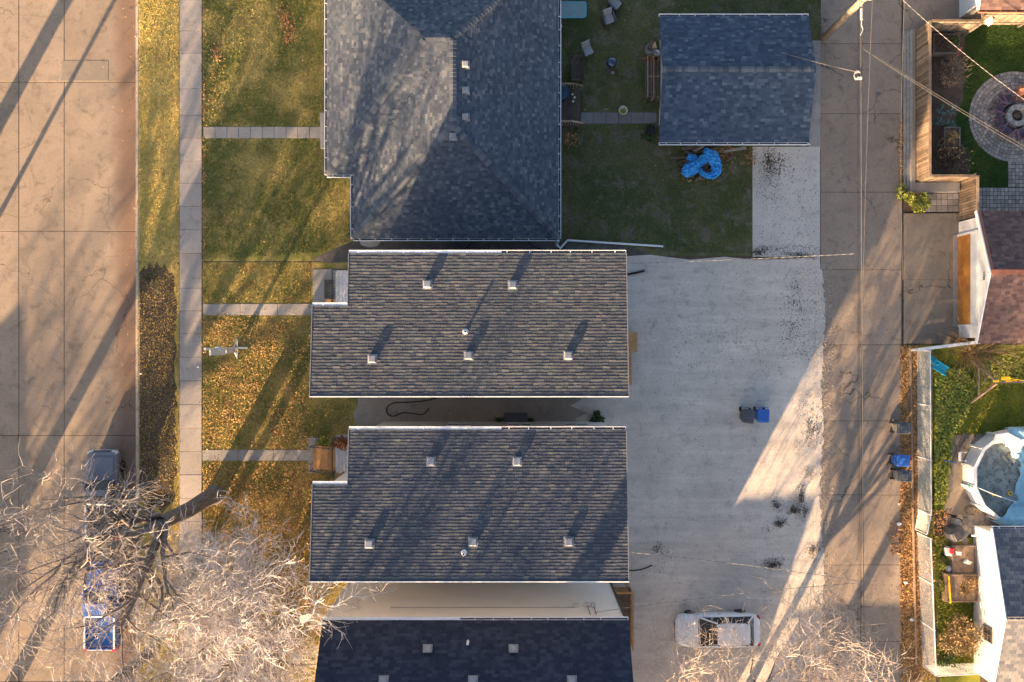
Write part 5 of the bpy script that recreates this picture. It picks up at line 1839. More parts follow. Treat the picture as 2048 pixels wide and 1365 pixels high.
patio_chair('grey cushioned chair on the back lawn, lower of the pair near the top edge', 1216, 44, R(20), M['fabricgrey'], True)
patio_chair('grey cushioned chair on the back lawn, cut by the top edge', 1230, 14, R(50), M['fabricgrey'], True)
patio_chair('lone light grey metal chair on the back lawn beside the dark slatted bench', 1174, 107, R(25), M['fabricgrey'])
bn = thing('garden_bench', 'dark slatted garden bench beside the bungalow above the wooden deck', 'bench', W(1153, 143))
for i in range(5):
    MB().cbox((-.28 + i*.11, 0, .42), (.09, 1.3, .025)).build('seat_slat', M['wooddark'], bn, local=True)
for i in range(4):
    MB().cbox((.28 + i*.02, 0, .52 + i*.12), (.025, 1.3, .09)).build('back_slat', M['wooddark'], bn, local=True)
for s in (-1, 1):
    MB().beam((-.32, s*.66, .62), (.36, s*.66, .62), .06, .04).build('armrest', M['wooddark'], bn, local=True)
    MB().cbox((-.28, s*.66, .3), (.06, .06, .6)).build('leg', M['wooddark'], bn, local=True)
    MB().beam((.24, s*.66, 0), (.36, s*.66, .95), .06, .06).build('leg', M['wooddark'], bn, local=True)
gl = thing('kettle_grill', 'small navy kettle grill on a stand in the back lawn', 'grill', W(1220, 138))
MB().lathe([(.02, .50), (.16, .53), (.27, .64), (.29, .74)], (0, .1, 0), 20, True, False).build('bowl', M['enamel'], gl, local=True, smooth=True)
ld = MB().lathe([(.295, .74), (.28, .84), (.19, .93), (.06, .965), (.01, .97)], (0, .1, 0), 20, False, True).build('lid', M['enamel'], gl, local=True, smooth=True)
MB().tube([(-.06, .1, .96), (-.05, .1, 1.02), (.05, .1, 1.02), (.06, .1, .96)], 0.014, 5).build('handle', M['wooddark'], ld, local=True)
for a in (0.5, 2.6, 4.7):
    MB().tube([(.17*math.cos(a), .1 + .17*math.sin(a), .55), (.3*math.cos(a), .1 + .3*math.sin(a), 0)], 0.014, 5).build('leg', M['darkmetal'], gl, local=True)
MB().cbox((0, -.24, .18), (.42, .34, .03)).build('shelf', M['wooddark'], gl, local=True)
MB().cbox((.12, -.3, .24), (.16, .12, .1)).build('tray', M['stone'], gl, local=True)

# wooden deck with stair rails
dk = thing('wooden_deck', 'small dark wooden deck with slatted rails at the bungalow back door', 'deck', W(1135, 212))
dx0, dx1 = W(1100, 0, .5).x, W(1161, 0, .5).x
dy0_, dy1_ = W(0, 252, .5).y, W(0, 176, .5).y
n = 11
wd = (dx1 - dx0)/n
bm = MB().box(.006, wd - .006, dy0_, dy1_, -.04, 0).mesh('deck_board', M['wooddark'])
for i in range(n):
    link('deck_board', bm, dk, Vector((dx0 + i*wd, 0, .45)) - wl(dk))
for xx in (dx0 + .1, dx1 - .1):
    for yy in (dy0_ + .1, dy1_ - .1):
        MB().cbox((xx, yy, .2), (.1, .1, .4)).build('post', M['woodgrey'], dk)
for yy, sg in ((dy1_ - .03, 1), (dy0_ + .03, -1)):
    za, zb = 1.35, 0.95
    MB().beam((dx0, yy, za), (dx1 - .5, yy, za), .1, .04).build('hand_rail', M['wood'], dk)
    MB().beam((dx1 - .5, yy, za), (dx1 + .1, yy, zb), .1, .04).build('hand_rail', M['wood'], dk)
    for i in range(12):
        xx = dx0 + .1 + i*.145
        zt = za if xx < dx1 - .5 else za - (xx - dx1 + .5)/.6*.4
        MB().box(xx - .02, xx + .02, yy - .02, yy + .02, .45, zt - .02).build('baluster', M['wood'], dk)
rt = thing('round_cover', 'round dark blue covered tub on the wooden deck', 'tub', W(1122, 190, .46))
MB().lathe([(.38, 0), (.41, .5), (.43, .52), (.41, .56), (.05, .6)], (0, 0, 0), 24).build('tub', M['roundblue'], rt, local=True, smooth=True)
for i, (px, py) in enumerate(((1145, 190), (1149, 196), (1146, 204))):
    p = W(px, py, .46)
    tag(MB().lathe([(.04, 0), (.07, .08), (.05, .12)], p, 8).build('small_pot', M['cream'], origin=tuple(p)), ['small pale pot nearest the deck rail', 'middle small pale pot on the deck', 'small pale pot in the deck middle'][i], 'pot', 'small pots on the deck')
fpot = thing('flower_pot', 'cream round flower pot standing on the garden walk', 'pot', W(1245, 224))
MB().lathe([(.15, 0), (.22, .24), (.25, .26), (.25, .29), (.20, .29), (.18, .2), (.02, .2)], (0, 0, 0.03), 20).build('pot', M['cream'], fpot, local=True, smooth=True)
leaves_obj('foliage', clump_pts(W(1245, 224, .2), .2, .25, 90, 77), .05, M['leafyellow'], 77, fpot)
bu = thing('bucket', 'white plastic bucket at the bungalow wall below the patio table', 'bucket', W(1117, 58))
MB().lathe([(.13, 0), (.16, .34), (.175, .35), (.175, .38), (.145, .38), (.12, .05), (.01, .05)], (0, 0, 0), 18).build('pail', M['papery'], bu, local=True, smooth=True)
# firewood rack, barrel and planter at the garage wall
br = thing('barrel', 'weathered half barrel holding a split log at the garage wall', 'barrel', W(1300, 103))
MB().lathe([(.27, 0), (.32, .25), (.29, .52), (.25, .52), (.25, .42), (.01, .42)], (0, 0, 0), 18).build('staves', M['stone'], br, local=True)
for z in (.12, .4):
    MB().lathe([(.312, z - .02), (.318, z), (.312, z + .02)], (0, 0, 0), 18, False, False).build('hoop', M['darkmetal'], br, local=True)
lg = thing('split_log', 'split log with a pale face on top of the barrel', 'log', W(1303, 94, .52))
MB().tube([(-.12, -.15, .1), (.06, .22, .16)], .14, 8).build('bark', M['log'], lg, local=True)
MB().cbox((.1, .02, .2), (.22, .3, .08), .3, 0.2).build('split_face', M['logend'], lg, local=True)
bk2 = thing('metal_bucket', 'small metal bucket beside the barrel', 'bucket', W(1310, 113))
MB().lathe([(.12, 0), (.16, .28), (.17, .29), (.14, .29), (.1, .03), (.01, .03)], (0, 0, .3), 16).build('pail', M['galv'], bk2, local=True, smooth=True)
MB().cbox((0, 0, .15), (.3, .3, .3)).build('block', M['wooddark'], bk2, local=True)
plant('rust_plant', 'rust red leafy plant beside the wooden trellis rack', 'plant', W(1297, 124), .28, .35, 160, .06, M['leafrust'], 51)
rk2 = thing('trellis_rack', 'brown wooden trellis frame over a planter at the garage wall', 'rack', W(1301, 160))
a, c = W(1289, 205), W(1313, 126)
for xx in (a.x, a.x + .33, c.x):
    for yy in (a.y, c.y):
        MB().cbox((xx, yy, .55), (.05, .05, 1.1)).build('post', M['wood'], rk2)
    MB().beam((xx, a.y, 1.1), (xx, c.y, 1.1), .05, .05).build('rail', M['wood'], rk2)
    MB().beam((xx, a.y, .4), (xx, c.y, .4), .05, .05).build('rail', M['wood'], rk2)
for yy in (a.y, (a.y + c.y)/2, c.y):
    MB().beam((a.x, yy, 1.09), (c.x, yy, 1.09), .05, .05).build('cross_bar', M['wood'], rk2)
MB().box(a.x + .04, c.x - .04, a.y + .04, c.y - .04, 0, .3).build('bed', M['wooddark'], rk2)
plant('garden_plant', 'small green plants at the foot of the trellis rack', 'plant', W(1302, 196), .3, .3, 220, .05, M['leafgreen'], 52)
plant('garden_plant', 'low green plant by the garage corner below the garden walk', 'plant', W(1294, 275), .32, .25, 260, .05, M['leafgreen'], 53)
blk = thing('black_sack', 'black plastic sack leaning on the garage corner below the garden walk', 'sack', W(1301, 263))
MB().prism(blob(W(1301, 263).x, W(1301, 263).y, .26, .32, 9, .2, 3), 0.02, .42, .1, .15).build('sack', M['rubber'], blk)

# woodpile under a blue tarpaulin
wp = thing('woodpile', 'heap of grey brown logs against the garage wall', 'woodpile', W(1400, 325))
q = random.Random(15)
for i in range(46):
    px, py = 1398 + q.gauss(0, 20), 328 + q.gauss(0, 12)
    z = max(.08, .42 - math.hypot((px - 1400)/70, (py - 326)/45)*.45) * q.uniform(.5, 1.1)
    a = q.uniform(-.6, .9)
    c = W(px, py, z)
    d = Vector((math.cos(a), math.sin(a), q.uniform(-.2, .2)))*q.uniform(.2, .42)
    MB().tube([c - d, c + d], q.uniform(.05, .11), 7).build('log', M['log'], wp)
for a, c_ in (((1364, 298, .2), (1392, 296, .25)), ((1388, 303, .35), (1408, 291, .7)), ((1372, 293, .3), (1398, 290, .4)), ((1390, 362, .08), (1402, 352, .15))):
    MB().tube([W(*a), W(*c_)], .1, 8).build('log', M['log'], wp)
tp = thing('tarpaulin', 'crumpled bright blue tarpaulin thrown in loops over the woodpile', 'tarpaulin', W(1402, 330, .4))


def ribbon(pts, widths, zc, seed, name='fold'):
    b = MB()
    q = random.Random(seed)
    P = [W(x, y, zc) for x, y in pts]
    # resample
    pts2, w2 = [], []
    for i in range(len(P) - 1):
        for k in range(5):
            s = k/5
            pts2.append(P[i].lerp(P[i+1], s))
            w2.append(widths[i]*(1 - s) + widths[i+1]*s)
    pts2.append(P[-1]); w2.append(widths[-1])
    rows = []
    for i, p in enumerate(pts2):
        d = (pts2[min(i+1, len(pts2)-1)] - pts2[max(0, i-1)]).normalized()
        s = Vector((-d.y, d.x, 0))
        row = []
        for k in range(7):
            t = k/6 - .5
            row.append(p + s*(t*w2[i]*q.uniform(.9, 1.1)) + Vector((0, 0, .16*math.cos(t*math.pi)**.5 - .1 + q.uniform(-.08, .08) + (.07 if k % 2 else 0))))
        rows.append(row)
    n0 = len(rows)
    for r_ in rows:
        b.v += [tuple(x) for x in r_]
    for i in range(n0 - 1):
        for k in range(6):
            a = i*7 + k
            b.f.append((a, a+1, a+8, a+7))
    o = b.build(name, M['tarpblue'], tp, smooth=False)
    so = o.modifiers.new('solid', 'SOLIDIFY'); so.thickness = .012
    return o


ribbon([(1412, 297), (1416, 308), (1425, 312), (1432, 325), (1435, 340), (1428, 350), (1415, 352), (1404, 346), (1400, 338)], [.2, .55, .75, .62, .55, .42, .3, .25, .1], .6, 1)
ribbon([(1420, 312), (1408, 318), (1398, 326), (1386, 336), (1372, 342), (1363, 342)], [.4, .5, .5, .75, .7, .25], .55, 2)
ribbon([(1375, 312), (1384, 316), (1390, 314), (1386, 326)], [.3, .42, .3, .2], .5, 3)
pn = thing('plank', 'pale plank lying against the garage wall right of the blue tarpaulin', 'plank', W(1470, 300))
MB().beam(W(1448, 304, .06), W(1492, 296, .3), .14, .04).build('board', M['stone'], pn)

# things by the houses in the row
def hose(name, label, cat, pts, r_, m, z=.035):
    P = [W(x, y, z) for x, y in pts]
    out = []
    for i in range(len(P) - 1):
        p0, p1, p2, p3 = P[max(0, i-1)], P[i], P[i+1], P[min(len(P)-1, i+2)]
        for k in range(6):
            t = k/6
            out.append(.5*((2*p1) + (p2 - p0)*t + (2*p0 - 5*p1 + 4*p2 - p3)*t*t + (3*p1 - p0 - 3*p2 + p3)*t**3))
    out.append(P[-1])
    b = MB().tube(out, r_, 6)
    return tag(b.build(name, m, origin=tuple(P[0])), label, cat)


hose('hose', 'black garden hose looping across the passage between the twin houses', 'hose',
     [(880, 794), (855, 801), (820, 805), (790, 806), (774, 815), (776, 829), (788, 833), (805, 826), (828, 828), (846, 829), (858, 817)], .03, M['rubber'])
hose('drain_pipe', 'short black drain pipe lying on the gravel at the twin house corner', 'pipe', [(1236, 552), (1262, 548), (1289, 542)], .06, M['rubber'], .07)
hose('hose', 'dark hose coming out from under the shadowed house onto the gravel', 'hose', [(1240, 1142), (1272, 1141), (1290, 1137), (1304, 1131)], .03, M['rubber'])
hose('hose', 'thin black hose on the soil between bungalow and row house', 'hose', [(1056, 480), (1062, 490), (1085, 499), (1110, 499), (1130, 494)], .025, M['rubber'])
wbx = thing('cellar_hatch', 'dark grey double flap cellar hatch in the passage against the house wall', 'hatch', W(1031, 836))
for s in (0, 1):
    x0, x1 = W(1008 + 23.5*s, 0, .35).x, W(1008 + 23.5*(s + 1), 0, .35).x - .012
    MB().box(x0, x1, W(0, 851, .35).y, W(0, 826, .35).y, .32, .36).build('flap', M['bingrey'], wbx)
MB().box(W(1009, 0).x, W(1054, 0).x - .05, W(0, 850).y, W(0, 827).y, 0, .315).build('curb', M['walk'], wbx)
plant('fern', 'small dark fern left of the cellar hatch', 'plant', W(998, 843), .26, .35, 180, .06, M['leafgreen'], 61)
plant('fern', 'small green fern right of the cellar hatch', 'plant', W(1062, 843), .22, .35, 160, .06, M['leafgreen'], 62)
plant('fern', 'large green leafy plant at the far end of the passage', 'plant', W(1192, 838), .42, .55, 380, .075, M['leafgreen'], 63)
plant('flower_bush', 'orange and yellow potted flowers on the white porch', 'plant', W(686, 884, 1.0), .42, .5, 360, .06, M['leafrust'], 64)
plant('flower_bush', 'yellow green garden clump beside the new wooden stairs', 'plant', W(650, 884), .4, .4, 260, .06, M['leafyellow'], 65)
plant('dry_flowers', 'grey dried potted plant in the porch corner', 'plant', W(683, 953, 1.0), .3, .5, 200, .05, M['dryplant'], 66)
wc = thing('window_well', 'dark round window well at the bungalow wall beside the row house gutter', 'window well', W(923, 486))
MB().lathe([(.45, 0), (.45, .22), (.40, .22), (.40, .02), (.01, .02)], (0, .1, 0), 16).build('rim', M['bingrey'], wc, local=True)
brd2 = thing('notice_board', 'small white board lying tilted on the lawn at the lower house corner', 'board', W(614, 1233))
MB().cbox((0, 0, .35), (.62, .42, .04), R(20), R(12)).build('panel', M['papery'], brd2, local=True)
MB().cbox((0, -.05, .16), (.08, .08, .32)).build('stake', M['wood'], brd2, local=True)
stn = thing('stepping_stone', 'pale round stepping stone at the bungalow corner in the soil strip', 'stone', W(741, 484))
MB().prism(blob(W(741, 484).x, W(741, 484).y, .6, .32, 14, .06, 1), 0, .05, .03, .02).build('slab', M['sidewalk'], stn)

# ------------------------------------------------------------------ tall white lease sign on the front lawn
sg = thing('sign_post', 'tall white sign post with hanging panels on four braces beside the sidewalk', 'sign', W(475, 697))
base = W(475, 697)
topz = 4.9
MB().cbox((0, 0, topz/2), (.11, .11, topz)).build('post', M['white'], sg, local=True)
MB().cbox((0, -.16, 3.1), (.05, .34, 2.2)).build('sign_panel', M['papery'], sg, local=True)
MB().cbox((0, -.12, 1.1), (.05, .26, 1.5)).build('sign_panel', M['whitemetal'], sg, local=True)
MB().cbox((0, 0, 3.0), (.3, .2, .12)).build('bracket', M['white'], sg, local=True)
for dx, dy in ((.55, .05), (0, .5), (0, -.55), (-.3, 0)):
    MB().beam((dx, dy, .04), (0, 0, .7), .05, .05).build('brace', M['white'], sg, local=True)
    MB().cbox((dx*.5, dy*.5, .03), (abs(dx) + .05, abs(dy) + .05, .04)).build('foot', M['white'], sg, local=True)


# ------------------------------------------------------------------ wheeled bins
def wheelie(label, px, py, rz, bm, lm, group):
    c = W(px, py, 1.0)
    t = thing('wheeled_bin', label, 'bin', (c.x, c.y, .03), rz, group)
    secs = [[(x, y, 0.06) for x, y in rrect(-.22, .22, -.25, .25, .05)], [(x, y, 0.9) for x, y in rrect(-.29, .29, -.34, .34, .06)]]
    MB().loft(secs).build('body', bm, t, local=True)
    rim = [[(x, y, .88) for x, y in rrect(-.31, .31, -.36, .36, .06)], [(x, y, .94) for x, y in rrect(-.31, .31, -.36, .36, .06)]]
    MB().loft(rim).build('rim', bm, t, local=True)
    lid = MB().prism(rrect(-.32, .32, -.34, .38, .07), .945, 1.03, .09, .05).build('lid', lm, t, local=True)
    MB().prism(rrect(-.17, .17, -.2, .16, .04), 1.028, 1.06, .03, .015).build('lid_panel', lm, lid, local=True)
    MB().tube([(-.24, -.36, .95), (-.24, -.46, .97), (.24, -.46, .97), (.24, -.36, .95)], .02, 6).build('handle', bm, t, local=True)
    for s in (-1, 1):
        w_ = MB()
        w_.loft([[(s*.26 + dx, -.3 + .13*math.cos(a*math.pi/6), .13 + .13*math.sin(a*math.pi/6)) for a in range(12)] for dx in (-.035, .035)])
        w_.build('wheel', M['rubber'], t, local=True)
    MB().cbox((0, .30, .62), (.28, .10, .22)).build('emblem_panel', M['papery'], t, local=True)
    return t


wheelie('dark grey wheeled bin on the gravel lot, left of the blue one', 1497, 833, R(172), M['bingrey'], M['bingrey'], 'wheeled bins')
wheelie('bright blue wheeled bin on the gravel lot', 1527, 832, R(178), M['binblue'], M['binblue'], 'wheeled bins')
wheelie('light grey wheeled bin in the leaves beside the alley, above the blue one', 1808, 857, R(-86), M['bingrey2'], M['bingrey'], 'wheeled bins')
wheelie('blue wheeled bin beside the alley fence between two grey bins', 1806, 922, R(-92), M['binblue'], M['binblue'], 'wheeled bins')
wheelie('light grey wheeled bin beside the alley, just below the blue one', 1810, 953, R(-91), M['bingrey2'], M['bingrey'], 'wheeled bins')


# ------------------------------------------------------------------ vehicles
def wheel(parent, c, r_=.33, w_=.22):
    cx, cy, cz = c
    rings = []
    for dx, rr_ in ((-w_/2, r_*.62), (-w_/2, r_*.93), (-w_/2 + .03, r_), (w_/2 - .03, r_), (w_/2, r_*.93), (w_/2, r_*.62)):
        rings.append([(cx + dx, cy + rr_*math.cos(a*math.pi/10), cz + rr_*math.sin(a*math.pi/10)) for a in range(20)])
    w = MB().loft(rings).build('wheel', M['rubber'], parent, local=True, smooth=True)
    s = 1 if cx > 0 else -1
    rim = [[(cx + s*dx, cy + rr_*math.cos(a*math.pi/8), cz + rr_*math.sin(a*math.pi/8)) for a in range(16)] for dx, rr_ in ((w_/2 - .01, r_*.62), (w_/2 + .004, r_*.55), (w_/2 - .02, r_*.2))]
    MB().loft(rim).build('rim', M['chrome'], w, local=True)
    return w


def body_ring(y, hw, z0, z1, top=.88, rr=.1):
    """cross-section of a car body at y: half width hw, sill z0, shoulder z1"""
    return [(-hw*.9, y, z0), (-hw, y, z0 + .14), (-hw, y, z1 - .18), (-hw*.965, y, z1 - .06), (-hw*top, y, z1), (-hw*.4, y, z1 + .03), (hw*.4, y, z1 + .03),
            (hw*top, y, z1), (hw*.965, y, z1 - .06), (hw, y, z1 - .18), (hw, y, z0 + .14), (hw*.9, y, z0)]


def pickup(label, px, py, pm, bm, group):
    """compact pickup, nose to the north (+y)"""
    c = W(px, py, 0.0)
    t = thing('pickup_truck', label, 'pickup truck', (c.x, c.y, STREET_Z), 0, group)
    # front body: from nose to cab rear
    secs = [body_ring(2.42, .62, .42, .78), body_ring(2.36, .76, .34, .86), body_ring(2.15, .85, .30, .94), body_ring(1.6, .88, .30, 1.0), body_ring(1.0, .88, .30, 1.05),
            body_ring(.9, .88, .30, 1.06), body_ring(-.5, .88, .30, 1.08), body_ring(-.52, .86, .30, 1.06)]
    MB().loft(secs).build('body', pm, t, local=True, smooth=True)
    # hood shut-line panel
    MB().loft([[(x, 2.2 - abs(x)*.12, 1.0) for x in (-.7, .7)] + [(.72, 1.12, 1.095), (-.72, 1.12, 1.095)], [(x, 2.18 - abs(x)*.12, 1.012) for x in (-.68, .68)] + [(.7, 1.13, 1.108), (-.7, 1.13, 1.108)]]).build('hood', pm, t, local=True)
    # greenhouse as glass with a painted roof and pillars
    lo = [(-.80, .92), (.80, .92), (.80, -.48), (-.80, -.48)]
    hi = [(-.64, .38), (.64, .38), (.64, -.36), (-.64, -.36)]
    zl, zh = 1.08, 1.50
    MB().loft([[(x, y, zl) for x, y in lo], [(x*.995, y, zh) for x, y in hi]]).build('glazing', M['glass'], t, local=True)
    MB().prism(rrect(-.66, .66, -.38, .42, .1), zh - .01, zh + .07, .12, .05).build('cab_roof', pm, t, local=True)
    for (a, b_) in zip(lo, hi):
        MB().beam((a[0], a[1], zl), (b_[0], b_[1], zh), .07, .07).build('pillar', pm, t, local=True)
    for s in (-1, 1):
        MB().cbox((s*.97, .72, 1.12), (.2, .1, .14)).build('mirror', pm, t, local=True, bevel=.02)
        MB().beam((s*.80, .1, zl), (s*.64, .05, zh), .05, .05).build('pillar', pm, t, local=True)
        MB().cbox((s*.66, 2.36, .74), (.3, .16, .18), s*-.25).build('headlight', M['lamp'], t, local=True)
    MB().cbox((0, 2.42, .5), (1.5, .14, .2)).build('front_bumper', M['chrome'], t, local=True, bevel=.03)
    MB().cbox((0, 2.41, .75), (.8, .06, .16)).build('grille', M['darkmetal'], t, local=True)
    # bed
    MB().box(-.72, .72, -2.24, -.56, .55, .62).build('bed_floor', bm, t, local=True)
    for i in range(7):
        MB().box(-.66 + i*.2, -.58 + i*.2, -2.22, -.58, .62, .64).build('bed_rib', bm, t, local=True)
    for s in (-1, 1):
        b = MB()
        ring = lambda y: [(s*.73, y, .45), (s*.88, y, .45), (s*.88, y, .98), (s*.85, y, 1.03), (s*.76, y, 1.03), (s*.73, y, 1.0)]
        b.loft([ring(-2.28), ring(-.56)])
        b.build('bed_side', pm, t, local=True)
        MB().beam((s*.805, -2.26, 1.045), (s*.805, -.58, 1.045), .09, .03).build('bed_rail', M['whitemetal'], t, local=True)
        MB().cbox((s*.6, -1.52, .72), (.24, .6, .22)).build('wheel_well', bm, t, local=True, bevel=.05)
        MB().cbox((s*.79, -2.31, .84), (.2, .2, .34)).build('tail_lamp', M['redlight'], t, local=True)
        for yy in (1.52, -1.5):
            wheel(t, (s*.80, yy, .33))
    MB().box(-.72, .72, -.56, -.53, .5, 1.04).build('bed_front', pm, t, local=True)
    MB().cbox((0, -2.30, .80), (1.42, .05, .5)).build('tailgate', pm, t, local=True, bevel=.015)
    MB().prism([(-.86, -2.34), (-.5, -2.44), (.5, -2.44), (.86, -2.34)][::1], .42, .58).build('rear_bumper', M['chrome'], t, local=True)
    MB().cbox((0, -2.338, .74), (.36, .01, .16)).build('number_plate', M['papery'], t, local=True)
    return t


pickup('dark grey pickup truck with red tail lamps, parked under the bare elm', 217, 987, M['paintgrey'], M['bedgrey'], 'pickups parked along the kerb')
pickup('bright blue pickup truck parked at the kerb behind the grey one', 215, 1205, M['paintblue'], M['bedblue'], 'pickups parked along the kerb')


def hatchback(label, px, py, rz):
    c = W(px, py)
    t = thing('car', label, 'car', (c.x, c.y, .01), rz)
    pm = M['paintwhite']
    # local +y is the nose
    prof = [(2.28, .55, .40, .66), (2.22, .72, .30, .74), (2.05, .83, .26, .80), (1.6, .89, .25, .88), (1.0, .90, .25, .95), (0, .91, .25, .98), (-1.0, .91, .25, 1.0),
            (-1.7, .89, .27, 1.0), (-2.1, .83, .32, .98), (-2.26, .74, .40, .92), (-2.30, .6, .48, .84)]
    MB().loft([body_ring(*p_, .86) for p_ in prof]).build('body', pm, t, local=True, smooth=True)
    gl_ = [[(x, y, .97) for x, y in ((-.80, 1.02), (.80, 1.02), (.82, -1.95), (-.82, -1.95))],
           [(x, y, 1.26) for x, y in ((-.68, .48), (.68, .48), (.69, -1.72), (-.69, -1.72))],
           [(x, y, 1.43) for x, y in ((-.60, .12), (.60, .12), (.60, -1.5), (-.60, -1.5))]]
    MB().loft(gl_).build('glazing', M['glass'], t, local=True)
    rings = []
    for y, hw, z in ((.16, .52, 1.43), (.1, .60, 1.445), (-.5, .62, 1.475), (-1.1, .61, 1.47), (-1.5, .59, 1.44), (-1.62, .52, 1.40)):
        rings.append([(-hw, y, z - .03), (-hw*.8, y, z + .015), (0, y, z + .03), (hw*.8, y, z + .015), (hw, y, z - .03), (0, y, z - .05)])
    MB().loft(rings).build('roof', pm, t, local=True, smooth=True)
    for s in (-1, 1):
        for a, b_ in (((s*.80, 1.0, .98), (s*.60, .14, 1.42)), ((s*.84, -.35, .98), (s*.62, -.4, 1.44)), ((s*.82, -1.9, .98), (s*.60, -1.5, 1.42))):
            MB().beam(a, b_, .075, .06).build('pillar', pm, t, local=True)
        MB().cbox((s*.99, .72, 1.0), (.2, .1, .13)).build('mirror', pm, t, local=True, bevel=.025)
        MB().cbox((s*.66, 2.13, .70), (.26, .22, .12), s*-.45).build('headlight', M['lamp'], t, local=True)
        MB().cbox((s*.72, -2.2, .86), (.2, .16, .16), s*.4).build('tail_lamp', M['redlight'], t, local=True)
        MB().cbox((s*.912, -.1, .80), (.02, .16, .025)).build('door_handle', M['chrome'], t, local=True)
        for yy in (1.4, -1.35):
            wheel(t, (s*.82, yy, .31), .31, .2)
    MB().cbox((0, 2.27, .5), (.9, .05, .14)).build('grille', M['darkmetal'], t, local=True)
    MB().cbox((0, -2.31, .62), (.46, .02, .13)).build('number_plate', M['papery'], t, local=True)
    MB().cbox((0, 1.06, .975), (1.3, .05, .02)).build('wiper', M['rubber'], t, local=True)
    return t


hatchback('white car parked nose left on the gravel lot beneath bare branches', 1428, 1252, R(91))

# ------------------------------------------------------------------ utility pole and overhead cables
up_ = thing('utility_pole', 'pale wooden utility pole rising beside the garage at the top edge', 'utility pole', W(1648, 75))
pb_ = W(1648, 75)
MB().tube([pb_, pb_ + Vector((0, 0, 5)), pb_ + Vector((0.02, 0, 9.6))], [.20, .17, .13], 12).build('mast', M['pole'], up_, smooth=True)
MB().cbox(pb_ + Vector((.05, 0, 8.9)), (2.2, .1, .12)).build('cross_arm', M['pole'], up_)
for dx in (-.9, -.3, .5, 1.0):
    MB().lathe([(.05, 0), (.07, .06), (.05, .12), (.06, .18), (.02, .2)], pb_ + Vector((dx + .05, 0, 8.96)), 8).build('insulator', M['galv'], up_)
MB().lathe([(.25, 0), (.25, .8), (.1, .86)], pb_ + Vector((.42, 0, 7.0)), 14).build('transformer', M['galv'], up_)
MB().cbox(pb_ + Vector((.1, -.05, 5.3)), (.5, .1, .1)).build('bracket', M['galv'], up_)


def cable(label, a, b_, r_, m, sag=.2, name='overhead_cable', group='overhead cables'):
    a, b_ = Vector(a), Vector(b_)
    pts = [a.lerp(b_, i/16) - Vector((0, 0, 4*sag*(i/16)*(1 - i/16))) for i in range(17)]
    return tag(MB().tube(pts, r_, 5).build(name, m, origin=tuple(a)), label, 'cable', group)


def twisted(label, a, b_, r_, sag=.25, turns=40):
    """insulated drop line: bright and dark wires twisted round each other"""
    a, b_ = Vector(a), Vector(b_)
    t = thing('service_drop', label, 'cable', a, 0, 'service drop lines')
    d = (b_ - a).normalized()
    s = d.cross(Vector((0, 0, 1))).normalized()
    u = s.cross(d)
    n = turns*6
    for ph, m in ((0, M['cablewhite']), (2.1, M['cable']), (4.2, M['cable'])):
        pts = []
        for i in range(n + 1):
            f = i/n
            ang = ph + f*turns*2*math.pi
            pts.append(a.lerp(b_, f) - Vector((0, 0, 4*sag*f*(1 - f))) + (s*math.cos(ang) + u*math.sin(ang))*r_*.9)
        MB().tube(pts, r_*.75, 4).build('strand', m, t)
    return t


ZL = 5.25
xl_ = W(1722, 0, ZL)
def al_pt(px, py, z=ZL): return W(px, py, z)
cable('pale bundled cable running the length of the alley, the thick leftmost one', al_pt(1722, -60), al_pt(1730, 1480), .017, M['cable'], .1)
cable('thin dark cable running down the alley just left of the thick one', al_pt(1719, -60), al_pt(1722, 1480), .016, M['cabledark'], .1)
cable('thin pale cable crossing slightly to the right of the thick alley cable', al_pt(1746, -20), al_pt(1724, 700), .013, M['cable'], .15)
cable('thin pale high cable at the driveway edge along the alley top', al_pt(1811, -40, 8.5), al_pt(1806, 560, 8.5), .012, M['cable'], .3)
spl = thing('cable_splice', 'white splice sleeve on the thick alley cable near the pole', 'splice', al_pt(1722, 30))
MB().tube([al_pt(1723, 18), al_pt(1723, 40)], .07, 8).build('sleeve', M['cablewhite'], spl)
MB().tube([al_pt(1724, 8), al_pt(1723, 50), al_pt(1726, 60), al_pt(1721, 70)], .025, 5).build('loop', M['cablewhite'], spl)
spl = thing('cable_splice', 'white terminal with looped wires on the alley cable beside the garage', 'splice', al_pt(1718, 152))
MB().cbox(al_pt(1719, 157), (.22, .12, .12)).build('terminal', M['cablewhite'], spl)
for k in range(3):
    pts = [al_pt(1715 + 7*math.cos(a*.6 + k), 152 + (6 + k*2)*math.sin(a*.6 + k)) for a in range(9)]
    MB().tube(pts, .014, 4).build('loop', M['cablewhite'], spl)
cable('pale twin drop wire from the alley cable over the fence, upper strand', al_pt(1726, 95), W(2090, 316, 3.2), .008, M['cable'], .2)
cable('pale twin drop wire from the alley cable over the fence, lower strand', al_pt(1727, 99), W(2090, 323, 3.2), .008, M['cable'], .2)
cable('pale drop wire from the alley cable to the garden garage roof', al_pt(1722, 146), W(1562, 105, 4.0), .014, M['cable'], .1)
twisted('bright twisted service line crossing the lawn toward the fire pit', W(1790, -14, 8.6), W(2100, 236, 5.0), .010, .3, 34)
twisted('twisted service line from the alley to the sunny row house', al_pt(1708, 508, 6.2), (dA['x1'] + .02, W(0, 528, 8.3).y, 8.3), .009, .35, 30)
twisted('twisted service line from the alley to the shadowed row house', al_pt(1721, 1163, 6.2), (dB['x1'] + .02, W(0, 1104, 8.6).y, 8.6), .009, .35, 30)
twisted('twisted service line from the alley to the pale walled house', al_pt(1721, 1166, 6.2), (3.95, EC0.y + .12, 6.25), .009, .35, 30)

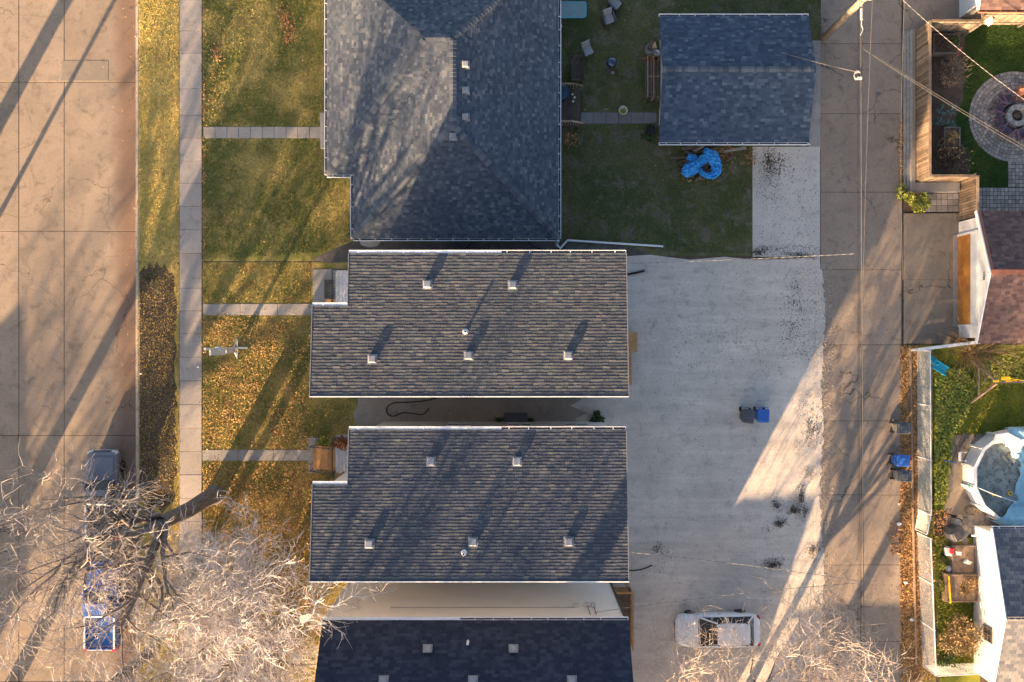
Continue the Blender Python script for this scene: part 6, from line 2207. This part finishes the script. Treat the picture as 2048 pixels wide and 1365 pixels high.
# ------------------------------------------------------------------ bare trees
def bare_tree(name, label, base, height, r0, crown_r, seed, fork=.4, levels=4, lean=(0, 0), twig=None, limb_n=6, kids=(7, 6, 6, 4), tw_r=.011, low=0.25, droop=0.0, group='bare street trees', side=3, arc=(0, 360)):
    q = random.Random(seed)
    base = Vector(base)
    t = thing(name, label, 'tree', base, 0, group)
    lm, tw = MB(), MB()
    fz = height*fork

    def grow(p, d, L_, r_, lev):
        n = 5 if lev < 2 else (4 if lev < 4 else 3)
        pts, rads = [p], [r_]
        cur = p.copy()
        dd = d.normalized()
        for i in range(n):
            wob = .13 + .025*lev
            dd = (dd + Vector((q.gauss(0, wob), q.gauss(0, wob), q.gauss(0, wob*.7) + (.10 if lev < 3 else -.03 - droop)))).normalized()
            cur = cur + dd*(L_/n)
            pts.append(cur.copy())
            rads.append(max(r_*(1 - .62*(i + 1)/n), tw_r*.45))
        if lev <= 1: lm.tube(pts, rads, 7, False)
        elif lev == 2: lm.tube(pts, rads, 5, False)
        else: tw.tube(pts, rads, side, False)
        if lev >= levels: return
        k = kids[min(lev, len(kids) - 1)]
        for j in range(k):
            s = q.uniform(.22, 1.0) if j else 1.0
            f = s*n
            i0 = min(int(f), n - 1)
            pp = pts[i0].lerp(pts[i0 + 1], f - i0)
            dv = (pts[i0 + 1] - pts[i0]).normalized()
            ax = Vector((q.gauss(0, 1), q.gauss(0, 1), q.gauss(0, 1)))
            ax = (ax - dv*ax.dot(dv)).normalized()
            nd = (dv*q.uniform(.55, .95) + ax*q.uniform(.55, .95)).normalized()
            grow(pp, nd, L_*q.uniform(.48, .72), max(rads[min(i0 + 1, n)]*q.uniform(.55, .8), tw_r), lev + 1)

    top = base + Vector((lean[0], lean[1], fz))
    mid = base.lerp(top, .5) + Vector((q.uniform(-.12, .12), q.uniform(-.12, .12), 0))
    tr = MB().tube([base - Vector((0, 0, .2)), base + Vector((0, 0, .25)), base.lerp(top, .2), mid, top], [r0*1.45, r0*1.15, r0, r0*.9, r0*.75], 12, False)
    tr.build('trunk', M['bark'], t, smooth=True)
    for i in range(limb_n):
        a = R(arc[0]) + R(arc[1] - arc[0])*(i + q.uniform(-.25, .25))/limb_n
        el = q.uniform(low, .95)
        d = Vector((math.cos(a)*math.cos(el), math.sin(a)*math.cos(el), math.sin(el)))
        grow(base.lerp(top, q.uniform(.8, 1.0)), d, crown_r*q.uniform(.75, 1.0), r0*q.uniform(.36, .55), 1)
    lm.build('limb', M['bark'], t, smooth=True)
    tw.build('crown', twig or M['twig'], t)
    return t


bare_tree('elm_tree', 'tall bare elm with a grey trunk leaning over the sidewalk and pickups', W(430, 990), 15, .44, 5.2, 101, .45, 5, (-.2, -.1), limb_n=7, kids=(6, 6, 5, 4, 3), tw_r=.0105, low=.15, arc=(135, 330), twig=M['twiggrey'])
bare_tree('maple_tree', 'dense pale twigged bare tree between the front lawn and the pale walled house', W(530, 1200), 9.5, .2, 4.7, 102, .34, 5, limb_n=11, kids=(8, 8, 7, 6, 4), tw_r=.0125, low=.2, twig=M['twig'])
bare_tree('lot_tree', 'tan twigged bare tree spreading over the white car', W(1490, 1385), 8.5, .2, 5.6, 103, .28, 5, limb_n=12, kids=(8, 6, 6, 5, 4), tw_r=.0115, low=.1, twig=M['twig2'])
bare_tree('elm_tree', 'bare elm on the boulevard, its trunk hidden by pale twigs', W(300, 1304), 12.5, .3, 4.6, 104, .4, 4, limb_n=6, kids=(7, 6, 5, 4, 3), tw_r=.012, arc=(-110, 50), twig=M['twiggrey'])
# trees beyond the picture edge, known from the shadows they throw
bare_tree('elm_tree', 'big elm across the street whose trunk shadow slants over the road top left', W(-160, 531), 15, .42, 5.0, 105, .5, 4, kids=(6, 5, 5), tw_r=.02)
bare_tree('elm_tree', 'slim tree across the street throwing a thin straight trunk shadow', W(-98, 605), 11, .13, 3.2, 106, .6, 4, kids=(6, 5, 5), tw_r=.015)
bare_tree('elm_tree', 'elm across the street near the bottom left corner, seen by its wide shadow', W(-85, 1570), 15, .42, 5.5, 107, .45, 4, kids=(7, 6, 6), tw_r=.02)
bare_tree('elm_tree', 'elm across the street opposite the pickups, seen by its branching shadow', W(-110, 1290), 14, .38, 5.5, 108, .4, 4, kids=(7, 6, 6), tw_r=.02)
bare_tree('elm_tree', 'bare boulevard elm below the bottom edge in line with the kerb', W(318, 1720), 14, .36, 5.0, 109, .4, 4, kids=(6, 6, 5), tw_r=.02)
bare_tree('lot_tree', 'bare tree south of the lot throwing streaked shadows over the alley', W(1440, 1700), 12, .28, 4.2, 110, .5, 3, limb_n=4, kids=(3, 3, 3), tw_r=.03)

bare_tree('elm_tree', 'tall bare elm in front of the pale walled house, its shadow on the roofs', (-10.6, -23.5, 0), 17.5, .4, 5.6, 131, .5, 4, limb_n=8, kids=(7, 6, 6), tw_r=.02)
# more trees further off: copies of one tree, each turned and sized by itself
far_tree = bare_tree('elm_tree', 'bare elm far down the left side, first of a distant row', (-43, -38, 0), 14, .4, 5.6, 120, .42, 4, limb_n=8, kids=(7, 6, 4), tw_r=.03, group='trees beyond the picture')
for k, (x_, y_, sc, lb) in enumerate(((-40, -58, 1.0, 'second of the distant row down the left side'),
                                      (-25, -38, 1.0, 'bare elm on the boulevard far below'), (-14, -47, 1.0, 'bare elm in the front yard far below'),
                                      (2, -60, 1.1, 'tall bare tree farthest south of the lot'))):
    t_ = far_tree.copy()
    COL.objects.link(t_)
    t_.location = (x_, y_, 0)
    t_.rotation_euler = (0, 0, k*1.3 + .5)
    t_.scale = (sc, sc, sc)
    t_['label'] = lb if lb.startswith(('bare', 'tall')) else 'bare elm, ' + lb
    for ch in far_tree.children:
        c_ = ch.copy()
        COL.objects.link(c_)
        c_.parent = t_

# spruce south of the row whose shadow crosses the middle roof
sp = thing('spruce_tree', 'tall spruce south of the row, its shadow lying across the middle roof', 'tree', (-5.6, -26.8, 0), 0, 'trees beyond the picture')
MB().tube([(-5.6, -26.8, -.1), (-5.6, -26.8, 14.6)], [.26, .03], 8).build('trunk', M['bark'], sp)
q = np.random.default_rng(3)
pts = []
for i in range(18000):
    z = 2 + 12.8*q.uniform()**.85
    r_ = (15.0 - z)*.40*q.uniform(.35, 1.05)
    a = q.uniform(0, 6.283)
    pts.append((-5.6 + r_*math.cos(a), -26.8 + r_*math.sin(a), z - r_*.25))
leaves_obj('crown', pts, .27, M['leafgreen'], 3, sp, .5)

# buildings outside the picture known by their shadows
def plain_house(label, x0, x1, y0, y1, ze, zr, m, roofm, ridge='x'):
    t = thing('neighbour_house' if ze > 3 else 'garage', label, 'house' if ze > 3 else 'garage', ((x0 + x1)/2, (y0 + y1)/2, 0))
    MB().box(x0, x1, y0, y1, 0, ze).build('wall', m, t)
    ym, xm = (y0 + y1)/2, (x0 + x1)/2
    if ridge == 'x':
        s = (zr - ze)/((y1 - y0)/2)
        fs = [([Vector((x0 - .3, y0 - .3, ze - .3*s + .05)), Vector((x1 + .3, y0 - .3, ze - .3*s + .05)), Vector((x1 + .3, ym, zr + .05)), Vector((x0 - .3, ym, zr + .05))], upv((0, 1), s)),
              ([Vector((x1 + .3, y1 + .3, ze - .3*s + .05)), Vector((x0 - .3, y1 + .3, ze - .3*s + .05)), Vector((x0 - .3, ym, zr + .05)), Vector((x1 + .3, ym, zr + .05))], upv((0, -1), s))]
        for xx, sg_ in ((x0, 1), (x1, -1)):
            gb_ = MB().loft([[(xx, y0, ze), (xx, y1, ze), (xx, ym, zr - .1)], [(xx + .1*sg_, y0, ze), (xx + .1*sg_, y1, ze), (xx + .1*sg_, ym, zr - .1)]])
            gb_.build('gable', m, t)
    else:
        s = (zr - ze)/((x1 - x0)/2)
        fs = [([Vector((x1 + .3, y0 - .3, ze - .3*s + .05)), Vector((x1 + .3, y1 + .3, ze - .3*s + .05)), Vector((xm, y1 + .3, zr + .05)), Vector((xm, y0 - .3, zr + .05))], upv((-1, 0), s)),
              ([Vector((x0 - .3, y1 + .3, ze - .3*s + .05)), Vector((x0 - .3, y0 - .3, ze - .3*s + .05)), Vector((xm, y0 - .3, zr + .05)), Vector((xm, y1 + .3, zr + .05))], upv((1, 0), s))]
        for yy, sg_ in ((y0, 1), (y1, -1)):
            gb_ = MB().loft([[(x0, yy, ze), (x1, yy, ze), (xm, yy, zr - .1)], [(x0, yy + .1*sg_, ze), (x1, yy + .1*sg_, ze), (xm, yy + .1*sg_, zr - .1)]])
            gb_.build('gable', m, t)
    r_ = roof_deck(t, fs, .1)
    shingle_part(r_, fs, .3, .5, .012, roofm, 7)
    for k in range(3):
        window(t, (x0 + (x1 - x0)*(k + .5)/3, y1, min(1.6, ze*.6)), 1.1, .9, 'y', 1)
    door(t, (x1, (y0 + y1)/2, .05), .9, 2.05, 'x', 1, M['greywall'])
    return t


plain_house('garage below the bottom edge shading the end of the alley', 10.3, 15.4, -33, -26, 2.7, 3.7, M['white'], M['sh_dark'])
plain_house('garage below the bottom edge shading the lower gravel lot', 4.2, 7.5, -28.4, -22.8, 3.0, 4.2, M['white'], M['sh_hip'])
plain_house('house across the street shading the left edge of the road', -44.8, -36.8, -32, -23.5, 4.4, 6.2, M['stucco'], M['sh_hip'], 'y')

# ------------------------------------------------------------------ grass and fallen leaves (too many to count)
def in_poly(x, y, poly):
    c = np.zeros(len(x), dtype=bool)
    n = len(poly)
    for i in range(n):
        x0, y0 = poly[i]
        x1, y1 = poly[(i+1) % n]
        if y0 == y1: continue
        c ^= ((y0 > y) != (y1 > y)) & (x < (x1 - x0)*(y - y0)/(y1 - y0) + x0)
    return c


BLOCK = [  # pixel rectangles where nothing grows (walks, pads, buildings)
    (404, 645, 252, 279), (404, 632, 606, 633), (404, 642, 898, 924), (615, 660, 874, 948), (624, 700, 537, 616), (1161, 1316, 223, 250), (740, 1116, 0, 480)]


def scatter(poly, n, seed, block=BLOCK):
    q = np.random.default_rng(seed)
    xs = [p[0] for p in poly]
    ys_ = [p[1] for p in poly]
    out = np.zeros((0, 2))
    while len(out) < n:
        x = q.uniform(min(xs), max(xs), n*2)
        y = q.uniform(min(ys_), max(ys_), n*2)
        k = in_poly(x, y, poly)
        for a, b_, c, d in block:
            k &= ~((x > a) & (x < b_) & (y > c) & (y < d))
        out = np.concatenate([out, np.stack([x[k], y[k]], 1)])
        if k.sum() == 0: break
    out = out[:n]
    return np.stack([(out[:, 0] - 1024)/S, (682.5 - out[:, 1])/S], 1)


def grass(poly, per_m2, h, m, seed, label):
    area = abs(sum(poly[i][0]*poly[(i+1) % len(poly)][1] - poly[(i+1) % len(poly)][0]*poly[i][1] for i in range(len(poly))))/2/S/S
    n = int(area*per_m2)
    xy = scatter(poly, n, seed)
    q = np.random.default_rng(seed + 1)
    n = len(xy)
    a = q.uniform(0, 2*np.pi, n)
    w = q.uniform(.012, .03, n)
    hh = h*q.uniform(.4, 1.3, n)
    lean = q.normal(0, .6, (n, 2))*hh[:, None]
    p = np.concatenate([xy, np.zeros((n, 1))], 1)
    d = np.stack([np.cos(a)*w, np.sin(a)*w, np.zeros(n)], 1)
    t = p + np.concatenate([lean, hh[:, None]], 1)
    v = np.stack([p - d, p + d, t], 1).reshape(-1, 3)
    o = link('grass', np_mesh('grass', v, np.arange(3*n).reshape(n, 3), m))
    return tag(o, label, 'grass', kind='stuff')


P_BLVD = [(278, -40), (357, -40), (357, 1400), (278, 1400)]
P_FH = [(406, -40), (652, -40), (652, 350), (700, 356), (706, 476), (650, 505), (406, 522)]
P_FR = [(406, 527), (622, 527), (622, 800), (705, 800), (690, 860), (690, 1165), (700, 1180), (640, 1250), (620, 1400), (406, 1400)]
P_BK = [(1118, -40), (1655, -40), (1648, 75), (1620, 290), (1503, 300), (1503, 508), (1330, 505), (1250, 490), (1125, 478)]
P_FIRE = [(1930, 40), (2055, 40), (2055, 160), (1990, 162), (1950, 185), (1934, 230), (1950, 290), (2014, 325), (2014, 374), (1960, 374), (1940, 345), (1912, 250), (1930, 190)]
P_POOL = [(1868, 700), (2055, 700), (2055, 866), (1900, 872), (1888, 1020), (1868, 1020)]
P_STRIP = [(1868, 1075), (1892, 1075), (1892, 1205), (1955, 1205), (1955, 1345), (1876, 1360)]
P_ALLEY = [(1806, 694), (1864, 694), (1868, 1360), (1880, 1420), (1812, 1420)]
grass(P_BLVD, 420, .05, M['lawn_blvd'], 1, 'golden autumn grass on the boulevard strip beside the kerb')
grass(P_FH, 420, .05, M['lawn_hip'], 2, 'green and gold grass of the bungalow front lawn')
grass(P_FR, 420, .05, M['lawn_row'], 3, 'golden grass of the row house front lawns')
grass(P_BK, 420, .05, M['lawn_back'], 4, 'shaded green grass of the back garden')
grass(P_FIRE, 420, .05, M['lawn_lush'], 5, 'lush green grass around the fire pit terrace')
grass(P_POOL, 420, .09, M['lawn_pool'], 6, 'tall yellow green grass of the pool garden')
grass(P_STRIP, 500, .14, M['leafyellow'], 7, 'yellow green ground cover inside the lower chain link fence')


grass(P_ALLEY, 420, .06, M['lawn_row'], 8, 'thin golden grass in the strip under the chain link fence')


def leaf_litter(polys, size, m, seed, label, z=.03, spread=.03, name='fallen_leaves'):
    pts = []
    for k, (poly, n) in enumerate(polys):
        if isinstance(poly[0], (int, float)):      # soft round cluster: cx, cy, rx, ry
            g_ = np.random.default_rng(seed + k*13)
            d_ = g_.normal(size=(n, 2))*np.array([poly[2], poly[3]])*.6
            c2_ = g_.integers(0, 4, n)
            ofs = g_.normal(size=(4, 2))*np.array([poly[2], poly[3]])*.6
            d_ = d_*.7 + ofs[c2_]
            xy = np.stack([(poly[0] + d_[:, 0] - 1024)/S, (682.5 - poly[1] - d_[:, 1])/S], 1)
        else:
            xy = scatter(poly, n, seed + k*17, [] if name != 'fallen_leaves' else BLOCK[:1])
        q = np.random.default_rng(seed + k)
        pts.append(np.concatenate([xy, z + q.uniform(0, spread, (len(xy), 1))], 1))
    v, f = leaf_cloud(np.concatenate(pts), size, seed, .28)
    v[:, 2] = np.maximum(v[:, 2], .012)
    return tag(link(name, np_mesh(name, v, f, m)), label, 'leaves', kind='stuff')


rect = lambda a, b_, c, d: [(a, c), (b_, c), (b_, d), (a, d)]
qc = random.Random(21)
CL = [((qc.uniform(415, 610), qc.uniform(640, 890), qc.uniform(12, 34), qc.uniform(10, 28)), 230) for _ in range(16)] + [((qc.uniform(415, 610), qc.uniform(935, 1180), qc.uniform(14, 36), qc.uniform(12, 32)), 330) for _ in range(20)]
leaf_litter(CL + [(P_FR, 2600), (rect(406, 640, 640, 900), 900), (rect(406, 625, 925, 1200), 2600), (rect(560, 625, 930, 1160), 1200), ([(279, -40), (356, -40), (356, 540), (279, 540)], 500), (P_FH, 700),
             (rect(406, 450, 20, 280), 420)], .032, M['leafgold'], 31, 'gold fallen leaves strewn over the front lawns')
leaf_litter([(rect(406, 640, 640, 900), 1800), (rect(406, 640, 925, 1300), 5200), ((578, 58, 14, 26), 420), ((432, 106, 11, 9), 120),
             ((1142, 283, 20, 17), 260), (rect(1120, 1128, 220, 250), 40), (P_BK, 260), ((1440, 305, 20, 10), 260), (rect(1356, 1446, 300, 365), 260),
             (rect(1480, 1512, 296, 330), 110), (rect(406, 412, 180, 500), 240), (rect(279, 356, 560, 1060), 160)], .042, M['leafbrown'], 41, 'russet brown fallen leaves in drifts and piles on the lawns')
leaf_litter([(rect(1800, 1836, 692, 1365), 9000), (rect(1796, 1806, 240, 390), 260), (rect(1900, 1962, 668, 690), 260), (rect(1778, 1802, 1040, 1110), 200), (rect(1866, 1900, 1020, 1090), 280), (rect(1830, 1866, 1100, 1360), 1500)],
            .055, M['leafbrown'], 51, 'brown fallen leaves banked along the alley fence strip')
leaf_litter([(rect(1800, 1830, 700, 1365), 4200), (rect(1797, 1806, 250, 385), 160), (rect(1840, 1870, 1090, 1350), 700)], .045, M['leafgold'], 61, 'yellow fallen leaves along the alley edge')
leaf_litter([([(1868, 742), (1925, 735), (1950, 770), (1930, 840), (1905, 870), (1890, 1010), (1868, 1010)], 6500), ([(1950, 720), (2055, 700), (2055, 760), (1960, 770)], 1500)], .06, M['leafyellow'], 65,
            'bright yellow green leafy ground cover beside the chain link fence', .03, .16, 'ground_cover')
# dark debris on the gravel lot and the concrete pad
leaf_litter([(rect(1507, 1638, 300, 512), 1040), ((1530, 330, 25, 35), 520), (rect(1507, 1560, 296, 400), 520), (rect(1507, 1640, 490, 520), 600), (rect(1300, 1640, 520, 900), 1040), ((1480, 700, 120, 60), 520),
             ((1550, 1010, 10, 12), 120), ((1603, 1000, 16, 26), 380), ((1588, 1022, 11, 9), 120), ((1553, 1050, 18, 10), 140), ((1545, 1130, 26, 10), 220), ((1330, 1110, 22, 20), 140),
             (rect(1560, 1645, 540, 720), 640), (rect(1590, 1650, 780, 900), 480), (rect(1280, 1640, 900, 1365), 840), (rect(1520, 1800, 1165, 1365), 800), (rect(1645, 1800, 100, 1200), 840)],
            .024, M['leafdark'], 71, 'dark rotted leaf bits scattered over the gravel lot and pad', .034, .012, 'leaf_debris')
leaf_litter([(rect(272, 281, -40, 1365), 380), (rect(245, 272, 0, 900), 140), (rect(356, 362, 0, 1365), 260), (rect(402, 408, 0, 1365), 420), (rect(60, 250, 0, 1300), 40)], .034, M['leafbrown'], 81,
            'leaf crumbs caught along the kerb and sidewalk edges', .03, .015, 'leaf_debris')
leaf_litter([(ring_ := blob(2040, 956, 82, 66, 16, .05, 3), 150)], .045, M['leafdark'], 91, 'dark leaves floating on the pool water', .635, .01, 'leaf_debris')
leaf_litter([((1550, 1010, 7, 8), 70), ((1603, 998, 9, 15), 240), ((1588, 1022, 8, 6), 110), ((1553, 1052, 13, 7), 130), ((1545, 1130, 17, 6), 190), ((1322, 1100, 9, 8), 60), ((1535, 322, 10, 14), 160), ((1560, 340, 20, 26), 200),
             ((1575, 600, 26, 50), 220), ((1620, 860, 10, 30), 160), ((1520, 505, 18, 6), 160), ((1600, 510, 26, 6), 160), ((1625, 1085, 12, 16), 160)],
            .034, M['leafdark'], 75, 'clumps of dark mud and rotted leaves on the gravel lot', .04, .02, 'leaf_debris')
leaf_litter([(rect(1640, 1652, 530, 1300), 1800), (rect(1640, 1666, 530, 1300), 1300), (rect(1640, 1690, 560, 1250), 700)], .022, M['gravelbits'], 77, 'loose gravel spilled over the edge of the alley', .03, .012, 'gravel')
# white litter in the verge
for i, (px, py, lb) in enumerate(((1798, 1048, 'scrap of white paper at the alley edge near the gate'), (1812, 1166, 'white paper scrap in the leaf strip by the lower fence'),
                                  (1824, 1240, 'large white paper scrap in the leaf strip'), (1798, 1008, 'small white wrapper at the alley edge below the bins'),
                                  (282, 748, 'white wrapper on the bare soil by the kerb'), (396, 735, 'white scrap on the sidewalk slab'))):
    p = W(px, py, .05)
    tag(MB().prism(blob(p.x, p.y, .13 if i < 3 else .07, .1 if i < 3 else .06, 7, .35, i), .05, .075, .03, .015).build('paper_scrap', M['papery'], origin=tuple(p)), lb, 'litter')
